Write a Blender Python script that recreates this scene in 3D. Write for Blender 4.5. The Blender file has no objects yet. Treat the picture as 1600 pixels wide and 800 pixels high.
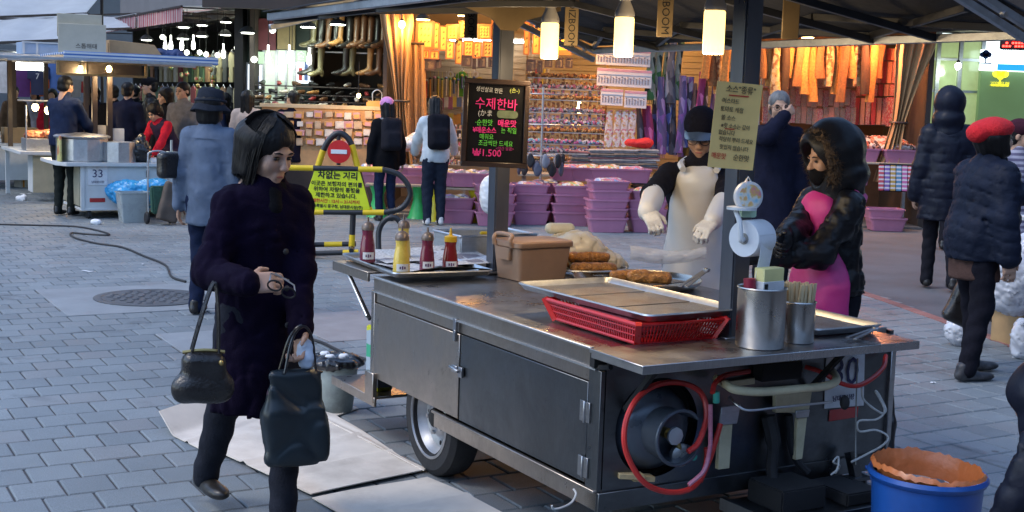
import bpy, bmesh, math, random
import numpy as np
from mathutils import Vector, Matrix, Euler
random.seed(11)
S = bpy.context.scene
COL = S.collection
RAD = math.radians

# ---------------------------------------------------------------- camera
FOC, PITCH, ROLL, EYE = 2000.0, RAD(6.78), RAD(1.83), 1.70
cd = bpy.data.cameras.new('camera')
cam = bpy.data.objects.new('camera', cd)
COL.objects.link(cam)
cd.sensor_width = 36.0
cd.lens = 36.0 * FOC / 1600.0
cd.clip_start, cd.clip_end = 0.05, 500.0
cam.matrix_world = (Matrix.Translation((0, 0, EYE)) @ Matrix.Rotation(math.pi / 2 - PITCH, 4, 'X')
                    @ Matrix.Rotation(ROLL, 4, 'Z'))
S.camera = cam

# ---------------------------------------------------------------- sky, sun, exposure
SUN_EL, SUN_AZ = RAD(52), RAD(-112)          # azimuth from +Y, clockwise: left of the street
w = bpy.data.worlds.new('World')
S.world = w
w.use_nodes = True
nt = w.node_tree
bg = nt.nodes['Background']
sky = nt.nodes.new('ShaderNodeTexSky')
sky.sky_type = 'NISHITA'
sky.sun_disc = False
sky.sun_elevation = SUN_EL
sky.sun_rotation = SUN_AZ
sky.air_density, sky.dust_density, sky.ozone_density = 1.0, 0.6, 1.6
nt.links.new(sky.outputs[0], bg.inputs[0])
bg.inputs[1].default_value = 0.15
sd = bpy.data.lights.new('sun', 'SUN')
sd.energy, sd.angle, sd.color = 0.5, RAD(18), (1.0, 0.94, 0.86)
sun = bpy.data.objects.new('sun', sd)
COL.objects.link(sun)
sv = Vector((math.sin(SUN_AZ) * math.cos(SUN_EL), math.cos(SUN_AZ) * math.cos(SUN_EL), math.sin(SUN_EL)))
sun.rotation_euler = (-sv).to_track_quat('-Z', 'Y').to_euler()
S.view_settings.view_transform = 'Standard'
S.view_settings.look = 'None'
S.view_settings.gamma = 1.0
S.view_settings.use_curve_mapping = False
S.view_settings.exposure = 1.32
S.cycles.max_bounces = 6
S.cycles.diffuse_bounces = 3
S.cycles.glossy_bounces = 3
S.cycles.transmission_bounces = 4
S.cycles.transparent_max_bounces = 6
S.cycles.caustics_reflective = False
S.cycles.caustics_refractive = False
S.cycles.sample_clamp_indirect = 4.0

# ================================================================ helpers: from the plan to coordinates
def ray(px, py):
    x, y = (px - 800) / FOC, -(py - 400) / FOC
    c, s = math.cos(ROLL), math.sin(ROLL)
    xr, yr = x * c - y * s, x * s + y * c
    return Vector((xr, math.cos(PITCH) + yr * math.sin(PITCH), -math.sin(PITCH) + yr * math.cos(PITCH)))
def G(px, py, z=0.0):                       # where a sight line meets the level z
    d = ray(px, py)
    return Vector((0, 0, EYE)) + d * ((z - EYE) / d.z)
def D(px, py, Y):                           # where it meets the vertical plane Y
    d = ray(px, py)
    return Vector((0, 0, EYE)) + d * (Y / d.y)
TH = RAD(29.9)                              # the street runs this much left of the view
UX, VX = Vector((math.cos(TH), math.sin(TH), 0)), Vector((-math.sin(TH), math.cos(TH), 0))
def UV(u, v, z=0.0):
    return UX * u + VX * v + Vector((0, 0, z))
def uvof(p):
    return p.dot(UX), p.dot(VX)

# ================================================================ materials
MATS = {}
def nodes_of(name):
    m = bpy.data.materials.new(name)
    m.use_nodes = True
    t = m.node_tree
    return m, t, t.nodes['Principled BSDF']
def N(t, kind, **kw):
    n = t.nodes.new('ShaderNode' + kind)
    for k, v in kw.items():
        if k[0] == '_':
            setattr(n, k[1:], v)
        else:
            n.inputs[k.replace('_', ' ')].default_value = v
    return n
def mix_rgb(t, a, b, fac, mode='MIX'):
    n = t.nodes.new('ShaderNodeMix')
    n.data_type = 'RGBA'
    n.blend_type = mode
    for sock, val in ((n.inputs[0], fac), (n.inputs[6], a), (n.inputs[7], b)):
        if hasattr(val, 'links'):
            t.links.new(val, sock)
        elif isinstance(val, (int, float)):
            sock.default_value = val
        else:
            sock.default_value = (*val[:3], 1)
    return n.outputs[2]
def ramp(t, src, stops, interp='LINEAR'):
    n = t.nodes.new('ShaderNodeValToRGB')
    n.color_ramp.interpolation = interp
    e = n.color_ramp.elements
    while len(e) < len(stops):
        e.new(0.5)
    for k, (p, c) in enumerate(stops):
        e[k].position = p
        e[k].color = (*c[:3], 1) if not isinstance(c, (int, float)) else (c, c, c, 1)
    t.links.new(src, n.inputs[0])
    return n.outputs[0]
def coords(t, scale=(1, 1, 1), kind='Object', rot=(0, 0, 0)):
    tc = t.nodes.new('ShaderNodeTexCoord')
    mp = t.nodes.new('ShaderNodeMapping')
    mp.inputs['Scale'].default_value = scale
    mp.inputs['Rotation'].default_value = rot
    t.links.new(tc.outputs[kind], mp.inputs[0])
    return mp.outputs[0]
def mat(name, col=(.5, .5, .5), rough=.6, metal=0.0, var=.18, scale=6.0, bump=0.0, bscale=60.0, stretch=(1, 1, 1),
        rnd=0.0, spec=.5, emit=0.0, ecol=None, alpha=1.0, trans=0.0, coat=0.0, sheen=0.0, dirt=0.0, dcol=(.05, .045, .04), rvar=.12):
    if name in MATS:
        return MATS[name]
    m, t, b = nodes_of(name)
    L = t.links.new
    co = coords(t, stretch)
    n1 = N(t, 'TexNoise', Scale=scale, Detail=5.0, Roughness=.6)
    L(co, n1.inputs['Vector'])
    lo = [max(0, c * (1 - var)) for c in col]
    hi = [min(1, c * (1 + var)) for c in col]
    c = ramp(t, n1.outputs['Fac'], [(.3, lo), (.7, hi)])
    if rnd:
        oi = t.nodes.new('ShaderNodeObjectInfo')
        hs = N(t, 'HueSaturation')
        mr = N(t, 'MapRange', **{'To_Min': 1 - rnd, 'To_Max': 1 + rnd})
        L(oi.outputs['Random'], mr.inputs[0])
        L(mr.outputs[0], hs.inputs['Value'])
        L(c, hs.inputs['Color'])
        c = hs.outputs[0]
    if dirt:
        n3 = N(t, 'TexNoise', Scale=scale * .35, Detail=8.0, Roughness=.72)
        L(co, n3.inputs['Vector'])
        f = ramp(t, n3.outputs['Fac'], [(.48, 0.0), (.72, dirt)])
        c = mix_rgb(t, c, dcol, f)
    L(c, b.inputs['Base Color'])
    rr = ramp(t, n1.outputs['Fac'], [(.25, max(.02, rough - rvar)), (.75, min(1, rough + rvar))])
    L(rr, b.inputs['Roughness'])
    b.inputs['Metallic'].default_value = metal
    b.inputs['Specular IOR Level'].default_value = spec
    b.inputs['Coat Weight'].default_value = coat
    b.inputs['Coat Roughness'].default_value = .15
    b.inputs['Sheen Weight'].default_value = sheen
    b.inputs['Transmission Weight'].default_value = trans
    b.inputs['Alpha'].default_value = alpha
    if emit:
        b.inputs['Emission Color'].default_value = (*(ecol or col), 1)
        b.inputs['Emission Strength'].default_value = emit
    if bump:
        n2 = N(t, 'TexNoise', Scale=bscale, Detail=4.0)
        L(co, n2.inputs['Vector'])
        bp = N(t, 'Bump', Strength=bump, Distance=.01)
        L(n2.outputs['Fac'], bp.inputs['Height'])
        L(bp.outputs[0], b.inputs['Normal'])
    MATS[name] = m
    return m
def matpat(name, pal, scale=20.0, stretch=(1, 1, 1), rough=.7, metal=0.0, var=.3, rnd=.0, kind='F1'):
    """cloth print or heaps of small goods: Voronoi cells that take their colour from a palette"""
    if name in MATS:
        return MATS[name]
    m, t, b = nodes_of(name)
    L = t.links.new
    co = coords(t, stretch)
    v = N(t, 'TexVoronoi', Scale=scale)
    L(co, v.inputs['Vector'])
    sp = t.nodes.new('ShaderNodeSeparateColor')
    L(v.outputs['Color'], sp.inputs[0])
    k = len(pal)
    src = sp.outputs[0]
    if rnd:
        oi = t.nodes.new('ShaderNodeObjectInfo')
        ad = N(t, 'Math', _operation='ADD')
        L(src, ad.inputs[0]); L(oi.outputs['Random'], ad.inputs[1])
        fr = N(t, 'Math', _operation='FRACT')
        L(ad.outputs[0], fr.inputs[0])
        src = fr.outputs[0]
    c = ramp(t, src, [(i / k, p) for i, p in enumerate(pal)], 'CONSTANT')
    n1 = N(t, 'TexNoise', Scale=scale * 1.7, Detail=3.0)
    L(co, n1.inputs['Vector'])
    f = ramp(t, n1.outputs['Fac'], [(.3, 1 - var), (.7, 1.0)])
    c = mix_rgb(t, c, f, 1.0, 'MULTIPLY')
    L(c, b.inputs['Base Color'])
    b.inputs['Roughness'].default_value = rough
    b.inputs['Metallic'].default_value = metal
    bp = N(t, 'Bump', Strength=.35, Distance=.01)
    L(v.outputs['Distance'], bp.inputs['Height'])
    L(bp.outputs[0], b.inputs['Normal'])
    MATS[name] = m
    return m
def matstripe(name, c1, c2, freq, axis=0, rough=.8, thresh=.5, trans=0.0):
    if name in MATS:
        return MATS[name]
    m, t, b = nodes_of(name)
    L = t.links.new
    co = coords(t)
    sx = t.nodes.new('ShaderNodeSeparateXYZ')
    L(co, sx.inputs[0])
    mu = N(t, 'Math', _operation='MULTIPLY')
    mu.inputs[1].default_value = freq
    L(sx.outputs[axis], mu.inputs[0])
    fr = N(t, 'Math', _operation='FRACT')
    L(mu.outputs[0], fr.inputs[0])
    c = ramp(t, fr.outputs[0], [(0, c1), (thresh, c2)], 'CONSTANT')
    n1 = N(t, 'TexNoise', Scale=3.0, Detail=5.0)
    L(co, n1.inputs['Vector'])
    f = ramp(t, n1.outputs['Fac'], [(.3, .8), (.7, 1.0)])
    c = mix_rgb(t, c, f, 1.0, 'MULTIPLY')
    L(c, b.inputs['Base Color'])
    b.inputs['Roughness'].default_value = rough
    b.inputs['Transmission Weight'].default_value = trans
    MATS[name] = m
    return m
def steel(name, col=(.42, .42, .42), rough=.3, stretch=(1, 1, 30), dirt=.35, dcol=(.10, .09, .08), metal=1.0):
    """brushed, handled sheet steel: streaks along one axis, grease and smears"""
    if name in MATS:
        return MATS[name]
    m, t, b = nodes_of(name)
    L = t.links.new
    co = coords(t, stretch)
    n1 = N(t, 'TexNoise', Scale=9.0, Detail=6.0, Roughness=.7)
    L(co, n1.inputs['Vector'])
    co2 = coords(t)
    n2 = N(t, 'TexNoise', Scale=3.2, Detail=8.0, Roughness=.68, Distortion=.6)
    L(co2, n2.inputs['Vector'])
    c = ramp(t, n1.outputs['Fac'], [(.3, [x * .86 for x in col]), (.7, [min(1, x * 1.1) for x in col])])
    f = ramp(t, n2.outputs['Fac'], [(.42, 0.0), (.75, dirt)])
    c = mix_rgb(t, c, dcol, f)
    n4 = N(t, 'TexNoise', Scale=7.0, Detail=9.0, Roughness=.8)  # spatter and scuffs
    L(co2, n4.inputs['Vector'])
    c = mix_rgb(t, c, [x * .35 for x in dcol], ramp(t, n4.outputs['Fac'], [(.60, 0.0), (.68, dirt)]))
    L(c, b.inputs['Base Color'])
    b.inputs['Metallic'].default_value = metal
    r = ramp(t, n2.outputs['Fac'], [(.3, max(.03, rough - .08)), (.7, rough + .2)])
    L(r, b.inputs['Roughness'])
    bp = N(t, 'Bump', Strength=.08, Distance=.004)
    L(n1.outputs['Fac'], bp.inputs['Height'])
    n3 = N(t, 'TexNoise', Scale=4.5, Detail=2.0)                # shallow dents
    L(co2, n3.inputs['Vector'])
    b2 = N(t, 'Bump', Strength=.30, Distance=.02)
    L(n3.outputs['Fac'], b2.inputs['Height']); L(bp.outputs[0], b2.inputs['Normal'])
    L(b2.outputs[0], b.inputs['Normal'])
    MATS[name] = m
    return m

# ================================================================ mesh building
class MB:
    def __init__(s):
        s.v, s.f = [], []
    def add(s, vs, fs, M=None):
        o = len(s.v)
        s.v += [tuple(M @ Vector(p)) for p in vs] if M is not None else [tuple(p) for p in vs]
        s.f += [tuple(i + o for i in f) for f in fs]
        return s
    def box(s, c, d, M=None, taper=1.0):
        x, y, z = d[0] / 2, d[1] / 2, d[2] / 2
        vs = []
        for sz in (-1, 1):
            k = taper if sz < 0 else 1.0
            for sx, sy in ((-1, -1), (1, -1), (1, 1), (-1, 1)):
                vs.append((c[0] + sx * x * k, c[1] + sy * y * k, c[2] + sz * z))
        return s.add(vs, [(3, 2, 1, 0), (4, 5, 6, 7), (0, 1, 5, 4), (1, 2, 6, 5), (2, 3, 7, 6), (3, 0, 4, 7)], M)
    def bar(s, a, b, w=.03, h=.03, up=(0, 0, 1)):
        a, b = Vector(a), Vector(b)
        d = (b - a)
        L = d.length
        if L < 1e-6:
            return s
        d.normalize()
        r = d.cross(Vector(up))
        if r.length < 1e-4:
            r = d.cross(Vector((0, 1, 0)))
        r.normalize()
        q = r.cross(d)
        M = Matrix((r, d, q)).transposed().to_4x4()
        M.translation = (a + b) / 2
        return s.box((0, 0, 0), (w, L, h), M)
    def tube(s, pts, r, n=8, closed=False, caps=True):
        pts = [Vector(p) for p in pts]
        k = len(pts)
        rs = r if isinstance(r, (list, tuple)) else [r] * k
        vs, fs = [], []
        prev = None
        for i, p in enumerate(pts):
            if closed:
                d = pts[(i + 1) % k] - pts[i - 1]
            else:
                d = pts[min(i + 1, k - 1)] - pts[max(i - 1, 0)]
            d.normalize()
            if prev is None:
                a = d.cross(Vector((0, 0, 1)))
                if a.length < 1e-3:
                    a = d.cross(Vector((1, 0, 0)))
            else:
                a = prev - d * prev.dot(d)
            a.normalize()
            prev = a
            b = d.cross(a)
            for j in range(n):
                t = 2 * math.pi * j / n
                vs.append(p + (a * math.cos(t) + b * math.sin(t)) * rs[i])
        for i in range(k if closed else k - 1):
            for j in range(n):
                i2 = (i + 1) % k
                fs.append((i * n + j, i * n + (j + 1) % n, i2 * n + (j + 1) % n, i2 * n + j))
        if caps and not closed:
            fs.append(tuple(range(n))[::-1])
            fs.append(tuple((k - 1) * n + j for j in range(n)))
        return s.add(vs, fs)
    def cyl(s, a, b, r, r2=None, n=16):
        return s.tube([a, b], [r, r if r2 is None else r2], n)
    def lathe(s, prof, n=24, M=None, sx=1.0, sy=1.0, caps=True):
        vs, fs = [], []
        for r, z in prof:
            for j in range(n):
                t = 2 * math.pi * j / n
                vs.append((r * sx * math.cos(t), r * sy * math.sin(t), z))
        for i in range(len(prof) - 1):
            for j in range(n):
                fs.append((i * n + j, i * n + (j + 1) % n, (i + 1) * n + (j + 1) % n, (i + 1) * n + j))
        if caps and prof[0][0] > 1e-5:
            fs.append(tuple(range(n))[::-1])
        if caps and prof[-1][0] > 1e-5:
            fs.append(tuple((len(prof) - 1) * n + j for j in range(n)))
        return s.add(vs, fs, M)
    def prism(s, pts, h, M=None):              # outline in xy, pushed along z
        n = len(pts)
        vs = [(x, y, 0) for x, y in pts] + [(x, y, h) for x, y in pts]
        fs = [tuple(range(n))[::-1], tuple(range(n, 2 * n))]
        fs += [(i, (i + 1) % n, n + (i + 1) % n, n + i) for i in range(n)]
        return s.add(vs, fs, M)
    def grid(s, fn, nu, nv, M=None, thick=0.0):
        vs = [fn(i / nu, j / nv) for j in range(nv + 1) for i in range(nu + 1)]
        fs = [(j * (nu + 1) + i, j * (nu + 1) + i + 1, (j + 1) * (nu + 1) + i + 1, (j + 1) * (nu + 1) + i) for j in range(nv) for i in range(nu)]
        return s.add(vs, fs, M)
    def sphere(s, c, r, n=12, m=8, sc=(1, 1, 1)):
        prof = [(max(1e-6, r * math.sin(math.pi * i / m)), -r * math.cos(math.pi * i / m)) for i in range(m + 1)]
        M = Matrix.Translation(c) @ Matrix.Diagonal((*sc, 1))
        return s.lathe(prof, n, M)
    def mesh(s, name, smooth=40, bevel=0.0, solid=0.0):
        me = bpy.data.meshes.new(name)
        me.from_pydata(s.v, [], s.f)
        if bevel or solid:
            bm = bmesh.new()
            bm.from_mesh(me)
            if solid:
                bmesh.ops.solidify(bm, geom=bm.faces[:], thickness=solid)
            if bevel:
                es = [e for e in bm.edges if len(e.link_faces) == 2 and e.calc_face_angle(0) > .5]
                bmesh.ops.bevel(bm, geom=es, offset=bevel, segments=2 if bevel > .004 else 1, affect='EDGES', clamp_overlap=True)
            bm.to_mesh(me)
            bm.free()
        me.update()
        if smooth:
            me.shade_smooth()
            me.set_sharp_from_angle(angle=RAD(smooth))
        return me
    def build(s, name, m, parent=None, smooth=40, bevel=0.0, solid=0.0, loc=None, rot=None):
        return link(name, s.mesh(name, smooth, bevel, solid), m, parent, loc, rot)
def link(name, me, m=None, parent=None, loc=None, rot=None, scale=None):
    o = bpy.data.objects.new(name, me)
    COL.objects.link(o)
    if m is not None and me is not None and not me.materials:
        me.materials.append(m)
    if parent is not None:
        o.parent = parent
    if loc is not None:
        o.location = loc
    if rot is not None:
        o.rotation_euler = rot
    if scale is not None:
        o.scale = scale
    return o
def tag(o, label=None, cat=None, group=None, kind=None):
    for k, v in (('label', label), ('category', cat), ('group', group), ('kind', kind)):
        if v:
            o[k] = v
    return o
def thing(name, label, cat, loc=(0, 0, 0), rz=0.0, group=None):
    o = bpy.data.objects.new(name, None)
    COL.objects.link(o)
    o.empty_display_size = .1
    o.location = loc
    o.rotation_euler = (0, 0, rz)
    return tag(o, label, cat, group)
def copy_tree(o, parent=None):
    c = o.copy()
    COL.objects.link(c)
    c.parent = parent
    for ch in o.children:
        copy_tree(ch, c)
    return c
def bx(name, c, d, m, parent=None, bevel=0.0, taper=1.0, M=None):
    return MB().box(c, d, M, taper).build(name, m, parent, bevel=bevel)
def spline(pts, n=8, closed=False):
    P = [Vector(p) for p in pts]
    k = len(P)
    out = []
    for i in range(k if closed else k - 1):
        p1, p2 = P[i], P[(i + 1) % k]
        p0 = P[i - 1] if (i > 0 or closed) else p1 * 2 - p2
        p3 = P[(i + 2) % k] if (i + 2 < k or closed) else p2 * 2 - p1
        for j in range(n):
            t = j / n
            out.append(.5 * ((2 * p1) + (p2 - p0) * t + (2 * p0 - 5 * p1 + 4 * p2 - p3) * t * t + (3 * p1 - p0 - 3 * p2 + p3) * t ** 3))
    if not closed:
        out.append(P[-1])
    return out
def rrect(w, h, r, n=4):
    pts = []
    for cx, cy, a0 in ((w / 2 - r, h / 2 - r, 0), (-w / 2 + r, h / 2 - r, 90), (-w / 2 + r, -h / 2 + r, 180), (w / 2 - r, -h / 2 + r, 270)):
        for i in range(n + 1):
            a = RAD(a0 + 90 * i / n)
            pts.append((cx + r * math.cos(a), cy + r * math.sin(a)))
    return pts
def text(s, size, m, parent, M, name='lettering', extrude=.0006, align='CENTER', sx=1.0, space=1.0, bold=0.0):
    cu = bpy.data.curves.new(name, 'FONT')
    cu.body = s
    cu.size = size
    cu.align_x = align
    cu.align_y = 'CENTER'
    cu.extrude = extrude
    cu.offset = bold
    cu.space_character = space
    cu.resolution_u = 2
    o = bpy.data.objects.new(name, cu)
    COL.objects.link(o)
    dg = bpy.context.evaluated_depsgraph_get()
    me = bpy.data.meshes.new_from_object(o.evaluated_get(dg))
    bpy.data.objects.remove(o)
    bpy.data.curves.remove(cu)
    me.materials.clear()
    me.transform(M @ Matrix.Diagonal((sx, 1, 1, 1)))
    me.name = name
    return link(name, me, m, parent)
def facing(loc, yaw=0.0, pitch=0.0, roll=0.0):
    """frame whose xy plane stands upright and faces -Y when yaw is 0"""
    return Matrix.Translation(loc) @ Matrix.Rotation(yaw, 4, 'Z') @ Matrix.Rotation(math.pi / 2 + pitch, 4, 'X') @ Matrix.Rotation(roll, 4, 'Z')
ORD = ['first', 'second', 'third', 'fourth', 'fifth', 'sixth', 'seventh', 'eighth', 'ninth', 'tenth', 'eleventh', 'twelfth',
       'thirteenth', 'fourteenth', 'fifteenth', 'sixteenth', 'seventeenth', 'eighteenth', 'nineteenth', 'twentieth']
def ordn(i):
    if i < 20:
        return ORD[i]
    n = i + 1
    return {2: 'twenty', 3: 'thirty', 4: 'forty'}[n // 10] + ('-' + ORD[n % 10 - 1] if n % 10 else 'th')

# ================================================================ soft bodies: signed distances turned into one skin
def surf_nets(Dv, org, h):
    S_ = Dv < 0
    nx, ny, nz = Dv.shape
    cor = [(i, j, k) for i in (0, 1) for j in (0, 1) for k in (0, 1)]
    sl = lambda A, c: A[c[0]:nx - 1 + c[0], c[1]:ny - 1 + c[1], c[2]:nz - 1 + c[2]]
    cnt = sum(sl(S_, c).astype(np.int8) for c in cor)
    act = (cnt > 0) & (cnt < 8)
    ids = np.full(act.shape, -1, np.int64)
    ijk = np.argwhere(act)
    n = len(ijk)
    if n == 0:
        return np.zeros((0, 3)), np.zeros((0, 4), int)
    ids[act] = np.arange(n)
    vals = {c: Dv[ijk[:, 0] + c[0], ijk[:, 1] + c[1], ijk[:, 2] + c[2]] for c in cor}
    acc = np.zeros((n, 3))
    num = np.zeros(n)
    for a in cor:
        for ax in range(3):
            if a[ax] == 0:
                b = list(a); b[ax] = 1; b = tuple(b)
                da, db = vals[a], vals[b]
                mk = (da < 0) != (db < 0)
                t = np.where(mk, da / np.where(mk, da - db, 1), 0)
                p = np.array(a, float)[None, :].repeat(n, 0)
                p[:, ax] = t
                acc += p * mk[:, None]
                num += mk
    V = (ijk + acc / num[:, None]) * h + np.array(org)
    F = []
    for ax in range(3):
        o1, o2 = [(1, 2), (2, 0), (0, 1)][ax]
        sA = [slice(1, -1)] * 3; sA[ax] = slice(0, -1)
        sB = [slice(1, -1)] * 3; sB[ax] = slice(1, None)
        A, B = S_[tuple(sA)], S_[tuple(sB)]
        for flip, mk in ((False, A & ~B), (True, ~A & B)):
            e = np.argwhere(mk)
            if not len(e):
                continue
            e = e + 1
            e[:, ax] -= 1
            def cid(d1, d2):
                q = e.copy()
                q[:, o1] -= d1
                q[:, o2] -= d2
                return ids[q[:, 0], q[:, 1], q[:, 2]]
            quad = np.stack([cid(1, 1), cid(0, 1), cid(0, 0), cid(1, 0)], 1)
            F.append(quad[:, ::-1] if flip else quad)
    return V, np.concatenate(F) if F else np.zeros((0, 4), int)
def noise3(P, f, seed=0):
    r = np.random.default_rng(seed)
    out = np.zeros(P.shape[:-1], np.float32)
    for k in range(6):
        w_ = r.normal(size=3) * f * (0.6 + .25 * k)
        out += np.sin(P @ w_.astype(np.float32) + r.uniform(0, 6.28)) / (1 + .3 * k)
    return out / 3.2
class SDF:
    """list of soft primitives; mesh(res) walks their blended surface"""
    def __init__(s, k=.03):
        s.p, s.k, s.cuts, s.disp = [], k, [], None
    def cap(s, a, b, ra, rb=None, sq=None, k=None):      # tapered limb; sq = (axis, factor) flattens the section along an axis
        s.p.append(('c', np.array(a, np.float32), np.array(b, np.float32), ra, ra if rb is None else rb, sq, k)); return s
    def ell(s, c, r, R=None, k=None):
        s.p.append(('e', np.array(c, np.float32), np.array(r, np.float32), None if R is None else np.array(R, np.float32), None, None, k)); return s
    def box(s, c, r, R=None, rd=.01, k=None):
        s.p.append(('b', np.array(c, np.float32), np.array(r, np.float32), None if R is None else np.array(R, np.float32), rd, None, k)); return s
    def cut(s, kind, c, r, R=None, k=.01, rd=.01):
        s.cuts.append((kind, np.array(c, np.float32), np.array(r, np.float32), None if R is None else np.array(R, np.float32), rd, None, k)); return s
    def ev(s, P, q):
        if q[0] == 'c':
            a, b, ra, rb, sq = q[1:6]
            if sq is not None:
                ax = np.array(sq[0], np.float32)
                def tr(x):
                    return x + (x - a) @ ax[:, None] * ax * (1 / sq[1] - 1)
                P = tr(P); b = tr(b[None])[0]
            ab = b - a
            t = np.clip(((P - a) @ ab) / max(1e-9, float(ab @ ab)), 0, 1)
            d = np.linalg.norm(P - a - t[..., None] * ab, axis=-1) - (ra + (rb - ra) * t)
            return d * (min(1, sq[1]) if sq is not None else 1)
        c, r, R = q[1:4]
        X = P - c
        if R is not None:
            X = X @ R
        if q[0] == 'e':
            k0 = np.linalg.norm(X / r, axis=-1)
            k1 = np.linalg.norm(X / (r * r), axis=-1)
            return k0 * (k0 - 1) / np.maximum(k1, 1e-6)
        if q[0] == 'b':
            Q = np.abs(X) - (r - q[4])
            return np.linalg.norm(np.maximum(Q, 0), axis=-1) + np.minimum(Q.max(-1), 0) - q[4]
    def field(s, P):
        d = None
        for q in s.p:
            e = s.ev(P, q)
            if d is None:
                d = e
            else:
                k = q[6] or s.k
                h = np.clip(.5 + .5 * (e - d) / k, 0, 1)
                d = e + (d - e) * h - k * h * (1 - h)
        for q in s.cuts:
            e = -s.ev(P, q)
            k = q[6]
            h = np.clip(.5 - .5 * (e - d) / k, 0, 1)
            d = e + (d - e) * h + k * h * (1 - h)
        if s.disp:
            d = d + s.disp(P)
        return d
    def mesh(s, res, pad=.05):
        lo = np.full(3, 1e9); hi = -lo
        for q in s.p:
            if q[0] == 'c':
                R = max(q[3], q[4])
                for e in (q[1], q[2]):
                    lo = np.minimum(lo, e - R); hi = np.maximum(hi, e + R)
            else:
                R = float(max(q[2])) if q[3] is not None else q[2]
                if q[3] is not None and q[0] == 'b':
                    R = float(np.linalg.norm(q[2]))
                lo = np.minimum(lo, q[1] - R); hi = np.maximum(hi, q[1] + R)
        lo -= pad; hi += pad
        ax = [np.arange(lo[i], hi[i] + res, res, dtype=np.float32) for i in range(3)]
        n = [len(a) for a in ax]
        Dv = np.empty(n, np.float32)
        step = max(1, 400000 // (n[1] * n[2]))
        for i in range(0, n[0], step):
            P = np.stack(np.meshgrid(ax[0][i:i + step], ax[1], ax[2], indexing='ij'), -1)
            Dv[i:i + step] = s.field(P)
        return surf_nets(Dv, lo, res)
    def build(s, name, m, parent=None, res=.012, smooth_it=1, **kw):
        V, F = s.mesh(res)
        return skin_obj(name, [(V, F)], m, parent, **kw)
def join_vf(parts):
    Vs, Fs, o = [], [], 0
    for V, F in parts:
        Vs.append(V); Fs.append(F + o); o += len(V)
    return np.concatenate(Vs), np.concatenate(Fs)
def vf_mesh(name, V, F):
    me = bpy.data.meshes.new(name)
    me.from_pydata(V.tolist(), [], F.tolist())
    me.update()
    me.shade_smooth()
    return me
def skin_obj(name, parts, m, parent=None, loc=None, rot=None):
    return link(name, vf_mesh(name, *join_vf(parts)), m, parent, loc, rot)
def xf(vf, M):
    V, F = vf
    A = np.array(M)
    return V @ A[:3, :3].T + A[:3, 3], F

# ================================================================ the setting: ground, pavers, asphalt
def ground_mat():
    m, t, b = nodes_of('mortar')
    L = t.links.new
    co = coords(t)
    n = N(t, 'TexNoise', Scale=1.2, Detail=8.0, Roughness=.7)
    L(co, n.inputs['Vector'])
    L(ramp(t, n.outputs['Fac'], [(.3, (.055, .055, .06)), (.7, (.10, .10, .105))]), b.inputs['Base Color'])
    b.inputs['Roughness'].default_value = .9
    return m
def paver_mat():
    m, t, b = nodes_of('paver_stone')
    L = t.links.new
    geo = t.nodes.new('ShaderNodeNewGeometry')
    oi = t.nodes.new('ShaderNodeObjectInfo')
    ad = N(t, 'Math', _operation='ADD')
    L(geo.outputs['Random Per Island'], ad.inputs[0]); L(oi.outputs['Random'], ad.inputs[1])
    fr = N(t, 'Math', _operation='FRACT')
    L(ad.outputs[0], fr.inputs[0])
    base = ramp(t, fr.outputs[0], [(0, (.195, .225, .245)), (.45, (.225, .258, .278)), (.85, (.25, .283, .302)), (1, (.235, .245, .255))])
    n1 = N(t, 'TexNoise', Scale=.55, Detail=9.0, Roughness=.65)
    L(geo.outputs['Position'], n1.inputs['Vector'])
    c = mix_rgb(t, base, ramp(t, n1.outputs['Fac'], [(.3, .62), (.7, 1.08)]), 1.0, 'MULTIPLY')
    n2 = N(t, 'TexNoise', Scale=210.0, Detail=3.0)
    L(geo.outputs['Position'], n2.inputs['Vector'])
    c = mix_rgb(t, c, ramp(t, n2.outputs['Fac'], [(.3, .72), (.7, 1.2)]), 1.0, 'MULTIPLY')
    n3 = N(t, 'TexNoise', Scale=6.0, Detail=10.0, Roughness=.75)
    L(geo.outputs['Position'], n3.inputs['Vector'])
    c = mix_rgb(t, c, (.42, .43, .44), ramp(t, n3.outputs['Fac'], [(.64, 0.0), (.76, .6)]))
    c = mix_rgb(t, c, (.05, .05, .055), ramp(t, n3.outputs['Fac'], [(.24, .6), (.36, 0.0)]))
    vg = N(t, 'TexVoronoi', Scale=2.6)                          # trodden gum and drips
    L(geo.outputs['Position'], vg.inputs['Vector'])
    c = mix_rgb(t, c, (.07, .07, .075), ramp(t, vg.outputs['Distance'], [(.045, .75), (.06, 0.0)]))
    n5 = N(t, 'TexNoise', Scale=1.7, Detail=7.0, Roughness=.6, Distortion=1.2)
    L(geo.outputs['Position'], n5.inputs['Vector'])
    c = mix_rgb(t, c, (.06, .065, .075), ramp(t, n5.outputs['Fac'], [(.58, 0.0), (.70, .55)]))
    L(c, b.inputs['Base Color'])
    L(ramp(t, n1.outputs['Fac'], [(.3, .5), (.7, .8)]), b.inputs['Roughness'])
    bp = N(t, 'Bump', Strength=.35, Distance=.004)
    L(n2.outputs['Fac'], bp.inputs['Height'])
    L(bp.outputs[0], b.inputs['Normal'])
    return m
MORTAR, PAVER = ground_mat(), paver_mat()
ASPHALT = mat('asphalt', (.115, .112, .122), .85, var=.25, scale=1.5, bump=.4, bscale=260, dirt=.4, dcol=(.07, .068, .07))
CONC = mat('concrete_slab', (.25, .27, .285), .75, var=.15, scale=3, bump=.25, bscale=180, dirt=.4, dcol=(.13, .13, .14))
PINKC = mat('pinkish_slab', (.28, .255, .25), .8, var=.15, scale=5, bump=.25, bscale=160, dirt=.35, dcol=(.15, .15, .16))
ground = MB().box((0, 40, -.26), (240, 240, .5)).build('ground', MORTAR)
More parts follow.
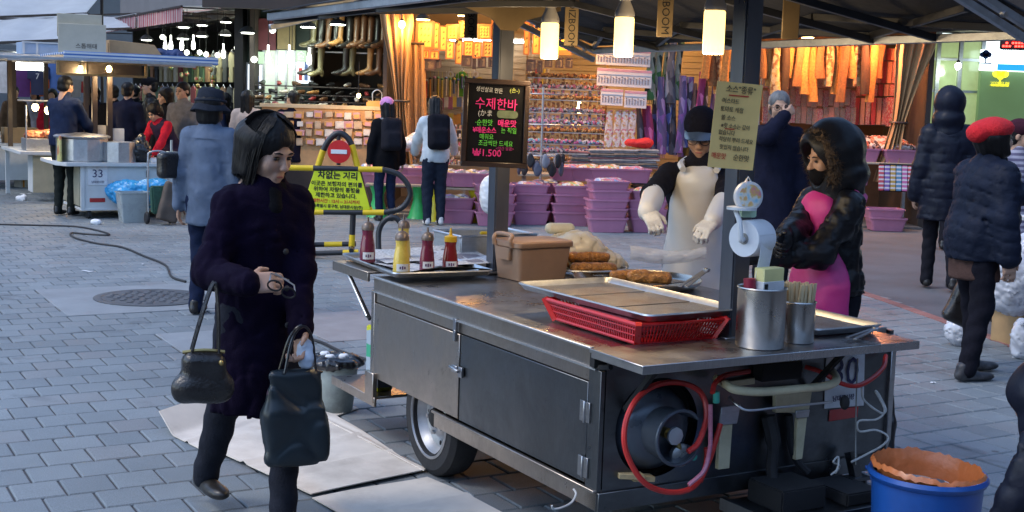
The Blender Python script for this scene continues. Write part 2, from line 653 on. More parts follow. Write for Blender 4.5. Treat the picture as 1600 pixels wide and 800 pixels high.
tag(ground, kind='structure')
PU, PV, GAP = .2085, .235, .009
org = G(11.2, 758.7)
OU, OV = uvof(org)
ASPH_A, ASPH_B = G(1338, 453), G(1482, 503)           # edge of the asphalt, marked by a line of red brick
ad_ = (ASPH_B - ASPH_A).normalized()
def on_asphalt(p):
    r = p - ASPH_A
    return r.x * ad_.y - r.y * ad_.x < 0 if False else (ad_.x * r.y - ad_.y * r.x) > 0
slabs = []                                            # (u0,u1,v0,v1) cleared of small pavers
def snap(u0, u1, v0, v1):
    f = lambda x, o, s: o + round((x - o) / s) * s
    return f(u0, OU, PU), f(u1, OU, PU), f(v0, OV, PV), f(v1, OV, PV)
mh = G(236, 466)
mu, mv = uvof(mh)
slabs.append(snap(mu - .75, mu + .8, mv - .72, mv + .78))
su, sv_ = uvof(G(217, 520))
slabs.append(snap(su, su + .85, sv_ - 2.3, sv_))
pu, pv = uvof(G(470, 520))
slabs.append(snap(pu, pu + 1.5, pv - .5, pv + .75))
def in_view(p, m=0.25):
    if p.y < 4.0 - m:
        return False
    return abs(p.x) < .42 * p.y + m
def paver_mesh(w, l):
    b = MB()
    c = .006
    b.add([(-w / 2, -l / 2, -.012), (w / 2, -l / 2, -.012), (w / 2, l / 2, -.012), (-w / 2, l / 2, -.012),
           (-w / 2, -l / 2, -c), (w / 2, -l / 2, -c), (w / 2, l / 2, -c), (-w / 2, l / 2, -c),
           (-w / 2 + c, -l / 2 + c, 0), (w / 2 - c, -l / 2 + c, 0), (w / 2 - c, l / 2 - c, 0), (-w / 2 + c, l / 2 - c, 0)],
          [(0, 1, 5, 4), (1, 2, 6, 5), (2, 3, 7, 6), (3, 0, 4, 7), (4, 5, 9, 8), (5, 6, 10, 9), (6, 7, 11, 10), (7, 4, 8, 11), (8, 9, 10, 11)])
    return b
pavement = thing('pavement', None, None)
tag(pavement, kind='structure')
pb = paver_mesh(PU - GAP, PV - GAP)
pme = pb.mesh('paver', 0)
pme.materials.append(PAVER)
spots = []
rows = range(-34, 110)
for r_ in rows:
    v = OV + (r_ - .5) * PV
    off = .5 * PU * (r_ % 2)
    for k in range(-110, 140):
        u = OU + (k + .5) * PU + off
        p = UV(u, v)
        if not in_view(p, 2.4) or p.y > 22.5 or on_asphalt(p):
            continue
        if any(a + .08 < u < b - .08 and c + .08 < v < d - .08 for a, b, c, d in slabs):
            continue
        spots.append((p, u, v))
hidden_under = lambda u, v: 2.75 < u < 4.0 and 3.9 < v < 5.6
spots.sort(key=lambda s: (not in_view(s[0], .1), hidden_under(s[1], s[2]), s[0].y))
far_b = MB()
rr = random.Random(3)
for i, (p, u, v) in enumerate(spots):
    e = (rr.uniform(-.006, .006), rr.uniform(-.006, .006), TH + rr.uniform(-.006, .006))
    q = p + Vector((rr.uniform(-.001, .001), 0, rr.uniform(-.0015, .002)))
    if i < 300:
        o = link('paver', pme, None, pavement, q, e)
    else:
        M = Matrix.Translation(q) @ Euler(e).to_matrix().to_4x4()
        far_b.add(pb.v, pb.f, M)
tag(far_b.build('paver_field', PAVER, pavement, smooth=0), kind='stuff')
for i, (a, b, c, d) in enumerate(slabs):
    cells = [(a, b, c, d)] if i != 1 else [(a, b, c + k * (d - c) / 3, c + (k + 1) * (d - c) / 3) for k in range(3)]
    for (a, b, c, d) in cells:
        o = MB().box((0, 0, -.008), (b - a - .012, d - c - .012, .016)).build('concrete_slab', PINKC if i == 2 else CONC, pavement, bevel=.004)
        o.location = UV((a + b) / 2, (c + d) / 2, .0045)
        o.rotation_euler = (0, 0, TH)
# cast iron manhole cover let into its slab
IRON = mat('cast_iron', (.10, .105, .115), .55, .55, var=.35, scale=14, bump=.3, bscale=80, dirt=.5, dcol=(.2, .2, .2))
mhole = thing('manhole_cover', 'round cast iron manhole cover in the paving', 'manhole cover', (mh.x, mh.y, .005))
MB().lathe([(.46, 0), (.46, .006), (.40, .006), (.40, .002)], 40).build('rim', IRON, mhole)
MB().lathe([(.395, 0), (.395, .006)], 40).build('lid', IRON, mhole)
kb = MB()
for i in range(-4, 5):
    for j in range(-4, 5):
        if math.hypot(i, j) < 4.3:
            kb.box((i * .08, j * .08, .008), (.05 if (i + j) % 2 else .018, .018 if (i + j) % 2 else .05, .005))
tag(kb.build('tread_pattern', IRON, mhole, smooth=0), kind='stuff')
# asphalt lane beyond the pavers, red brick line along its edge
nrm = Vector((-ad_.y, ad_.x, 0))
if not on_asphalt(ASPH_A + nrm):
    nrm = -nrm
road = thing('road', None, None); tag(road, kind='structure')
rb = MB()
a0, b0 = ASPH_A - ad_ * 9, ASPH_B + ad_ * 8
rb.add([a0 + Vector((0, 0, -.003)), b0 + Vector((0, 0, -.003)), b0 + nrm * 40 + Vector((0, 0, -.003)), a0 + nrm * 40 + Vector((0, 0, -.003))], [(0, 1, 2, 3)])
rb.build('asphalt_surface', ASPHALT, road)
REDB = mat('red_kerb_brick', (.30, .13, .11), .8, var=.25, scale=9, bump=.3, bscale=120, rnd=.2, dirt=.4, dcol=(.15, .12, .12))
rme = MB().box((0, 0, -.01), (.105, .19, .03)).mesh('brick', 0, .003)
rme.materials.append(REDB)
ang = math.atan2(-ad_.x, ad_.y)
for k in range(-42, 22):
    p = ASPH_A + ad_ * (k * .2) - nrm * .02
    if in_view(p, 3.0) and p.y < 21:
        link('brick', rme, None, road, p + Vector((0, 0, .002)), (0, 0, ang))

# ================================================================ the food cart in front
CU, CV = 3.2, 4.72
def LC(u, v, z):
    return Vector((u - CU, v - CV, z))
ST_SIDE = steel('steel_side', (.43, .375, .325), .30, (1, 26, 1.5), .55, (.12, .105, .09))  # brown tint puts the warm reflections into the steel's base colour
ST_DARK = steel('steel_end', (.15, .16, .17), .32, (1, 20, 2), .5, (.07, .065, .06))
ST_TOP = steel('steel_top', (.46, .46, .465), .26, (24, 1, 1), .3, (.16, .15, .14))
ST_BAR = steel('steel_bar', (.42, .42, .43), .3, (1, 1, 6), .3, (.12, .1, .09))
ALU = steel('aluminium', (.62, .63, .64), .36, (3, 3, 3), .25, (.3, .3, .3))
BLK = mat('black_rubber', (.018, .018, .02), .75, var=.3, scale=12, dirt=.25, dcol=(.07, .065, .06))
DARKV = mat('soot_black', (.012, .012, .013), .9, var=.2)
GALV = steel('galvanised', (.5, .52, .54), .45, (1, 1, 8), .4, (.2, .2, .2))
BLUE_ST = mat('blue_grey_painted_steel', (.15, .165, .20), .34, .75, var=.2, scale=5, stretch=(1, 1, .2), dirt=.35, dcol=(.12, .1, .08))
CREAM = mat('cream_enamel', (.62, .56, .36), .42, var=.1, scale=9, dirt=.5, dcol=(.22, .15, .07), coat=.2)
REDH = mat('red_hose', (.52, .03, .025), .38, var=.15, scale=20, dirt=.2, dcol=(.2, .02, .02))
PINKH = mat('clear_pink_hose', (.45, .16, .22), .25, var=.1, scale=20, coat=.3)
WHITEP = mat('white_plastic', (.72, .73, .74), .4, var=.06, scale=8)
TYRE = mat('tyre_rubber', (.016, .016, .018), .82, var=.3, scale=20, bump=.2, bscale=90, dirt=.35, dcol=(.06, .055, .05))
RIMM = mat('silver_rim_paint', (.42, .43, .45), .42, .75, var=.12, scale=10, dirt=.5, dcol=(.13, .11, .09))

cart = thing('food_cart', 'steel street food cart number 30 with grey posts and canopy', 'food cart', UV(CU, CV), TH)
U0, U1, V0, V1, ZB, ZT = 2.52, 3.94, 3.714, 5.735, .248, .84
# carcass just inside the skins
bx('carcass', LC((U0 + U1) / 2 + .01, 4.42, .56), (U1 - U0 - .05, 1.30, .49), DARKV, cart)
cb = MB()
cb.box(LC((U0 + U1) / 2, 5.385, .695), (U1 - U0 - .05, .64, .24))
cb.box(LC(U0 + .45, 5.385, .45), (.55, .64, .25))
cb.build('carcass_rear', DARKV, cart)
def side_box(name, v0, v1, z0, z1, out, m, bevel=.002, th=.02):
    return MB().box(LC(U0 - out + th / 2, (v0 + v1) / 2, (z0 + z1) / 2), (th, v1 - v0, z1 - z0)).build(name, m, cart, bevel=bevel)
side_box('top_band', 3.785, V1, .768, .838, .0, ST_SIDE)
side_box('lower_band', 3.745, V1, .712, .764, -.006, ST_SIDE)
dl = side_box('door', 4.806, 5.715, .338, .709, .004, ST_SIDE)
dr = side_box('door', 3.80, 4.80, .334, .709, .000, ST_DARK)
tag(dl, 'left side door, warm reflection tinted into its steel'); tag(dr, 'dark right side door')
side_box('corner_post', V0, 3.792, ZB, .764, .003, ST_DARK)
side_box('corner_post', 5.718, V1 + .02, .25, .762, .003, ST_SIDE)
rail = MB()
rail.box(LC(U0 + .012, 4.375, .289), (.03, 1.32, .078))
rail.box(LC(U0 + .0, 4.375, .322), (.036, 1.32, .012))
rail.build('bottom_rail', ST_SIDE, cart, bevel=.002)
bead = MB()
bead.box(LC(U0 - .004, 4.74, .766), (.016, 2.0, .006))
bead.build('edge_bead', ALU, cart)
bead = MB().box(LC(U0 - .006, 4.75, .838), (.02, 1.955, .010)).build('edge_bead', ALU, cart, bevel=.002)
# hinges and the two latches
for (vv, zz) in ((3.80, .60), (3.80, .395)):
    hb = MB()
    hb.box(LC(U0 - .007, vv + .018, zz), (.008, .03, .075))
    hb.box(LC(U0 - .007, vv - .016, zz), (.008, .03, .075))
    hb.cyl(LC(U0 - .012, vv, zz - .04), LC(U0 - .012, vv, zz + .04), .006, n=8)
    hb.build('hinge', ST_BAR, cart, bevel=.001)
lb = MB()
lb.box(LC(U0 - .01, 4.83, .555), (.012, .05, .03)); lb.box(LC(U0 - .01, 4.775, .55), (.012, .035, .045))
lb.cyl(LC(U0 - .02, 4.86, .56), LC(U0 - .02, 4.78, .553), .008, n=8)
lb.build('latch', ST_BAR, cart, bevel=.0015)
lb = MB()
lb.box(LC(U0 - .008, 4.838, .745), (.012, .026, .055)); lb.box(LC(U0 - .010, 4.838, .70), (.012, .02, .05))
lb.build('latch', ST_BAR, cart, bevel=.0015)
lb = MB()
lb.box(LC(U0 + .0, 3.75, .80), (.04, .03, .05)); lb.cyl(LC(U0 + .0, 3.73, .775), LC(U0 + .0, 3.66, .79), .01, n=8)
lb.build('shelf_hinge', DARKV, cart)
# end wall with its round opening for the gas bottle
HC, HR = (2.775, .535), .186
eb = MB()
n = 48
cu0, cu1, cz0, cz1 = U0 + .02, U1, .318, .815
ins, outs = [], []
for i in range(n):
    a = 2 * math.pi * i / n
    ca, sa = math.cos(a), math.sin(a)
    ins.append((HC[0] + HR * ca, HC[1] + HR * sa))
    ts = []
    if ca > 1e-6: ts.append((cu1 - HC[0]) / ca)
    if ca < -1e-6: ts.append((cu0 - HC[0]) / ca)
    if sa > 1e-6: ts.append((cz1 - HC[1]) / sa)
    if sa < -1e-6: ts.append((cz0 - HC[1]) / sa)
    t_ = min(ts)
    outs.append((HC[0] + t_ * ca, HC[1] + t_ * sa))
# corner points have to be in the outline
for cxy in ((cu0, cz0), (cu0, cz1), (cu1, cz0), (cu1, cz1)):
    j = min(range(n), key=lambda q: (outs[q][0] - cxy[0]) ** 2 + (outs[q][1] - cxy[1]) ** 2)
    outs[j] = cxy
vs = [LC(u, V0, z) for u, z in ins] + [LC(u, V0, z) for u, z in outs] + [LC(u, V0 + .03, z) for u, z in ins]
fs = [(i, (i + 1) % n, n + (i + 1) % n, n + i) for i in range(n)] + [(i, 2 * n + i, 2 * n + (i + 1) % n, (i + 1) % n) for i in range(n)]
eb.add(vs, fs)
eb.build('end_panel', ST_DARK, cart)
eb = MB()
eb.lathe([(.19, 0), (.19, .5)], 32, Matrix.Translation(LC(HC[0], V0 + .012, HC[1])) @ Matrix.Rotation(-math.pi / 2, 4, 'X'))
eb.f = [f[::-1] for f in eb.f if len(f) == 4] + [eb.f[-1]]
eb.build('bottle_well', DARKV, cart)
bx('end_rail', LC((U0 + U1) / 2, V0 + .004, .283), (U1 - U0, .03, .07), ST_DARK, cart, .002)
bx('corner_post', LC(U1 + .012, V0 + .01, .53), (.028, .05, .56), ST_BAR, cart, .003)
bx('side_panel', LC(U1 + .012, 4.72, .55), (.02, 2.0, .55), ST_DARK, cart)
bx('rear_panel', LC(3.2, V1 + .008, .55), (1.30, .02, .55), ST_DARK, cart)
bx('floor_panel', LC(3.2, 4.38, .262), (1.30, 1.28, .02), DARKV, cart)
# worktop, fold-down serving shelf, far shelf with its strut, low step
bx('worktop', LC((U0 + U1) / 2, (V0 + V1) / 2 + .01, .822), (U1 - U0 - .006, V1 - V0 - .02, .03), ST_TOP, cart, .003)
shb = MB()
shb.box(LC(3.115, 3.56, .843), (1.295, .325, .014)); shb.box(LC(3.115, 3.404, .834), (1.295, .012, .030)); shb.box(LC(2.474, 3.56, .834), (.012, .30, .030)); shb.box(LC(3.757, 3.56, .834), (.012, .30, .030))
shb.build('serving_shelf', ST_TOP, cart, bevel=.002)
for uu in (2.62, 3.50):
    MB().bar(LC(uu, 3.70, .62), LC(uu, 3.50, .83), .02, .02).build('shelf_bracket', DARKV, cart)
shb = MB()
shb.box(LC(3.06, 5.985, .851), (1.13, .46, .012)); shb.box(LC(2.502, 5.985, .830), (.014, .46, .042)); shb.box(LC(3.06, 6.21, .830), (1.13, .014, .042))
shb.build('far_shelf', ST_SIDE, cart, bevel=.002)
for uu in (2.515, 3.55):
    MB().tube([LC(uu, 6.06, .812), LC(uu, 5.80, .628)], .0085, 10).build('shelf_strut', ALU, cart)
    MB().bar(LC(uu + .012, 6.08, .812), LC(uu + .012, 5.79, .615), .012, .02).build('shelf_strut', DARKV, cart)
shb = MB()
shb.box(LC(2.84, 5.95, .235), (.66, .52, .014)); shb.box(LC(2.507, 5.94, .222), (.014, .56, .046)); 
shb.build('low_step', ST_SIDE, cart, bevel=.002)
bx('step_plate', LC(2.507, 5.72, .29), (.024, .10, .15), ST_SIDE, cart, .003)
# wheels
def cart_wheel(u, v, sgn):
    w = MB().lathe([(.165, -.07), (.235, -.075), (.262, -.055), (.268, -.02), (.268, .02), (.262, .055), (.235, .075), (.165, .07), (.165, -.07)], 40, caps=False).build('wheel', TYRE, cart)
    w.location = LC(u, v, .266)
    w.rotation_euler = (0, -sgn * math.pi / 2, 0)
    rim = MB().lathe([(.178, .062), (.186, .074), (.176, .078), (.165, .05), (.150, .03), (.140, .012), (.105, .002), (.085, .028), (.062, .034), (.05, .034), (.05, .02), (.0001, .02)], 40, caps=False)
    rim.build('rim', RIMM, w)
    hb = MB().lathe([(.042, .02), (.042, .05), (.03, .058), (.0001, .06)], 20).build('hub_cap', DARKV, w)
    for k in range(5):
        a = 2 * math.pi * k / 5 + .4
        MB().cyl((.072 * math.cos(a), .072 * math.sin(a), .03), (.072 * math.cos(a), .072 * math.sin(a), .046), .011, n=6).build('nut', ST_BAR, w)
    for k in range(8):
        a = 2 * math.pi * k / 8
        M = Matrix.Rotation(a, 4, 'Z') @ Matrix.Translation((.122, 0, .0085))
        MB().lathe([(.014, 0), (.0001, .004)], 10, M, 1, .7).build('vent_hole', DARKV, w)
cart_wheel(U0 + .085, 5.12, 1)
cart_wheel(U1 - .085, 5.12, -1)
# gear hanging under and at the end of the cart: folded cream push frame, draw bar platform, jockey wheel
def end_pt(px, py, v=V0):
    d = ray(px, py)
    k = (v - Vector((0, 0, EYE)).dot(VX)) / d.dot(VX)
    p = Vector((0, 0, EYE)) + d * k
    return LC(p.dot(UX), p.dot(VX), p.z)
vf = 3.56
loop = [end_pt(1120, 592, 3.68), end_pt(1135, 601, 3.56), end_pt(1150, 609, 3.52), end_pt(1190, 612, 3.51), end_pt(1245, 608, 3.51), end_pt(1290, 603, 3.53), end_pt(1307, 594, 3.58), end_pt(1300, 580, 3.68)]
MB().tube(spline(loop, 6), .0165, 10).build('push_handle', CREAM, cart)
def flat_plate(name, c0, c1, c2, c3, th, m):
    b = MB()
    q = [Vector(x) for x in (c0, c1, c2, c3)]
    o = Vector((0, th, 0))
    b.add(q + [x + o for x in q], [(0, 1, 2, 3), (7, 6, 5, 4), (0, 4, 5, 1), (1, 5, 6, 2), (2, 6, 7, 3), (3, 7, 4, 0)])
    return b.build(name, m, cart, bevel=.002)
E_ = end_pt
flat_plate('frame_leg', E_(1126, 664, 3.66), E_(1145, 662, 3.66), E_(1140, 732, 3.66), E_(1122, 734, 3.66), .02, CREAM)
flat_plate('frame_leg', E_(1247, 650, 3.66), E_(1262, 648, 3.66), E_(1254, 717, 3.66), E_(1243, 719, 3.66), .02, CREAM)
flat_plate('frame_plate', E_(1212, 612, 3.66), E_(1270, 606, 3.66), E_(1264, 645, 3.66), E_(1212, 645, 3.66), .02, CREAM)
flat_plate('frame_plate', E_(1140, 596, 3.69), E_(1180, 590, 3.69), E_(1180, 600, 3.69), E_(1140, 606, 3.69), .01, CREAM)
flat_plate('hinge_plate', E_(1128, 636, 3.65), E_(1158, 632, 3.65), E_(1152, 662, 3.65), E_(1124, 665, 3.65), .008, GALV)
flat_plate('hinge_plate', E_(1244, 642, 3.65), E_(1266, 640, 3.65), E_(1264, 652, 3.65), E_(1244, 654, 3.65), .008, GALV)
MB().tube(spline([E_(1140, 620, 3.6), E_(1152, 633, 3.55), E_(1170, 641, 3.53), E_(1220, 636, 3.53), E_(1300, 628, 3.55)], 6), .005, 8).build('brake_rod', ALU, cart)
MB().sphere(E_(1320, 629, 3.56), .024, 14, 10, (.8, .8, 1.2)).build('rod_knob', BLK, cart)
MB().tube(spline([E_(1200, 650, 3.69), E_(1208, 690, 3.67), E_(1206, 740, 3.66), E_(1222, 785, 3.6)], 5), [.03] * 6 + [.022] * 10, 8).build('strut_cover', BLK, cart)
MB().tube(spline([E_(1232, 648, 3.69), E_(1236, 690, 3.69), E_(1244, 718, 3.68), E_(1262, 738, 3.66)], 5), .016, 8).build('strut_cover', BLK, cart)
bx('junction_box', E_(1215, 578, 3.68), (.20, .06, .07), DARKV, cart, .004)
pl = MB()
pl.box(LC(3.42, 3.56, .205), (.62, .32, .02)); pl.box(LC(3.42, 3.395, .205), (.64, .02, .05)); pl.box(LC(3.10, 3.56, .205), (.02, .32, .05)); pl.box(LC(3.74, 3.56, .205), (.02, .32, .05))
pl.build('drawbar_platform', ST_DARK, cart, bevel=.002)
jw = MB().lathe([(.03, -.022), (.085, -.026), (.10, -.015), (.10, .015), (.085, .026), (.03, .022), (.03, -.022)], 28, caps=False).build('jockey_wheel', TYRE, cart)
jw.location = E_(1342, 772, 3.60); jw.location.z = .105
jw.rotation_euler = (0, math.pi / 2, .15)
MB().lathe([(.03, -.028), (.075, -.02), (.03, -.01)], 20).build('rim', GALV, jw)
fb = MB()
p = jw.location.copy()
for s_ in (-.04, .04):
    fb.bar(p + Vector((s_, 0, 0)), p + Vector((s_, .02, .15)), .008, .03)
fb.box(p + Vector((0, .02, .155)), (.10, .06, .014)); fb.bar(p + Vector((0, .02, .15)), p + Vector((0, .06, .25)), .035, .035)
fb.build('jockey_fork', ST_DARK, cart)
fb = MB()
for k in range(9):
    a = 2 * math.pi * k / 9
    fb.tube([E_(1335, 740, 3.64) + Vector((.02, 0, 0)), E_(1335, 740, 3.64) + Vector((.02 + .05 * math.cos(a), -.05, .05 * math.sin(a)))], .006, 6)
bx('battery_box', LC(3.30, 3.58, .26), (.22, .20, .09), DARKV, cart, .006)
bx('tool_tray', LC(3.58, 3.56, .24), (.18, .22, .05), BLK, cart, .006)
# number plate 30 and red reflector
plate = flat_plate('number_plate', E_(1291, 553, 3.708), E_(1352, 550, 3.708), E_(1350, 634, 3.708), E_(1288, 639, 3.708), .004, mat('plate_white', (.70, .72, .74), .4, var=.08, scale=9, dirt=.45, dcol=(.35, .18, .08)))
NAVY = mat('navy_print', (.02, .025, .10), .5, var=.1)
c_ = E_(1321, 583, 3.702)
text('30', .165, NAVY, plate, Matrix.Translation(c_) @ Matrix.Rotation(math.pi / 2, 4, 'X'), 'lettering', .0012, bold=-.0005, sx=.92)
text('남대문시장', .026, NAVY, plate, Matrix.Translation(E_(1318, 622, 3.702)) @ Matrix.Rotation(math.pi / 2, 4, 'X'), 'lettering', .001)
flat_plate('reflector', E_(1297, 641, 3.708), E_(1342, 635, 3.708), E_(1340, 652, 3.708), E_(1295, 659, 3.708), .004, mat('red_reflector', (.42, .02, .02), .35, coat=.5))
# posts
def post(u, v, z1):
    b = MB().box(LC(u, v, (.84 + z1) / 2), (.082, .082, z1 - .838))
    return b.build('post', BLUE_ST, cart, bevel=.006)
PB, PA = (3.135, 3.755), (3.165, 5.66)
post(*PB, 2.24); post(*PA, 2.24)
for (pu_, pv_) in (PB, PA):
    bx('post_foot', LC(pu_, pv_, .848), (.15, .12, .012), ST_BAR, cart, .002)
# canopy: two sloping cloth panels on a folding frame
CLOTH = mat('canopy_cloth', (.014, .016, .022), .85, var=.2, scale=3, bump=.3, bscale=30, dirt=.35, dcol=(.05, .05, .055))
TANP = mat('tan_steel_plate', (.17, .12, .06), .45, .3, var=.15, scale=7, dirt=.3, dcol=(.12, .09, .05))
DK = mat('dark_frame_paint', (.03, .032, .038), .45, .3, var=.2, scale=9)
RU, EL, ER, VN, VF = 3.15, 2.17, 4.13, 3.25, 6.30
ZR, ZL_, ZR_ = 2.36, 2.095, 2.02
def roof_panel(u0, z0, u1, z1, name):
    def f(a, b):
        z = z0 + (z1 - z0) * a - .018 * math.sin(math.pi * a) * (1 + .4 * math.sin(9 * b))
        return LC(u0 + (u1 - u0) * a, VN - .02 + (VF - VN + .04) * b, z + .03)
    MB().grid(f, 10, 16).build(name, CLOTH, cart, solid=.006)
roof_panel(EL - .03, ZL_, RU, ZR, 'canopy_cloth')
roof_panel(ER + .03, ZR_, RU, ZR, 'canopy_cloth')
RAILM = steel('canopy_rail', (.40, .43, .47), .4, (2, 2, 2), .3)
MB().tube([LC(RU, VN, ZR), LC(RU, VF, ZR)], .022, 10).build('ridge_pole', DK, cart)
for (uu, zz, nm) in ((EL, ZL_, 'eave_rail'), (ER, ZR_, 'eave_rail')):
    MB().bar(LC(uu, VN, zz), LC(uu, VF, zz), .03, .035).build(nm, RAILM, cart, bevel=.003)
for vv in (VN, VF):
    for uu, zz in ((EL, ZL_), (ER, ZR_)):
        b = MB()
        b.bar(LC(uu, vv, zz), LC(RU, vv, ZR), .028, .030)
        b.build('gable_rail', RAILM, cart, bevel=.003)
        b = MB()
        b.bar(LC(uu, vv, zz - .052), LC(RU, vv, ZR - .052), .022, .030)
        b.build('gable_rail', RAILM, cart, bevel=.003)
        for k in range(6):
            t_ = (k + .5) / 6
            q = LC(uu + (RU - uu) * t_, vv - .014, zz + (ZR - zz) * t_ - .026)
            MB().cyl(q, q + Vector((0, -.02, 0)), .011, n=8).build('clamp', ST_BAR, cart)
# scissor struts between the posts' heads and the rails
def strut(a, b, r=.013, m=DK):
    MB().bar(a, b, .022, .03).build('canopy_strut', m, cart, bevel=.002)
for vv in (4.1, 5.0, 5.66, 3.755):
    for uu, zz in ((EL, ZL_), (ER, ZR_)):
        strut(LC(RU, vv, 2.16), LC(uu, vv, zz))
for v0_, v1_ in ((3.3, 4.1), (4.1, 5.0), (5.0, 5.66), (5.66, 6.28)):
    for uu, zz in ((EL + .02, ZL_ - .02), (ER - .02, ZR_ + .02)):
        strut(LC(uu, v0_, zz), LC(uu + (RU - uu) * .35, v1_, zz + .06))
        strut(LC(uu, v1_, zz), LC(uu + (RU - uu) * .35, v0_, zz + .06))
strut(LC(RU, VN + .1, 2.19), LC(RU, VF - .1, 2.19))
# gusset plates at the far post, plates lettered on the hangers
for sx_ in (-1, 1):
    M = Matrix.Translation(LC(PA[0], PA[1] - .046, 2.06)) @ Matrix.Rotation(math.pi / 2, 4, 'X')
    MB().prism([(0, .15), (sx_ * .30, .15), (sx_ * .30, .115), (sx_ * .10, .055), (sx_ * .045, .0), (0, .0)][::sx_], .006, M).build('gusset_plate', TANP, cart)
def hanger(px, py, Y, h, nm=True):
    c = D(px, py, Y)
    q = Matrix.Translation(Vector((-CU, -CV, 0))) @ Matrix.Rotation(-TH, 4, 'Z') @ c
    o = MB().box((0, 0, 0), (.068, .012, h)).build('hanger_plate', TANP, cart, bevel=.002)
    o.location = q
    o.rotation_euler = (0, 0, -TH)
    if nm:
        text('DIZBOOM', .048, DARKV, o, Matrix.Translation((0, -.0075, -.01)) @ Matrix.Rotation(math.pi / 2, 4, 'X') @ Matrix.Rotation(-math.pi / 2, 4, 'Z'), 'lettering', .0006)
hanger(736, 26, 6.75, .22); hanger(893, 36, 6.35, .22); hanger(1040, 10, 5.6, .26); hanger(1236, 22, 5.2, .20, False)
# lamps on the ridge
BULB = mat('lamp_tube_glow', (1, .9, .7), .4, emit=1.35, ecol=(1.0, .64, .18))
SOCK = mat('lamp_socket_plastic', (.55, .53, .5), .45, var=.05)
def light(name, loc, energy, color, radius=.04, parent=None):
    l = bpy.data.lights.new(name, 'POINT')
    l.energy, l.color, l.shadow_soft_size = energy, color, radius
    o = bpy.data.objects.new(name, l)
    COL.objects.link(o)
    o.location = loc
    if parent is not None:
        o.parent = parent
    return o
WARM = (1.0, .72, .40)
for i, (vv, lab) in enumerate(((5.19, 'glowing tube lamp hanging nearest the chalkboard'), (4.58, 'glowing tube lamp in the middle of the three under the canopy'), (3.97, 'glowing tube lamp hanging nearest the paper menu sign'))):
    t = thing('lamp', lab, 'lamp', UV(3.15, vv, 2.0), 0, 'tube lamps under the canopy')
    MB().lathe([(.038, -.085), (.042, -.08), (.042, .075), (.038, .08)], 20).build('bulb', BULB, t)
    MB().lathe([(.040, .08), (.043, .085), (.043, .10), (.028, .135), (.022, .15)], 20).build('lamp_base', SOCK, t)
    MB().lathe([(.024, .15), (.036, .16), (.036, .21), (.014, .22), (.006, .225), (.006, .33)], 16).build('socket', SOCK, t)
    light('lamp_light', (0, 0, -.12), 4.5, WARM, .045, t)

# ================================================================ things on, in and around the cart
# ---- gas bottle lying in the round opening, with collar, valve and regulator
GASM = mat('gas_bottle_paint', (.085, .105, .135), .32, .35, var=.25, scale=5, dirt=.35, dcol=(.03, .03, .03), coat=.15)
gas = thing('gas_bottle', 'grey-blue gas bottle lying in the round hole of the cart end', 'gas bottle', UV(HC[0], V0 + .02, HC[1] - .006), TH)
RX = Matrix.Rotation(math.pi / 2, 4, 'X')
MB().lathe([(.168, -.46), (.170, -.10), (.168, -.05), (.155, .0), (.125, .035), (.08, .055), (.03, .062), (.0001, .062)], 40, RX).build('tank', GASM, gas)
cl = MB()
ring = []
for i in range(29):
    a = RAD(40 + 290 * i / 28)
    ring.append((math.cos(a), math.sin(a)))
vs, fs = [], []
for (c, s_) in ring:
    vs += [(.092 * c, -.03, .092 * s_), (.100 * c, -.155, .100 * s_), (.096 * c, -.155, .096 * s_), (.088 * c, -.03, .088 * s_)]
for i in range(28):
    for k in range(4):
        fs.append((i * 4 + k, i * 4 + (k + 1) % 4, i * 4 + 4 + (k + 1) % 4, i * 4 + 4 + k))
fs += [(0, 1, 2, 3), (115, 114, 113, 112)]
cl.add(vs, fs).build('collar', GASM, gas)
MB().tube([(.1 * math.cos(RAD(40 + 290 * i / 28)), -.155, .1 * math.sin(RAD(40 + 290 * i / 28))) for i in range(29)], .007, 8).build('collar_rim', GASM, gas)
MB().lathe([(.02, .05), (.02, .09), (.014, .09), (.014, .12)], 14, RX).build('valve_body', mat('brass', (.45, .34, .14), .4, .9), gas)
hw = MB()
hw.lathe([(.012, .12), (.034, .122), (.034, .134), (.012, .136)], 9, RX)
hw.build('valve_wheel', mat('valve_grey', (.45, .46, .48), .45, .4), gas, bevel=.001)
MB().lathe([(.0001, 0), (.036, .0), (.043, .012), (.043, .026), (.034, .034), (.018, .038), (.018, .05), (.0001, .05)], 24, Matrix.Translation((.055, -.075, -.085)) @ Matrix.Rotation(math.pi / 2, 4, 'X')).build('regulator', mat('regulator_zinc', (.42, .43, .42), .42, .7), gas)
MB().tube([(.02, -.10, -.01), (.04, -.10, -.05), (.055, -.10, -.08)], .011, 10).build('regulator_neck', mat('brass'), gas)
MB().cyl((.075, -.13, -.08), (.075, -.15, -.08), .014, n=12).build('regulator_cap', mat('green_knob', (.05, .4, .3), .4), gas)
WEDGE = mat('raw_wood', (.50, .38, .2), .8, var=.2, scale=30, stretch=(1, 10, 1))
for i, (px, py, ln, a) in enumerate(((985, 722, .10, -.25), (1003, 733, .09, -.15))):
    q = UV(*[uvof(Vector((0, 0, EYE)) + ray(px, py) * ((V0 - .005) / ray(px, py).dot(VX)))[0]], V0 - .005, 0)
    o = bx('wood_wedge', (0, 0, 0), (ln, .05, .02), WEDGE, None, .002)
    o.location = q + Vector((0, 0, .37 - i * .015)); o.rotation_euler = (0, .1, TH + a)
    tag(o, ['pale wooden wedge jammed under the gas bottle, upper one', 'pale wooden wedge jammed under the gas bottle, lower one'][i], 'wedge', 'wedges under the gas bottle')
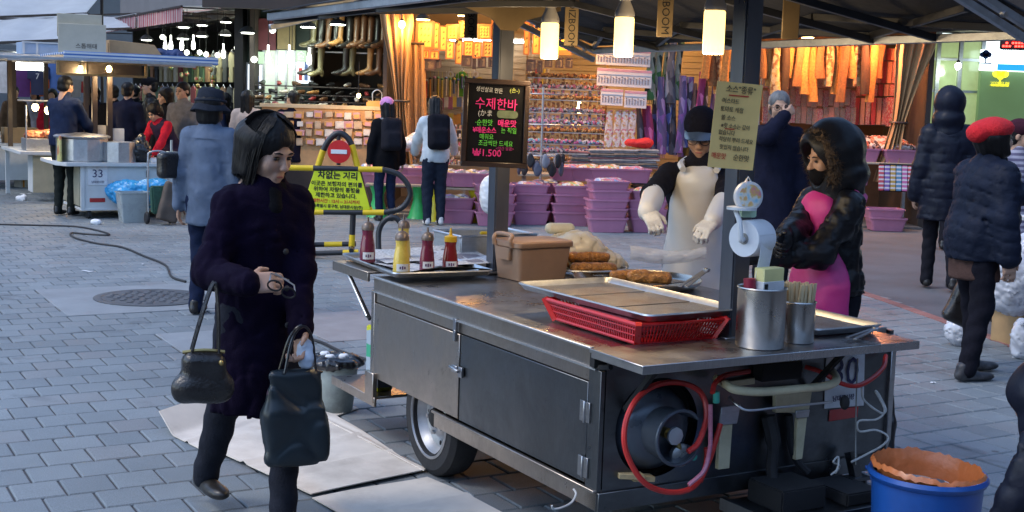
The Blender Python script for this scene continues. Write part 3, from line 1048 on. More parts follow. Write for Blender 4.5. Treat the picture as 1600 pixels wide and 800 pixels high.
# ---- hoses and cords on the cart end
def W(px, py, v):
    d = ray(px, py)
    return Vector((0, 0, EYE)) + d * (v / d.dot(VX))
def hose(name, pts, r, m, label, cat='hose', group=None, nn=10, n=8, closed=False):
    o = MB().tube(spline(pts, nn, closed), r, n, closed).build(name, m)
    return tag(o, label, cat, group)
hose('gas_hose', [W(1075, 706, 3.56), W(1092, 690, 3.56), W(1104, 650, 3.58), W(1096, 615, 3.61), W(1068, 599, 3.62), W(1030, 600, 3.61), W(998, 620, 3.60), W(979, 655, 3.585), W(976, 695, 3.57), W(990, 732, 3.56), W(1012, 758, 3.55), W(1045, 769, 3.55), W(1078, 764, 3.55), W(1098, 742, 3.56), W(1105, 715, 3.57), W(1104, 700, 3.57)], .0105, REDH, 'red gas hose looped round the gas bottle')
hose('clear_hose', [W(1110, 632, 3.55), W(1110, 670, 3.54), W(1109, 700, 3.54), W(1100, 735, 3.53), W(1076, 758, 3.53)], .0085, PINKH, 'thin pink clear hose beside the red hose loop')
hose('gas_hose', [W(1113, 614, 3.56), W(1118, 598, 3.58), W(1135, 586, 3.60), W(1170, 580, 3.64)], .010, REDH, 'short red hose bending up to the underside of the shelf')
hose('gas_hose', [W(1126, 662, 3.63), W(1118, 690, 3.62), W(1108, 720, 3.60), W(1094, 752, 3.57)], .010, REDH, 'short red hose running down behind the clear hose')
hose('gas_hose', [W(1258, 573, 3.69), W(1285, 582, 3.64), W(1312, 598, 3.60), W(1338, 603, 3.58), W(1362, 592, 3.60), W(1380, 574, 3.64), W(1384, 556, 3.69)], .0095, REDH, 'red hose sagging across the white number plate')
tag(MB().cyl(W(1119, 612, 3.56), W(1119, 629, 3.56), .013, n=12).build('hose_valve', mat('green_knob')), 'small green valve knob on the hose', 'valve')
CORDW = mat('dirty_white_cord', (.52, .51, .48), .8, var=.2, scale=30)
hose('white_cord', [W(1346, 603, 3.60), W(1350, 625, 3.60), W(1376, 645, 3.58), W(1384, 640, 3.58), W(1374, 618, 3.60), W(1368, 612, 3.61), W(1382, 640, 3.58), W(1370, 655, 3.58), W(1342, 658, 3.6), W(1343, 674, 3.6), W(1368, 672, 3.58), W(1387, 682, 3.56), W(1380, 695, 3.56), W(1350, 712, 3.6), W(1330, 722, 3.6)], .0045, CORDW, 'tangled white cord hanging at the right end of the cart', 'cord', None, 8, 6)
hose('white_cord', [W(896, 764, 3.68), W(900, 772, 3.66), W(893, 785, 3.64), W(878, 793, 3.62), W(865, 795, 3.62), W(862, 790, 3.62)], .004, CORDW, 'white string end knotted at the bottom rail corner', 'cord', None, 6, 6)
hose('white_cord', [W(1305, 740, 3.6), W(1312, 728, 3.58), W(1302, 722, 3.57), W(1310, 714, 3.57), W(1308, 733, 3.55), W(1298, 742, 3.55)], .004, CORDW, 'white cord knotted round the jockey wheel', 'cord', None, 6, 6)
hose('grey_cord', [W(1340, 560, 3.69), W(1338, 620, 3.66), W(1337, 680, 3.64), W(1337, 726, 3.62)], .003, mat('grey_cord', (.3, .3, .28), .8), 'thin grey cord hanging straight over the number plate', 'cord', None, 6, 6)
BLKP = mat('black_plastic_film', (.012, .012, .015), .3, var=.3, scale=9, coat=.3)
s = SDF(.02); s.disp = lambda P: .008 * noise3(P, 60, 2)
q0, q1 = W(1388, 615, 3.76), W(1384, 705, 3.72)
s.cap(q0, (q0 + q1) / 2 + Vector((.01, 0, 0)), .02, .03).cap((q0 + q1) / 2 + Vector((.01, 0, 0)), q1, .03, .035)
tag(s.build('bag', BLKP, res=.008), 'twisted black plastic bag hanging at the right corner of the cart', 'bag')
BLUEROPE = mat('blue_rope', (.03, .12, .42), .6)
hose('blue_strap', [W(1352, 730, 3.55), W(1372, 732, 3.52), W(1385, 722, 3.50), W(1378, 740, 3.48), W(1360, 748, 3.5)], .008, BLUEROPE, 'blue strap dangling by the jockey wheel', 'strap', None, 6, 6)

# ---- trays
def tray(label, c, su, sv, rz, h=.028, m=ALU, name='baking_tray', flare=.02):
    t = thing(name, label, 'tray', c, rz, 'metal trays on the cart')
    def loop(w, l, z, r):
        return [(x, y, z) for x, y in rrect(w, l, r, 4)]
    L0 = [loop(su - 2 * flare, sv - 2 * flare, .003, .02), loop(su - .012, sv - .012, h - .003, .028), loop(su, sv, h, .032), loop(su + .004, sv + .004, h - .006, .034),
          loop(su - .006, sv - .006, h - .008, .03), loop(su - 2 * flare - .002, sv - 2 * flare - .002, 0, .02)]
    nn = len(L0[0])
    vs = [p for l in L0 for p in l]
    fs = [tuple(range(nn))]
    for i in range(5):
        for j in range(nn):
            fs.append((i * nn + j, (i + 1) * nn + j, (i + 1) * nn + (j + 1) % nn, i * nn + (j + 1) % nn))
    fs.append(tuple(range(5 * nn, 6 * nn))[::-1])
    MB().add(vs, fs).build('pan', m, t, smooth=50)
    return t
def mesh_mat():
    m, t, b = nodes_of('wire_mesh_liner')
    L = t.links.new
    w = N(t, 'TexWave', Scale=95.0, _bands_direction='X'); w2 = N(t, 'TexWave', Scale=95.0, _bands_direction='Y')
    co = coords(t)
    L(co, w.inputs['Vector']); L(co, w2.inputs['Vector'])
    mx = N(t, 'Math', _operation='MAXIMUM')
    L(w.outputs['Fac'], mx.inputs[0]); L(w2.outputs['Fac'], mx.inputs[1])
    n = N(t, 'TexNoise', Scale=7.0, Detail=6.0)
    L(co, n.inputs['Vector'])
    c = mix_rgb(t, ramp(t, mx.outputs[0], [(.5, (.10, .09, .08)), (.9, (.34, .33, .32))]), (.16, .11, .07), ramp(t, n.outputs['Fac'], [(.45, 0.0), (.7, .7)]))
    L(c, b.inputs['Base Color'])
    b.inputs['Metallic'].default_value = .7
    b.inputs['Roughness'].default_value = .42
    bp = N(t, 'Bump', Strength=.4, Distance=.002)
    L(mx.outputs[0], bp.inputs['Height']); L(bp.outputs[0], b.inputs['Normal'])
    return m
MESHL = mesh_mat()
def local(t, p):
    return Matrix.Rotation(-t.rotation_euler.z, 4, 'Z') @ (p - t.location)
t1 = tray('wide metal tray under the sauce bottles', UV(2.79, 5.84, .863), .52, .80, TH - RAD(4))
t2 = tray('shallow metal tray resting across the red basket', UV(2.925, 4.16, .930), .48, .90, TH + RAD(2), .03)
for k in range(3):
    MB().box((0, -.29 + k * .29, .0065), (.43, .272, .005)).build('mesh_liner', MESHL, t2, bevel=.001)
t3 = tray('small metal tray at the right end of the serving shelf', UV(3.58, 3.80, .857), .36, .44, TH, .03)
MB().box((0, 0, .0065), (.31, .39, .005)).build('mesh_liner', MESHL, t3, bevel=.001)
# ---- newspaper in the bottle tray
def news_mat():
    m, t, b = nodes_of('newsprint')
    L = t.links.new
    co = coords(t, (55, 260, 1))
    br = N(t, 'TexNoise', Scale=1.0, Detail=2.0)
    L(co, br.inputs['Vector'])
    co2 = coords(t, (9, 14, 1))
    v = N(t, 'TexVoronoi', Scale=1.0, _distance='CHEBYCHEV')
    L(co2, v.inputs['Vector'])
    sp = t.nodes.new('ShaderNodeSeparateColor'); L(v.outputs['Color'], sp.inputs[0])
    pic = ramp(t, sp.outputs[0], [(.82, 0.0), (.84, .75)])
    txt = ramp(t, br.outputs['Fac'], [(.46, 0.0), (.58, .55)])
    c = mix_rgb(t, (.66, .68, .72), (.16, .17, .19), txt)
    c = mix_rgb(t, c, (.12, .10, .14), pic)
    L(c, b.inputs['Base Color'])
    b.inputs['Roughness'].default_value = .8
    return m
NEWS = news_mat()
ns = thing('newspaper', 'sheets of newspaper lining the tray of sauce bottles', 'newspaper', UV(2.85, 5.86, .868), TH)
def paper_sheet(u0, u1, v0, v1, zf, name='sheet'):
    MB().grid(lambda a, b: (u0 + (u1 - u0) * a, v0 + (v1 - v0) * b, zf(a, b)), 14, 14).build(name, NEWS, ns, smooth=60)
paper_sheet(-.24, .12, -.30, .30, lambda a, b: .006 + .004 * math.sin(7 * a + 5 * b))
paper_sheet(-.20, .30, .02, .32, lambda a, b: .012 + .006 * math.sin(5 * a + 3 * b) + .10 * max(0, b - .62))
paper_sheet(-.05, .38, -.20, .26, lambda a, b: .016 + .006 * math.sin(6 * a + 4 * b) + .035 * max(0, a - .35) + .012 * math.sin(9 * b))
paper_sheet(-.24, .21, -.40, -.27, lambda a, b: .010 + .042 * max(0, .75 - b) * (.6 + .4 * math.sin(4 * a)), 'folded_edge')
# ---- sauce bottles
def bottle(px, py, label, body, cap, h, r, spout, stripe=True):
    p = G(px, py, .885)
    t = thing('sauce_bottle', label, 'bottle', (p.x, p.y, .874), .4)
    k = h / .2
    MB().lathe([(.0001, 0), (r * .96, 0), (r, .006), (r, .05 * k), (r * .88, .095 * k), (r * .72, .13 * k), (r * .70, .145 * k), (r * .76, .16 * k), (r * .78, .17 * k)], 24).build('bottle_body', body, t)
    if spout == 'dome':
        MB().lathe([(r * .82, .165 * k), (r * .84, .175 * k), (r * .74, .195 * k), (r * .4, .206 * k), (.006, .21 * k), (.004, .232 * k), (.0001, .233 * k)], 20).build('cap', cap, t)
    else:
        MB().lathe([(r * .80, .165 * k), (r * .82, .168 * k), (r * .80, .195 * k), (r * .45, .20 * k), (.009, .205 * k), (.004, .245 * k), (.0001, .246 * k)], 20).build('cap', cap, t)
    if stripe:
        yaw = 0.0
        lb = MB().grid(lambda a, b: ((r + .0012) * math.sin(-.75 + 1.5 * a + yaw), -(r + .0012) * math.cos(-.75 + 1.5 * a + yaw), .018 * k + .036 * k * b), 10, 2)
        o = lb.build('paper_label', mat('label_paper', (.72, .72, .70), .7, var=.08), t, smooth=60)
        c = MB()
        for j in range(3):
            c.box((-.012 + .011 * j, -(r + .0022) + .002 * abs(j - 1), .036 * k), (.007, .0012, .012 + .004 * (j % 2)))
        tag(c.build('label_mark', mat('label_ink', (.12, .05, .12), .7), o, smooth=0), kind='stuff')
    t.rotation_euler = (0, 0, .25)
    return t
KET = mat('ketchup_bottle', (.17, .018, .045), .28, var=.15, scale=8, coat=.4)
KET2 = mat('chilli_bottle', (.22, .012, .012), .22, var=.15, scale=8, coat=.5)
MUS = mat('mustard_bottle', (.72, .52, .09), .3, var=.1, scale=8, coat=.4)
CAPG = mat('brown_grey_cap', (.20, .15, .12), .35, .3, var=.15)
CAPY = mat('yellow_cap', (.72, .42, .02), .35, var=.05)
bottle(574, 406, 'dark red sauce bottle at the left end of the tray', KET, CAPG, .2, .040, 'dome')
bottle(630, 402, 'yellow mustard bottle half hidden behind the front mustard bottle', MUS, CAPG, .2, .038, 'dome', False)
bottle(627, 425, 'yellow mustard bottle at the front of the tray', MUS, CAPG, .2, .041, 'dome')
bottle(667, 420, 'dark red sauce bottle with grey cap right of the mustard', KET, CAPG, .185, .037, 'dome')
bottle(703, 418, 'red sauce bottle with yellow pointed cap', KET2, CAPY, .17, .039, 'cone')
# ---- steel drawer box behind the tray, tan lunch box
sbx = thing('steel_box', 'open grey steel box behind the sauce bottles', 'box', UV(3.36, 6.15, .858), TH)
w_, d_, h_ = .46, .32, .135
for nm, c, dd in (('wall', (0, -d_ / 2, h_ / 2), (w_, .008, h_)), ('wall', (0, d_ / 2, h_ / 2), (w_, .008, h_)), ('wall', (-w_ / 2, 0, h_ / 2), (.008, d_ - .01, h_)), ('wall', (w_ / 2, 0, h_ / 2), (.008, d_ - .01, h_)), ('base', (0, 0, .095), (w_ - .012, d_ - .012, .008))):
    bx(nm, c, dd, GALV, sbx, .002)
MB().tube([(x, y, h_) for x, y in rrect(w_ + .012, d_ + .012, .01, 2)], .007, 6, True).build('rolled_rim', GALV, sbx)
kn = thing('knife', 'yellow handled knife lying across the steel box', 'knife', UV(3.33, 6.02, 1.003), TH - .25)
MB().box((0, 0, 0), (.13, .028, .018)).build('handle', mat('yellow_handle', (.65, .48, .03), .4), kn, bevel=.006)
MB().prism([(.065, -.016), (.25, -.012), (.27, .0), (.25, .014), (.065, .016)], .002).build('blade', ALU, kn)
TAN = mat('tan_plastic', (.40, .245, .155), .48, var=.1, scale=6, dirt=.2, dcol=(.2, .13, .09))
tb = thing('lidded_tub', 'tan plastic tub with lid and folded handle', 'tub', UV(3.255, 5.46, .84), TH + RAD(5))
def rloft(sections, name, m, parent, cap0=True, cap1=True, smooth=40):
    vs, fs = [], []
    nn = None
    for (w1, l1, z1, r1) in sections:
        lp = rrect(w1, l1, r1, 4)
        nn = len(lp)
        vs += [(x, y, z1) for x, y in lp]
    for i in range(len(sections) - 1):
        for j in range(nn):
            fs.append((i * nn + j, i * nn + (j + 1) % nn, (i + 1) * nn + (j + 1) % nn, (i + 1) * nn + j))
    if cap0: fs.append(tuple(range(nn))[::-1])
    if cap1: fs.append(tuple((len(sections) - 1) * nn + j for j in range(nn)))
    return MB().add(vs, fs).build(name, m, parent, smooth=smooth)
rloft([(.29, .20, 0, .02), (.325, .235, .165, .025)], 'tub_body', TAN, tb)
rloft([(.338, .25, .162, .028), (.345, .256, .166, .03), (.345, .256, .186, .03), (.33, .24, .193, .028), (.30, .21, .190, .026)], 'lid', TAN, tb)
MB().tube(spline([(-.172, -.07, .165), (-.185, -.072, .20), (-.17, -.06, .222), (-.165, .06, .222), (-.185, .072, .20), (-.172, .07, .165)], 6), .011, 8).build('handle', TAN, tb)
rloft([(.03, .10, .10, .008), (.034, .12, .16, .01)], 'clasp', TAN, tb).location = (-.165, -.0, 0)
# ---- bag of batter and wrapped dough heap
CLOTHB = mat('cream_plastic_bag', (.68, .60, .45), .38, var=.12, scale=6, bump=.3, bscale=22, coat=.25)
s = SDF(.05); s.disp = lambda P: .014 * noise3(P, 22, 5) + .014 * np.exp(-(noise3(P, 30, 6) / .15) ** 2) + .007 * np.exp(-(noise3(P, 60, 8) / .15) ** 2)
c = UV(3.56, 5.66, .84)
for dx, dy, r, z in ((-.10, .0, .12, .08), (.08, -.02, .15, .10), (.22, -.02, .10, .05), (.02, .10, .12, .11), (.30, .02, .06, .03)):
    s.ell(c + Vector((dx, dy, z)), (r, r * .8, r * .75))
tag(s.build('bag', CLOTHB, res=.011), 'heaped cream plastic bag behind the tan tub', 'bag')
s = SDF(.02); s.disp = lambda P: .003 * noise3(P, 50, 5)
c = UV(3.60, 5.74, 1.05)
s.cap(c + Vector((-.06, 0, .0)), c + Vector((.04, .02, 0)), .03)
tag(s.build('dough_roll', mat('pale_dough', (.72, .66, .50), .55, bump=.3, bscale=60), res=.007), 'pale wrapped roll lying on the cream bag', 'roll')
# ---- racks, frying tray and fried rolls
rk = thing('wire_rack', 'oval wire rack under three fried rolls', 'rack', UV(3.60, 5.44, .846), TH)
wb = [(.20 * math.cos(a), .13 * math.sin(a), .03) for a in [2 * math.pi * i / 32 for i in range(32)]]
MB().tube(wb, .005, 6, True).build('rim_wire', ALU, rk)
MB().tube([(x * .85, y * .85, .008) for x, y, z in wb], .004, 6, True).build('foot_wire', ALU, rk)
g = MB()
for i in range(-9, 10):
    x = i * .02; y = .13 * math.sqrt(max(0, 1 - (x / .2) ** 2))
    g.tube([(x, -y, .03), (x * .9, -y * .8, .012), (x * .9, y * .8, .012), (x, y, .03)], .0016, 4)
tag(g.build('wire_mesh', ALU, rk), kind='stuff')
ft = thing('frying_tray', 'big round shallow steel tray in front of the cook', 'tray', UV(3.62, 5.06, .843), TH)
MB().lathe([(.0001, .004), (.27, .004), (.30, .022), (.31, .036), (.315, .036), (.305, .018), (.275, 0), (.0001, 0)], 48).build('pan', steel('greasy_steel', (.55, .52, .45), .25, (3, 3, 3), .5, (.35, .26, .10)), ft)
MB().box((-.08, -.10, .036), (.36, .26, .006), Matrix.Rotation(.2, 4, 'Z')).build('drain_mesh', MESHL, ft, bevel=.002)
FRY = mat('fried_crust', (.42, .17, .03), .5, var=.55, scale=38, bump=1.0, bscale=120, coat=.3)
def fried(label, p, a, ln, r, tilt=0.0):
    s = SDF(.01)
    sd_ = int(p.x * 1000) % 97
    s.disp = lambda P: .004 * noise3(P, 70, sd_) + .003 * noise3(P, 150, sd_ + 1)
    d = Vector((math.cos(a), math.sin(a), math.sin(tilt))) * ln / 2
    s.cap(p - d, p + d, r, r * .94)
    tag(s.build('fried_roll', FRY, res=.0055), label, 'fried roll', 'fried rolls on the cart')
P0 = G(925, 413, .89)
fried('fried roll lying in front on the oval rack', G(928, 419, .888), .25, .19, .03)
fried('fried roll lying at the back of the oval rack', G(905, 410, .89), .45, .17, .028)
fried('fried roll laid on top of the pile on the oval rack', G(920, 402, .935), .22, .17, .029)
fried('left fried roll of the pair on the round tray', G(985, 431, .905), .35, .16, .03)
fried('right fried roll of the pair on the round tray', G(1015, 434, .905), -.05, .16, .031)
tg = thing('tongs', 'long steel tongs leaning on the round tray', 'tongs', UV(3.72, 4.74, .90), TH + .55)
MB().bar((-.14, -.012, -.012), (.16, .0, .035), .018, .004).build('arm', ST_BAR, tg); MB().bar((-.14, .02, -.012), (.16, .008, .035), .018, .004).build('arm', ST_BAR, tg)
MB().box((.165, .004, .036), (.03, .03, .02)).build('spring_end', ST_BAR, tg, bevel=.004)
tg = thing('tongs', 'short steel tongs lying at the right corner of the shelf', 'tongs', UV(3.60, 3.53, .857), TH + .35)
MB().bar((-.11, -.016, .004), (.10, -.004, .016), .014, .004).build('arm', ST_BAR, tg); MB().bar((-.11, .016, .004), (.10, .008, .016), .014, .004).build('arm', ST_BAR, tg)
MB().box((.105, .002, .015), (.02, .03, .016)).build('spring_end', ST_BAR, tg, bevel=.004)
# ---- red slotted basket
REDP = mat('red_basket_plastic', (.62, .012, .012), .33, var=.12, scale=7, coat=.25)
bk = thing('slotted_basket', 'red slotted plastic basket under the shallow tray', 'basket', UV(2.86, 4.02, .845), TH)
bw, bl, bh = .35, .56, .086
def bpos(side, t_, z):
    f = 1 + .16 * (z / bh)
    hw, hl = bw / 2 * f, bl / 2 * f
    return {0: (-hw + 2 * hw * t_, -hl, z), 1: (hw, -hl + 2 * hl * t_, z), 2: (hw - 2 * hw * t_, hl, z), 3: (-hw, hl - 2 * hl * t_, z)}[side]
rim = MB(); slat = MB()
for z, hh in ((.006, .014), (bh - .006, .018)):
    rim.tube([bpos(sd2, .0, z) for sd2 in range(4)], hh / 2, 6, True)
for z in (.036, .060):
    rim.tube([bpos(sd2, .0, z) for sd2 in range(4)], .0035, 6, True)
rim.box((0, 0, .003), (bw, bl, .005))
for sd2 in range(4):
    rim.bar(bpos(sd2, 0, .0), bpos(sd2, 0, bh), .022, .022)
rim.build('rim', REDP, bk)
for sd2 in range(4):
    cnt = 26 if sd2 in (0, 2) else 40
    for i in range(1, cnt):
        slat.bar(bpos(sd2, i / cnt, .0), bpos(sd2, i / cnt, bh - .01), .0055, .004, (0, 1, 0) if sd2 in (0, 2) else (1, 0, 0))
tag(slat.build('slats', REDP, bk), kind='stuff')
rloft([(.36, .34, .02, .03), (.39, .37, .075, .03)], 'lining', mat('pink_lining', (.5, .12, .16), .6), bk)
# ---- steel cans with sticks and a packet
CANM = steel('can_steel', (.50, .48, .45), .28, (1, 1, .5), .5, (.22, .16, .10))
def can(label, u, v, r, h):
    t = thing('steel_can', label, 'can', UV(u, v, .852), TH)
    MB().lathe([(.0001, .002), (r * .97, 0), (r, .004), (r, h - .004), (r + .004, h), (r + .002, h + .004), (r - .004, h), (r - .005, .01), (.0001, .008)], 36).build('can_body', CANM, t)
    return t
can('large steel can beside the post at the shelf front', 3.085, 3.535, .088, .215)
can('smaller steel can full of wooden sticks', 3.288, 3.56, .062, .15)
STK = mat('pale_wood_sticks', (.66, .52, .30), .75, var=.15, scale=15, stretch=(6, 6, 1), rnd=.12)
sme = MB().box((0, 0, .105), (.0095, .0035, .21)).mesh('wooden_stick', 0)
sme.materials.append(STK)
rs = random.Random(4)
k = 0
for i in range(60):
    a, r_ = rs.uniform(0, 6.28), .05 * math.sqrt(rs.random())
    x, y = r_ * math.cos(a), r_ * math.sin(a)
    o = link('wooden_stick', sme, None, None, UV(3.288 + x, 3.56 + y, .864 - rs.uniform(0, .006) + .0), (-y * 1.6 + rs.uniform(-.03, .03), x * 1.6 + rs.uniform(-.03, .03), rs.uniform(0, 3)))
    tag(o, 'thin pale wooden stick standing in the smaller steel can', 'stick', 'wooden sticks in the can')
pk = thing('packet', 'pale yellow and white packet sticking out of the large can', 'packet', UV(3.10, 3.53, .99), TH + .1)
bx('carton', (.01, 0, .075), (.105, .05, .15), mat('packet_yellow', (.78, .70, .30), .6, var=.1), pk, .003)
bx('band', (.01, 0, .085), (.108, .053, .035), mat('packet_white', (.72, .72, .72), .6), pk, .002)
bx('band', (-.03, -.001, .05), (.02, .054, .09), DARKV, pk, .002)
o = MB().tube([UV(3.045, 3.54, .88), UV(3.035, 3.55, 1.10)], [.018, .022], 12).build('red_sleeve', mat('dark_red_sleeve', (.30, .02, .05), .45))
tag(o, 'dark red sleeve standing in the large can by the post', 'sleeve')
bx('floor_stop', (0, 0, 0), (.001, .001, .001), DARKV, cart).location = (0, 0, .5)
# ---- tissue roll on its holder, round dispenser hanging from the post
TISS = mat('white_tissue', (.80, .81, .83), .9, var=.04, scale=10, bump=.15, bscale=60)
tr = thing('tissue_roll', 'white tissue roll on a hook at the post', 'tissue roll', W(1176, 372, 3.62), TH + .25)
MB().lathe([(.02, -.055), (.066, -.055), (.068, -.05), (.068, .05), (.066, .055), (.02, .055), (.02, -.055)], 32, Matrix.Rotation(math.pi / 2, 4, 'Y') ).build('roll', TISS, tr)
MB().lathe([(.021, -.056), (.021, .056)], 16, Matrix.Rotation(math.pi / 2, 4, 'Y')).build('core', mat('grey_card', (.33, .31, .28), .9), tr)
MB().grid(lambda a, b: (-.054 + .10 * a + .012 * math.sin(5 * b), -.066 + .02 * math.sin(3 * b) * a, .02 - .17 * b - .03 * a * b), 8, 10).build('hanging_end', TISS, tr, solid=.001)
hold = MB()
hold.tube(spline([(-.07, .03, .10), (-.085, .0, .06), (-.085, -.01, .0), (-.06, 0, -.002), (.0, 0, 0)], 6), .010, 8)
hold.build('holder_arm', WHITEP, tr)
MB().lathe([(.0001, .0), (.055, .0), (.055, .01), (.0001, .012)], 24, Matrix.Translation((-.05, .02, .105)) @ Matrix.Rotation(.0, 4, 'Y')).build('holder_plate', WHITEP, tr)
dc = thing('round_dispenser', 'small round dispenser with coloured front above the tissue roll', 'dispenser', W(1166, 306, 3.66), .28)
MB().lathe([(.0001, 0), (.052, 0), (.055, .006), (.055, .026), (.05, .03), (.0001, .03)], 32, RX).build('case', WHITEP, dc)
dm, dt, dbs = nodes_of('dispenser_front')
cn = coords(dt, (34, 34, 34)); vn = N(dt, 'TexNoise', Scale=1.0, Detail=2.0); dt.links.new(cn, vn.inputs['Vector'])
dt.links.new(ramp(dt, vn.outputs['Fac'], [(.3, (.30, .60, .75)), (.45, (.75, .75, .7)), (.55, (.75, .5, .15)), (.7, (.75, .25, .3))]), dbs.inputs['Base Color'])
MB().lathe([(.0001, .031), (.044, .031), (.044, .033), (.0001, .034)], 32, RX).build('printed_disc', dm, dc)
MB().prism(rrect(.06, .03, .008, 3), .03, Matrix.Translation((0, 0, -.062)) @ RX).build('spout', mat('pale_green_plastic', (.5, .7, .5), .35), dc)
MB().tube([(-.012, -.01, .05), (0, -.01, .07), (.012, -.01, .05)], .004, 6).build('hook', WHITEP, dc)
# ---- chalkboard and paper menu
BOARD = mat('blackboard', (.007, .007, .009), .6, var=.4, scale=5, rvar=.1, spec=.1)
FRAMEW = mat('dark_wood_frame', (.022, .009, .006), .45, var=.3, scale=12, stretch=(1, 1, 8), coat=.2)
def glow(name, c):
    return mat(name, c, .6, var=.12, scale=60)
PK, GN, WH, YG = glow('pink_marker', (.85, .03, .25)), glow('green_marker', (.16, .75, .08)), glow('white_marker', (.6, .6, .58)), glow('olive_marker', (.45, .5, .12))
cbd = thing('chalkboard', 'framed blackboard menu with pink and green writing on the far post', 'chalkboard', D(774, 193, 6.10))
cbd.rotation_euler = (RAD(-3), RAD(1.0), RAD(6))
bwid, bhei = .315, .415
bx('board', (0, 0, 0), (bwid - .04, .008, bhei - .04), BOARD, cbd)
for nm, c, dd in (('frame', (0, -.004, bhei / 2 - .012), (bwid, .02, .024)), ('frame', (0, -.004, -bhei / 2 + .012), (bwid, .02, .024)), ('frame', (-bwid / 2 + .012, -.004, 0), (.024, .02, bhei - .048)), ('frame', (bwid / 2 - .012, -.004, 0), (.024, .02, bhei - .048))):
    bx(nm, c, dd, FRAMEW, cbd, .003)
def wr(s_, x, z, size, m, sx=1.0, rot=0.0, parent=cbd, y=-.0052, bold=.0, align='CENTER'):
    text(s_, size, m, parent, Matrix.Translation((x, y, z)) @ Matrix.Rotation(math.pi / 2, 4, 'X') @ Matrix.Rotation(rot, 4, 'Z'), 'lettering', .0005, align, sx, 1.0, bold)
wr('생선살로 만든', -.035, .155, .026, WH, .85, -.06); wr('(손-)', .085, .158, .026, YG)
wr('수제한바', .0, .088, .060, PK, .92, -.02, bold=.0); wr('(かま', -.05, .045, .034, WH, .9)
wr('·순한맛', -.055, .0, .033, GN, .85); wr('매운맛', .055, .0, .036, PK, .9, 0, cbd, -.0052, .001)
wr('¥매운소스', -.05, -.035, .031, PK, .85, 0, cbd, -.0052, .0008); wr('는 직일', .065, -.033, .031, GN, .8)
wr('매워요', -.04, -.066, .029, GN, .85); wr('조금씩만 드세요', .005, -.096, .030, GN, .82); wr('<약간 달콤>', .05, -.118, .019, glow('purple_marker', (.45, .03, .2)), .9)
wr('₩1.500', -.035, -.142, .046, PK, .95, .0, cbd, -.0052, .0004)
MB().prism(rrect(.10, .036, .015, 3), .001, Matrix.Translation((.055, -.0045, .045)) @ Matrix.Rotation(math.pi / 2, 4, 'X')).build('wiped_smear', mat('chalk_smear', (.13, .17, .10), .8, var=.4, scale=20), cbd)
PAP = mat('kraft_menu_paper', (.92, .62, .22), .75, var=.07, scale=7, dirt=.15, dcol=(.4, .3, .16))
mn = thing('menu_sign', 'tan paper menu sign with handwriting on the near post', 'sign', D(1149, 197, 4.62))
mn.rotation_euler = (RAD(2), RAD(3.2), RAD(10))
pw, ph = .172, .308
MB().grid(lambda a, b: (-pw / 2 + pw * a, .004 * math.sin(2.5 * a), -ph / 2 + ph * b), 8, 8).build('sheet', PAP, mn, solid=.002)
INK, RED = mat('ink_brown', (.05, .03, .02), .7), mat('ink_red', (.55, .03, .02), .7)
def wm(s_, x, z, size, m, sx=.85, rot=-.03):
    wr(s_, x, z, size, m, sx, rot, mn, -.0015)
wm('소스"종류"', .005, .128, .030, INK); MB().box((0, -.001, .108), (.075, .001, .004)).build('underline', RED, mn)
wm('·머스타드', -.03, .086, .021, INK); wm('토마토 케찹', -.02, .056, .021, INK); wm('쏠 소스', -.03, .026, .021, INK)
wm('※핫 소스는 값이', .0, -.003, .020, INK, .82); MB().box((-.02, -.001, -.012), (.035, .001, .003)).build('underline', RED, mn); wm('없습니다', -.03, -.027, .020, INK); wm('적당히 뿌려 드세요', .008, -.052, .020, INK, .82); wm('맛있지 않습니다', .004, -.080, .020, INK, .82)
wm('매운맛', -.05, -.112, .024, RED); wm('순한맛', .035, -.114, .026, INK)
# ---- cardboard on the ground, rubbish bucket, oil tin, blue barrel
CARD = mat('pale_cardboard', (.72, .64, .55), .8, var=.10, scale=5, bump=.2, bscale=14, dirt=.65, dcol=(.42, .34, .27))
CARDE = mat('brown_cardboard', (.42, .27, .13), .85, var=.12, scale=8)
def card(label, corners, folds=(), lift=.0, curl=0.0):
    ps = [G(x, y) for x, y in corners]
    c = sum(ps, Vector()) / 4
    t = thing('cardboard_sheet', label, 'cardboard', c, 0, 'flattened cardboard by the cart')
    def f(a, b):
        p = (ps[0] * (1 - a) + ps[1] * a) * (1 - b) + (ps[3] * (1 - a) + ps[2] * a) * b
        z = lift + .006 + .004 * math.sin(7 * a + 2) * math.sin(5 * b) + curl * max(0, .25 - a) * 4 * .3
        for fo in folds:
            z += .012 * math.exp(-((a - fo) / .02) ** 2)
        return p - c + Vector((0, 0, z))
    MB().grid(f, 30, 16).build('sheet', CARD, t, smooth=60, solid=-.005)
    for (a, b) in ((.25, .3), (.6, .7), (.75, .25)):
        q = f(a, b)
        MB().lathe([(.008, 0), (.006, .0015), (.0001, .0018)], 8, Matrix.Translation(q + Vector((0, 0, .002)))).build('stain', mat('dark_stain', (.12, .09, .07), .8), t)
card('flattened cardboard sheet behind the walking woman, far corner lifted', [(248, 672), (340, 718), (560, 640), (470, 598)], (.5,), .0, .3)
card('flattened cardboard sheet under the dark shopping bag', [(318, 700), (486, 778), (668, 738), (498, 655)], (.4, .7), .008)
card('flattened cardboard sheet beside the cart wheel', [(488, 782), (610, 850), (820, 820), (668, 748)], (.45,), .002)
card('flattened cardboard sheet between bucket and wheel', [(470, 640), (560, 690), (662, 742), (520, 652)], (), .014)
BKT = mat('grimy_grey_bucket', (.30, .34, .32), .6, var=.25, scale=10, dirt=.6, dcol=(.08, .08, .07))
bp_ = UV(2.60, 6.42, 0)
bu = thing('rubbish_bucket', 'grimy grey bucket with black bag rim at the far end of the cart', 'bucket', bp_)
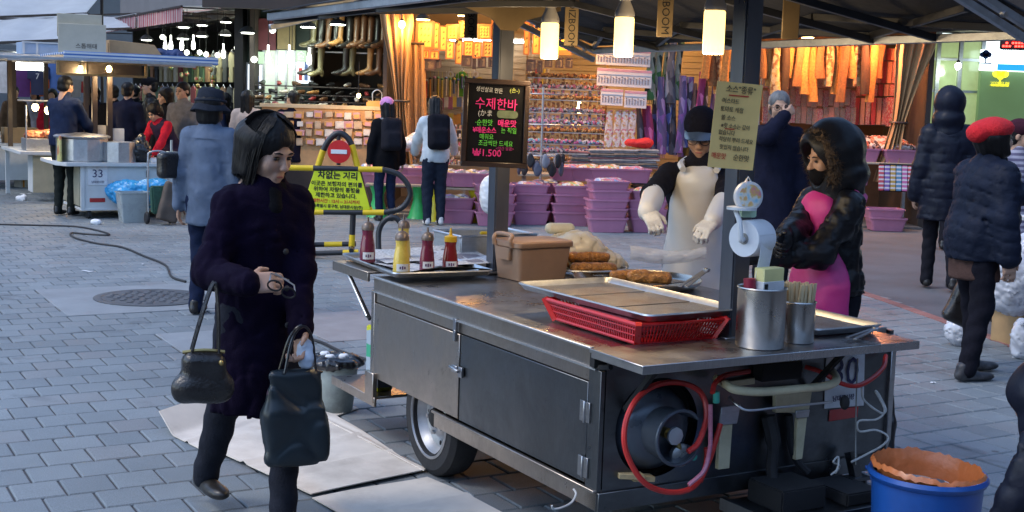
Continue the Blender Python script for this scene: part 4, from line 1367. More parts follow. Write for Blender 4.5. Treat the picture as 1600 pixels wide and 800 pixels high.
MB().lathe([(.0001, .004), (.095, 0), (.10, .01), (.125, .24), (.132, .245), (.132, .26), (.122, .255)], 28).build('bucket_body', BKT, bu)
s = SDF(.02); s.disp = lambda P: .010 * noise3(P, 55, 3) + .006 * noise3(P, 110, 4)
for i in range(9):
    a = 2 * math.pi * i / 9
    s.ell((.10 * math.cos(a), .10 * math.sin(a), .275), (.055, .055, .035))
s.ell((0, 0, .26), (.09, .09, .03))
s.build('bag_lining', BLKP, bu, res=.009)
for i, (x, y) in enumerate(((-.02, -.05), (.05, -.02), (-.06, .03))):
    s = SDF(.01); s.disp = lambda P: .006 * noise3(P, 90, 8)
    s.ell((0, 0, 0), (.03, .022, .02))
    o = s.build('paper_scrap', TISS, None, res=.006)
    o.location = bp_ + Vector((x, y, .305))
    tag(o, ['crumpled white paper scrap at the front of the bucket', 'crumpled white paper scrap at the right of the bucket', 'crumpled white paper scrap at the back of the bucket'][i], 'paper scrap', 'scraps in the bucket')
ot = thing('oil_tin', 'tall yellow green and blue oil tin standing on the low step', 'tin', UV(2.60, 5.83, .243), TH + .2)
tm, tt, tbs = nodes_of('tin_print')
tcx = coords(tt); sx = tt.nodes.new('ShaderNodeSeparateXYZ'); tt.links.new(tcx, sx.inputs[0])
wv = N(tt, 'TexNoise', Scale=9.0); tt.links.new(tcx, wv.inputs['Vector'])
ma = N(tt, 'Math', _operation='MULTIPLY_ADD'); ma.inputs[1].default_value = .07; tt.links.new(wv.outputs['Fac'], ma.inputs[0]); tt.links.new(sx.outputs[2], ma.inputs[2])
tt.links.new(ramp(tt, ma.outputs[0], [(0, (.62, .62, .02)), (.095, (.05, .30, .10)), (.115, (.35, .42, .48)), (.20, (.05, .35, .20)), (.27, (.35, .42, .48)), (.33, (.55, .58, .03))], 'CONSTANT'), tbs.inputs['Base Color'])
tbs.inputs['Roughness'].default_value = .35
bx('tin_body', (0, 0, .165), (.10, .10, .33), tm, ot, .006)
MB().lathe([(.018, .33), (.018, .35), (.0001, .352)], 14).build('cap', mat('red_cap', (.5, .03, .03), .4), ot)
BARB = mat('blue_barrel_plastic', (.008, .075, .33), .38, var=.2, scale=4, dirt=.3, dcol=(.02, .05, .15), coat=.15)
q = D(1450, 735, 4.5)
ba = thing('blue_barrel', 'blue plastic barrel lined with an orange bag', 'barrel', (q.x, q.y, 0))
MB().lathe([(.0001, .006), (.165, 0), (.175, .01), (.195, .40), (.205, .405), (.212, .42), (.205, .435), (.192, .432), (.186, .40), (.168, .03), (.0001, .03)], 44).build('barrel_body', BARB, ba)
ORB = mat('orange_bag', (.50, .15, .045), .42, var=.2, scale=8, bump=.5, bscale=28, coat=.2)
def bagf(a, b):
    t_ = 2 * math.pi * a
    k = .5 + .5 * math.cos(t_ - 2.6)
    lip = .437 + .03 * k
    prof = [(.200, .40 + .0 * k), (.202, lip - .01), (.192, lip + .006), (.178, lip - .03), (.165, .34), (.12, .30), (.0, .30)]
    i = min(5, int(b * 6)); f = b * 6 - i
    r = prof[i][0] * (1 - f) + prof[i + 1][0] * f
    z = prof[i][1] * (1 - f) + prof[i + 1][1] * f
    r *= 1 + .008 * math.sin(7 * t_ + 2 * math.sin(3 * t_)) + .012 * math.sin(23 * t_ + 5 * math.sin(2 * t_) + 3 * b) * b
    return (r * math.cos(t_), r * math.sin(t_), z + .005 * math.sin(5 * t_ + 2 * math.sin(4 * t_)) + .004 * math.sin(31 * t_))
MB().grid(lambda a, b: bagf(a, .16 + .84 * b), 72, 24).build('bag_lining', ORB, ba, smooth=70)
s = SDF(.02); s.disp = lambda P: .012 * noise3(P, 40, 13)
s.ell((-.02, .04, .35), (.12, .10, .05)).ell((.06, -.02, .34), (.07, .08, .05))
s.build('rubbish', matpat('mixed_rubbish', [(.6, .6, .62), (.25, .27, .3), (.5, .32, .25), (.10, .11, .14)], 14), ba, res=.012)

# ================================================================ left: the street with stalls and awnings
def W_(h, k=1.0):
    return (h[0] * k, h[1] * k, h[2] * k)
WPAINT = mat('white_stall_paint', (.62, .64, .64), .45, var=.07, scale=4, dirt=.35, dcol=(.35, .34, .3))
BEIGE = mat('beige_grille_paint', (.42, .39, .28), .6, var=.12, scale=6, dirt=.35, dcol=(.2, .18, .13))
DKPOST = mat('dark_brown_post', (.035, .022, .016), .5, var=.3, scale=6)
BLUESTR = matstripe('blue_white_roof', (.05, .16, .45), (.62, .68, .76), 6.2, 1, .5, .45)
ALUR = steel('roof_alu', (.50, .53, .56), .42, (1, 5, 1), .3)
SCL = mat('fluorescent_white', (1, 1, 1), .4, emit=6.0, ecol=(.95, 1, .9))
GOLDL = mat('bulb_gold', (1, .8, .4), .4, emit=12.0, ecol=(1, .70, .28))
WOODB = mat('box_wood', (.40, .25, .10), .7, var=.2, scale=10, stretch=(1, 1, 6))
def bulb(p, label, r=.05, m=GOLDL, e=12, col=WARM, cord=.35, group='bare bulbs over the stalls'):
    t = thing('light_bulb', label, 'light bulb', p, 0, group)
    MB().sphere((0, 0, 0), r, 12, 8, (1, 1, 1.15)).build('bulb', m, t)
    MB().lathe([(r * .5, r * .95), (r * .55, r * 1.6), (.008, r * 1.9), (.006, cord)], 10).build('socket', DARKV, t)
    if e:
        light('bulb_light', (0, 0, -r - .03), e, col, r, t)
    return t
A33 = G(128, 327, .13)
st = thing('market_stall', 'white market stall number 33 with blue and white roof', 'stall', (A33.x, A33.y, 0), TH)
sb = MB()
bx('front_panel', (.70, .02, .43), (1.40, .04, .60), WPAINT, st, .004)
bx('body_core', (.70, .62, .43), (1.36, 1.12, .58), DARKV, st)
for k in range(13):
    bx('grille_slat', (-.008, .09 + k * .085, .43), (.03, .06, .53), BEIGE, st, .004)
bx('bottom_frame', (.70, .6, .125), (1.42, 1.22, .03), WPAINT, st, .004)
bx('corner_post', (.012, .012, .43), (.05, .05, .60), WPAINT, st, .004)
cnt = MB().prism([(-.30, .18), (-.20, -.06), (1.44, -.06), (1.44, 1.3), (-.30, 1.3)], .05, Matrix.Translation((0, 0, .70)))
cnt.build('counter', WPAINT, st, bevel=.006)
for x in (.10, .55, 1.2):
    w2 = MB().lathe([(.03, -.02), (.055, -.02), (.06, 0), (.055, .02), (.03, .02)], 18, Matrix.Translation((x, .06, .06)) @ Matrix.Rotation(math.pi / 2, 4, 'Y')).build('caster', BLK, st)
np_ = bx('number_plate', (.205, -.004, .575), (.26, .006, .25), mat('plate_white'), st, .002)
text('33', .15, NAVY, np_, Matrix.Translation((.205, -.0085, .60)) @ Matrix.Rotation(math.pi / 2, 4, 'X'), 'lettering', .0012)
text('남대문시장', .036, NAVY, np_, Matrix.Translation((.205, -.0085, .49)) @ Matrix.Rotation(math.pi / 2, 4, 'X'), 'lettering', .0012)
bx('reflector', (.20, -.004, .25), (.20, .006, .055), mat('red_reflector'), st, .002)
bx('hook', (.86, -.012, .60), (.03, .02, .10), DARKV, st, .003)
bx('hook', (.42, -.012, .46), (.05, .02, .08), BEIGE, st, .003)
for x in (.28, .48):
    bx('roof_post', (x, .52, 1.40), (.07, .07, 1.44), DKPOST, st, .006)
bx('roof_sheet', (.72, .50, 2.16), (2.0, 1.7, .03), BLUESTR, st, .004)
rf = MB().box((-.02, -.38, 2.085), (3.3, .05, .04)); rf.build('roof_rail', ALUR, st, bevel=.004)
MB().box((.72, -.36, 2.14), (2.0, .03, .10)).build('roof_fascia', matstripe('fascia_stripe', (.06, .18, .5), (.72, .76, .8), 22, 2, .5, .45), st, bevel=.004)
MB().box((.6, 1.35, 2.10), (2.6, .05, .05)).build('roof_rail', ALUR, st, bevel=.004)


hb_ = MB()
hb_.box((.30, .10, 1.90), (1.16, .03, .03)); hb_.box((.30, .10, 2.07), (1.16, .03, .03)); hb_.box((-.27, .10, 1.985), (.03, .03, .16)); hb_.box((.87, .10, 1.985), (.03, .03, .16)); hb_.box((.10, .10, 1.985), (.03, .03, .16))
hb_.build('hanging_shelf_frame', WOODB, st)
bx('hanging_shelf_back', (.30, .28, 1.985), (1.12, .02, .18), mat('dark_board', (.06, .05, .04), .8), st)
M33 = Matrix.Translation(st.location) @ Matrix.Rotation(TH, 4, 'Z')
def S3(x, y, z):
    return M33 @ Vector((x, y, z))
bulb(S3(.42, .30, 1.99), 'bright bulb hanging under the roof of stall 33', .05, GOLDL, 14)
bulb(S3(.04, .22, 1.99), 'small dim bulb inside the hanging shelf of stall 33', .03, GOLDL, 4)
# on the stall: steamer, lid, boards, bag
pot = thing('steamer_pot', 'wide many-sided steel steamer on stall 33', 'steamer', S3(.08, .36, .751), TH)
MB().lathe([(.33, 0), (.34, .02), (.34, .30), (.33, .31)], 12).build('pot_wall', ALU, pot, smooth=10)
MB().lathe([(.31, .31), (.36, .315), (.37, .335), (.33, .355), (.06, .38), (.0001, .38)], 32).build('pot_lid', ALU, pot)
o = MB().lathe([(.24, 0), (.24, .27), (.22, .27)], 10).build('steamer_pot', ALU, None, smooth=10)
o.location = S3(.52, .20, .751)
tag(o, 'low open steel steamer ring beside the black bag on stall 33', 'steamer')
bx_ = [('yellow printed sheet leaning on the steamer', (-.24, .24, .751 + .17), (.02, .30, .34), matpat('yellow_print', [(.62, .55, .18), (.66, .6, .25), (.55, .25, .12), (.6, .55, .2)], 9), .0),
       ('beige upright panel behind the steamer', (.36, .56, .751 + .24), (.16, .02, .48), mat('beige_board', (.55, .49, .40), .6), 0),
       ('white upright panel beside the beige one', (.60, .56, .751 + .22), (.17, .02, .44), WPAINT, 0),
       ('white foam tray at the right of stall 33', (1.05, .15, .751 + .03), (.30, .26, .06), WHITEP, .1)]
for lab, c, d, m, rz in bx_:
    o = bx('panel' if 'panel' in lab else ('sheet' if 'sheet' in lab else 'foam_tray'), (0, 0, 0), d, m, None, .006)
    o.location = S3(*c); o.rotation_euler = (0, 0, TH + rz)
    tag(o, lab, 'tray' if 'tray' in lab else 'panel')
def lumpy(name, label, cat, c, blobs, m, res=.02, amp=.015, f=25, kind=None, k=.05, seed=1, group=None):
    s = SDF(k); s.disp = lambda P: amp * .8 * noise3(P, f, seed) + amp * .9 * np.exp(-(noise3(P, f * 1.3, seed + 2) / .15) ** 2) + amp * .5 * np.exp(-(noise3(P, f * 2.4, seed + 1) / .15) ** 2) - amp * .5
    for b in blobs:
        s.ell(b[:3], b[3:6])
    o = s.build(name, m, None, res=res)
    o.location = c
    return tag(o, label, cat if kind != 'stuff' else None, group, kind)
lumpy('bag', 'shiny black plastic bag standing on stall 33', 'bag', S3(.80, .16, .75), [(0, 0, .15, .16, .13, .16), (.02, 0, .30, .06, .05, .10)], BLKP, .016, .02, 28)
lumpy('tarp_bundle', 'bright blue tarpaulin bundle hanging on the front of stall 33', 'tarpaulin', S3(.72, -.20, .30), [(-.16, 0, .06, .30, .14, .17), (.2, 0, .12, .28, .13, .14), (0, -.03, -.02, .3, .12, .12)],
      mat('blue_tarp', (.02, .30, .62), .36, var=.2, scale=8, bump=.6, bscale=14, coat=.2), .016, .022, 22)
cb_ = thing('clear_bin', 'clear plastic bin on the ground below the blue tarpaulin', 'bin', G(207, 347), TH)
CLEAR = mat('clear_grey_plastic', (.42, .47, .48), .3, var=.1, scale=6, alpha=.75)
rloft([(.30, .24, 0, .02), (.38, .30, .38, .03), (.40, .32, .385, .03), (.40, .32, .40, .03), (.37, .29, .40, .03), (.29, .23, .01, .02)], 'bin_body', CLEAR, cb_)
# ---- folding shopping trolley and bags by the grey jacket
tp = G(252, 350)
tro = thing('shopping_trolley', 'folding shopping trolley with brown bag beside the grey jacketed person', 'trolley', tp, TH)
fr = MB()
fr.tube(spline([(-.16, .02, .06), (-.16, .05, .80), (-.12, .07, .93), (.06, .07, .93), (.10, .05, .80), (.10, .02, .06)], 6), .012, 8)
fr.build('frame', GALV, tro)
for z in (.25, .45):
    MB().tube([(-.16, .03, z), (.10, .03, z)], .008, 6).build('cross_bar', GALV, tro)
for x in (-.18, .12):
    MB().lathe([(.02, -.015), (.07, -.02), (.08, 0), (.07, .02), (.02, .015)], 20, Matrix.Translation((x, .02, .08)) @ Matrix.Rotation(math.pi / 2, 4, 'Y')).build('wheel', BLK, tro)
bx('basket', (-.03, -.06, .32), (.26, .16, .36), mat('dark_green_mesh', (.03, .09, .06), .6, var=.4, scale=40), tro, .02, .8)
s = SDF(.05); s.disp = lambda P: .015 * noise3(P, 16, 4)
s.box((.08, -.16, .30), (.13, .08, .26), Euler((0, .25, 0)).to_matrix(), .04)
s.build('bag', mat('brown_cloth_bag', (.10, .075, .06), .8, var=.25, scale=6), tro, res=.02)
# ---- white stall further back with lights and grilled food
B2 = G(60, 305, .10)
s2 = thing('market_stall', 'white stall with food display and bright bulbs behind stall 33', 'stall', (B2.x, B2.y, 0), TH)
bx('front_panel', (.4, 0, .42), (.95, .04, .56), BEIGE, s2, .004)
bx('side_panel', (-.06, .22, .42), (.04, .4, .56), WPAINT, s2, .004)
bx('leg', (-.2, 1.6, .36), (.06, .06, .71), WPAINT, s2)
bx('counter', (.3, .8, .74), (1.15, 1.9, .05), WPAINT, s2, .006)
bx('display_base', (.15, .25, .86), (.62, .5, .18), ALU, s2, .006)
for x in (-.16, .46):
    MB().cyl((x, .01, .77), (x, .01, 1.45), .012, n=8).build('display_post', ALU, s2)
for x, y in ((-.15, 1.6), (.75, .2)):
    bx('roof_post', (x, y, 1.45), (.07, .07, 1.4), DKPOST, s2, .006)
bx('roof_sheet', (.2, .9, 2.19), (2.4, 2.0, .03), ALUR, s2, .004)
for y in (-.2, .8, 1.95):
    bx('roof_rail', (.2, y, 2.14), (2.7, .04, .045), ALUR, s2, .004)
MS2 = Matrix.Translation(s2.location) @ Matrix.Rotation(TH, 4, 'Z')
lumpy('food_heap', 'heap of glazed brown grilled meat under the bright bulbs', 'food', MS2 @ Vector((.15, .22, .95)), [(-.12, 0, .03, .2, .16, .09), (.12, .02, .05, .2, .17, .10)], matpat('glazed_meat', [(.20, .05, .02), (.30, .09, .03), (.12, .03, .015), (.38, .14, .05)], 16, rough=.35), .014, .022, 40)
for i, (x, z) in enumerate(((-.02, 1.42), (.16, 1.38))):
    bulb(MS2 @ Vector((x, .05, z)), ['left one of the two dazzling bulbs above the grilled meat', 'right one of the two dazzling bulbs above the grilled meat'][i], .05, GOLDL, 8, WARM, .12)
bx('lamp_bar', (.1, .05, 1.52), (.75, .02, .02), ALU, s2)
B3 = G(8, 292, .10)
s3 = thing('market_stall', 'white stall at the left edge with a box under it', 'stall', (B3.x - .3, B3.y + 1.0, 0), TH)
bx('front_panel', (-.1, 0, .42), (1.7, .04, .56), WPAINT, s3, .004)
bx('counter', (-.1, .8, .74), (1.9, 1.8, .05), WPAINT, s3, .006)
for x in (-.5, .1, .62):
    bx('roof_post', (x, .2, 1.45), (.07, .07, 1.4), DKPOST, s3, .006)
for y in (-.4, .9, 2.2):
    bx('roof_rail', (.2, y, 2.25), (3.4, .05, .05), ALUR, s3, .004)
bx('roof_sheet', (0, .9, 2.31), (3.0, 2.6, .03), ALUR, s3, .004)
bx('lamp_tube', (.35, .3, 2.08), (.5, .06, .14), SCL, s3, .01)
MS3 = Matrix.Translation(s3.location) @ Matrix.Rotation(TH, 4, 'Z')
for i, (x, y, w2, h2, lab, m) in enumerate(((.2, .3, .55, .26, 'brown cardboard box on the counter of the left stall', CARDE), (-.3, .2, .3, .2, 'white foam box on the counter of the left stall', WHITEP))):
    o = bx('box', (0, 0, h2 / 2), (w2, .35, h2), m, None, .005)
    o.location = MS3 @ Vector((x, y, .766)); o.rotation_euler = (0, 0, TH)
    tag(o, lab, 'box')
cbx = thing('carton', 'white and orange carton standing on the ground under the stall', 'carton', G(42, 292), TH + .3)
bx('carton_body', (0, 0, .17), (.34, .26, .34), mat('white_carton', (.66, .64, .58), .7), cbx, .004)
for x in (-.12, .0, .12):
    bx('orange_band', (x if x else .0, -.131, .17), (.03 if x else .02, .004, .33), mat('orange_print', (.65, .27, .03), .6), cbx)
bx('orange_band', (.171, 0, .17), (.004, .24, .32), mat('orange_print'), cbx)
lumpy('bag', 'black plastic bag under the counter behind the carton', 'bag', G(30, 285) + Vector((0, .35, .5)), [(0, 0, 0, .22, .2, .16), (.18, 0, -.03, .15, .14, .12)], BLKP, .02, .02, 22)
# things lying on the stall roofs
bd = thing('cardboard_box', 'tall flattened cardboard box standing on the stall roof', 'cardboard box', S3(.0, .15, 2.18), TH - .15)
bx('board', (.05, 0, .19), (.60, .05, .38), mat('grey_tan_card', (.48, .43, .33), .85, var=.08), bd, .004)
bx('board', (.02, .05, .36), (.56, .03, .30), mat('grey_tan_card'), bd, .004)
text('스톱해태', .075, mat('ink_brown'), bd, Matrix.Translation((.10, -.0265, .09)) @ Matrix.Rotation(math.pi / 2, 4, 'X'), 'lettering', .001)
o = MB().prism([(-.3, 0), (.42, 0), (.30, .16), (-.3, .20)], .3, Matrix.Rotation(math.pi / 2, 4, 'X')).build('cardboard_box', CARDE, None, bevel=.004)
o.location = S3(.72, .55, 2.18); o.rotation_euler = (0, 0, TH); tag(o, 'crushed brown cardboard box on the right of the stall roof', 'cardboard box')
lumpy('net_heap', 'dark blue crumpled net on the stall roof', 'net', S3(1.25, .4, 2.22), [(0, 0, 0, .25, .15, .07)], mat('dark_blue_net', (.02, .04, .12), .7), .02, .03, 30)
cr = thing('crate', 'pale blue plastic crate lying on the left stall roof', 'crate', MS2 @ Vector((.3, .4, 2.21)), TH)
PBLUE = mat('pale_blue_plastic', (.36, .48, .66), .45, var=.1)
for c, d in (((0, -.3, .09), (.95, .02, .18)), ((0, .3, .09), (.95, .02, .18)), ((-.47, 0, .09), (.02, .6, .18)), ((.47, 0, .09), (.02, .6, .18))):
    bx('wall', c, d, PBLUE, cr, .003)
for x in (-.47, -.28, .1, .47):
    bx('rib', (x, -.315, .09), (.03, .016, .18), mat('white_plastic'), cr)
bx('rib', (0, -.315, .175), (.98, .02, .02), mat('white_plastic'), cr)
lumpy('plastic_bag', 'bright blue plastic bag on the far left roof', 'bag', MS3 @ Vector((.35, .0, 2.38)), [(0, 0, 0, .2, .15, .08)], mat('cyan_bag', (.03, .35, .62), .4), .03, .02, 20)
# ---- hanging clothes at the far left
def garment(label, p, w2, h2, m, rz=0.0, group='clothes hanging over the left stalls', name='hanging_garment', sleeve=True):
    t = thing(name, label, 'garment', p, rz, group)
    k = w2 / 2
    pts = [(-k * .35, 0), (-k, -h2 * .12), (-k * 1.05, -h2 * .5), (-k * .72, -h2 * .5), (-k * .68, -h2), (k * .68, -h2), (k * .72, -h2 * .5), (k * 1.05, -h2 * .5), (k, -h2 * .12), (k * .35, 0)]
    vs, fs = [], []
    n2 = len(pts)
    for yy in (-.03, .03):
        vs += [(x, yy * (1 - .5 * abs(x) / k), z) for x, z in pts]
    vs += [(0, -.055, -h2 * .4), (0, .055, -h2 * .4)]
    for i in range(n2):
        j = (i + 1) % n2
        fs += [(i, j, 2 * n2), (n2 + j, n2 + i, 2 * n2 + 1), (j, i, n2 + i, n2 + j)]
    MB().add(vs, fs).build('cloth', m, t, smooth=60)
    MB().tube([(-k * .5, 0, -.02), (0, 0, .05), (k * .5, 0, -.02)], .006, 5).build('hanger', ALU, t)
    return t
CL = lambda n_, c: mat('cloth_' + n_, c, .85, var=.15, scale=9, bump=.3, bscale=25)
gl = [('white', (.55, .56, .58)), ('light blue', (.22, .38, .60)), ('purple', (.16, .05, .22)), ('red', (.5, .05, .03)), ('navy', (.03, .04, .10)), ('orange red', (.6, .13, .03)), ('blue', (.06, .14, .4)), ('black', (.02, .02, .022)), ('grey', (.25, .25, .26)), ('dark red', (.3, .03, .03))]
xs = [8, 22, 34, 46, 60, 73, 88, 101, 114, 127]
for i, (n_, c) in enumerate(gl):
    g_ = garment(n_ + ' garment hanging behind the left stalls', D(xs[i], 96 + 3 * (i % 3), 25.5 + .3 * (i % 2)), .42, .62, CL(n_.replace(' ', '_'), c), rz=.3 * (i % 3 - 1))
    if n_ in ('navy', 'black'):
        text('8' if n_ == 'black' else '7', .16, mat('plate_white'), g_, Matrix.Translation((0, -.062, -.26)) @ Matrix.Rotation(math.pi / 2, 4, 'X'), 'lettering', .001)
# ---- awnings along the left row of shops, wall above them
AW = matstripe('awning_stripe', (.70, .62, .63), (.62, .16, .22), 9.0, 0, .8, .55)
AWT = matstripe('awning_pale', (.74, .72, .73), (.68, .46, .50), 1.1, 0, .85, .6)
WHT = mat('white_tarp', (.74, .76, .78), .7, var=.06, scale=3, bump=.2, bscale=8)
def see_light(m, f=.55):
    t = m.node_tree; b = t.nodes['Principled BSDF']; o = t.nodes['Material Output']
    tr = t.nodes.new('ShaderNodeBsdfTranslucent'); mx = t.nodes.new('ShaderNodeMixShader'); mx.inputs[0].default_value = f
    t.links.new(b.inputs['Base Color'].links[0].from_socket, tr.inputs[0])
    t.links.new(b.outputs[0], mx.inputs[1]); t.links.new(tr.outputs[0], mx.inputs[2]); t.links.new(mx.outputs[0], o.inputs[0])
for m_ in (AW, AWT, WHT):
    see_light(m_)
def awning(label, c1, length, out=2.3, z0=3.02, z1=3.75, mt=AWT, mv=AW, drop=.27):
    t = thing('awning', label, 'awning', (c1.x, c1.y, 0), math.pi / 2 + TH, 'awnings along the left row')   # local x runs up the street, local -y is the shop side
    MB().grid(lambda a, b: (length * a, -out * b, z0 + drop + .38 * b - .06 * math.sin(math.pi * b) - .025 * math.sin(a * 9) * math.sin(3.1 * b)), 14, 10).build('canopy_sheet', mt, t, solid=.012)
    MB().grid(lambda a, b: (length * a, .012 * math.sin(a * 60), z0 + drop * b), 60, 4).build('valance', mv, t, solid=.008)
    MB().bar((0, .012, z0 + drop), (length, .012, z0 + drop), .04, .04).build('front_bar', DKPOST, t)
    for a in (0, .5, 1):
        MB().bar((length * a, 0, z0 + drop - .02), (length * a, -out, z0 + .3), .03, .03).build('arm', DKPOST, t)
    return t
c1 = D(285, 37, 24.0); c1.z = 0
awning('red and white striped awning nearest the shoe shop', c1, 3.4)
awning('striped awning second up the street behind the stall roof', c1 + VX * 3.6, 4.2)
awning('striped awning far up the street', c1 + VX * 8.2, 5.0)
for i, (px, py, Y, w2, d2, tilt, lab) in enumerate(((25, 44, 21.5, 2.0, 1.6, .26, 'large white tarpaulin awning over the left stalls'), (10, 10, 23.5, 3.0, 1.8, .28, 'white upper tarpaulin awning at the top left corner'), (140, 34, 28, 2.2, 1.4, .2, 'pale tarpaulin awning above the blue crate'))):
    p = D(px, py, Y)
    t = thing('tarp_awning', lab, 'awning', p, .12)
    MB().grid(lambda a, b: (-w2 / 2 + w2 * a, -d2 / 2 + d2 * b, tilt * 2 * (b - .5) + .16 * (a - .5) - .05 * math.sin(3.1 * a) + .02 * math.sin(16 * a)), 20, 8).build('canopy_sheet', WHT, t, solid=.01)
    MB().bar((-w2 / 2, -d2 / 2, -tilt - .09), (w2 / 2, -d2 / 2, -tilt + .07), .04, .04).build('front_bar', DKPOST, t)
    MB().bar((-w2 / 2, d2 / 2, tilt - .09), (w2 / 2, d2 / 2, tilt + .07), .04, .04).build('rear_bar', DKPOST, t)
    for a in (-.5, .5):
        MB().cyl((w2 * a, d2 / 2, tilt + .14 * a), (w2 * a, d2 / 2, -p.z), .03, n=8).build('pole', DKPOST, t)

# ================================================================ the shops across the street
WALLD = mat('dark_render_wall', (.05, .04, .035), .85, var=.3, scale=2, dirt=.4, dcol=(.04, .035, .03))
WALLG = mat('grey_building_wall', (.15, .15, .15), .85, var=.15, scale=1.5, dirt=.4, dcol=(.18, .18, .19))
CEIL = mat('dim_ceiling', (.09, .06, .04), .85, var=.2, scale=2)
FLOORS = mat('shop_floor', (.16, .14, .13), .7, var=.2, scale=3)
SLATW = mat('white_slatwall', (.42, .36, .27), .5, var=.06, scale=3)
CURT = mat('tan_curtain', (.40, .235, .11), .85, var=.15, scale=7, stretch=(6, 6, .4))
YF, YB, ZC = 19.6, 22.4, 3.02
def xa(px, Y, py=150):
    return D(px, py, Y).x
X0, X1, XS = xa(604, YF), xa(1448, YF), xa(400, YF + .6)
shop = thing('accessory_shop', 'brightly lit open accessory shop between two tan curtains', 'shop', (0, YF, 0))
def bxs(name, x0, x1, y0, y1, z0, z1, m, parent, bevel=0.0):
    return bx(name, ((x0 + x1) / 2, (y0 + y1) / 2 - YF, (z0 + z1) / 2), (x1 - x0, y1 - y0, z1 - z0), m, parent, bevel)
bxs('back_wall', X0, xa(1180, YB), YB, YB + .1, 0, 3.3, SLATW, shop)
bxs('back_wall', xa(1180, YB), X1, YB - .6, YB + .1, 0, 3.3, mat('brown_back_wall', (.16, .08, .04), .7, var=.3, scale=4), shop)
for k in range(22):
    bxs('wall_slat', X0 + .06, xa(1180, YB), YB - .022, YB - .001, .62 + k * .105, .715 + k * .105, SLATW, shop, .003)
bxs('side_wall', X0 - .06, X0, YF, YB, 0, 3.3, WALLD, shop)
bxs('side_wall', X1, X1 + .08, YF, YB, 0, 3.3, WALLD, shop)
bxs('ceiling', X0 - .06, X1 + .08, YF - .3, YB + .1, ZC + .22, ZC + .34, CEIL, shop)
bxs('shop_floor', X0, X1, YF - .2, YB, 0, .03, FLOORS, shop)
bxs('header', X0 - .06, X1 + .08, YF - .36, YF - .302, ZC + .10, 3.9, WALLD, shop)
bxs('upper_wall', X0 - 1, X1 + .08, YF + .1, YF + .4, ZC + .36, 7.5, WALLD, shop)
# curtains
def curtain(label, px, w_top, w_bot, z1, Y, lean=0.0, z0=.6, tie=True):
    x = xa(px, Y)
    def f(a, b):
        z = z0 + (z1 - z0) * b
        pinch = 1.0
        if tie:
            pinch = .38 + .62 * min(1, abs(b - .42) / .5) ** 1.2
        w2 = (w_bot + (w_top - w_bot) * b) * pinch
        return (lean * (1 - b) + w2 * (a - .5), .05 * math.sin(a * 26) + .02 * math.sin(a * 11 + 4 * b), z)
    t = thing('curtain', label, 'curtain', (x, Y, 0))
    MB().grid(f, 60, 20).build('cloth', CURT, t, smooth=70, solid=.006)
    if tie:
        MB().tube([(lean * .58 + .13 * math.cos(q), .08 * math.sin(q), z0 + (z1 - z0) * .42) for q in [k * .4 for k in range(16)]], .02, 6, True).build('tie_band', DKPOST, t)
    MB().tube([(-w_top / 2, 0, z1 + .02), (w_top / 2, 0, z1 + .02)], .02, 8).build('rod', DKPOST, t)
curtain('tan curtain tied back between shoe shop and accessory shop', 617, .50, .34, 3.05, YF - .12, .15, .7)
curtain('pale tan curtain panel just right of the tied curtain', 640, .42, .50, 2.55, YF + .25, .05, .9, False)
curtain('brown curtain tied back at the right end of the accessory shop', 1428, .62, .40, 2.85, YF - .12, -.35, .7)
# ceiling lamps seen in the shop
SW = (1.0, .47, .13)
def disc_lamp(px, py, Y, label, r=.11, e=16, col=SW, m=None, group='shop ceiling lamps'):
    t = thing('ceiling_lamp', label, 'lamp', D(px, py, Y), 0, group)
    MB().lathe([(.0001, -.012), (r * .8, -.012), (r * .84, 0), (.0001, .003)], 20).build('bulb', m or GOLDL, t)
    MB().lathe([(r, -.004), (r * .8, .05), (.03, .08), (.012, .085), (.012, .5)], 20).build('shade', DARKV, t)
    light('lamp_light', (0, 0, -.06), e * 1.4, col, .06, t)
disc_lamp(661, 30, YF - .25, 'shallow ceiling lamp near the tied curtain', .12, 13)
bulb(D(628, 38, YF - .25), 'bare sparkling bulb at the top of the tied curtain', .05, GOLDL, 14, SW, .3, 'shop ceiling lamps')
bulb(D(904, 164, YF + 1.1), 'bare sparkling bulb low among the hair accessories', .05, GOLDL, 16, SW, .3, 'shop ceiling lamps')
disc_lamp(882, 31, YF - .1, 'ceiling lamp behind the left tube lamp', .11, 22)
disc_lamp(1040, 30, YF + 1.2, 'ceiling lamp hidden above the scarves', .11, 32)
disc_lamp(1262, 58, YF - .25, 'orange lamp above the hanging furs', .11, 34, (1, .45, .16))
disc_lamp(1372, 60, YF - .15, 'red-orange lamp above the red packets', .11, 34, (1, .33, .13))
disc_lamp(724, 24, YF - .12, 'ceiling lamp in front of the gold frames', .10, 13)
FLUO = mat('tube_white', (1, 1, .95), .4, emit=9, ecol=(1, .96, .85))
tl = thing('tube_light', 'slim fluorescent tube behind the gold frames', 'tube light', (xa(760, YB - .3), YB - .35, 2.75))
bx('tube', (0, 0, 0), (1.3, .04, .04), FLUO, tl, .01); bx('housing', (0, .03, .03), (1.35, .05, .05), WHITEP, tl)
ro = random.Random(9)
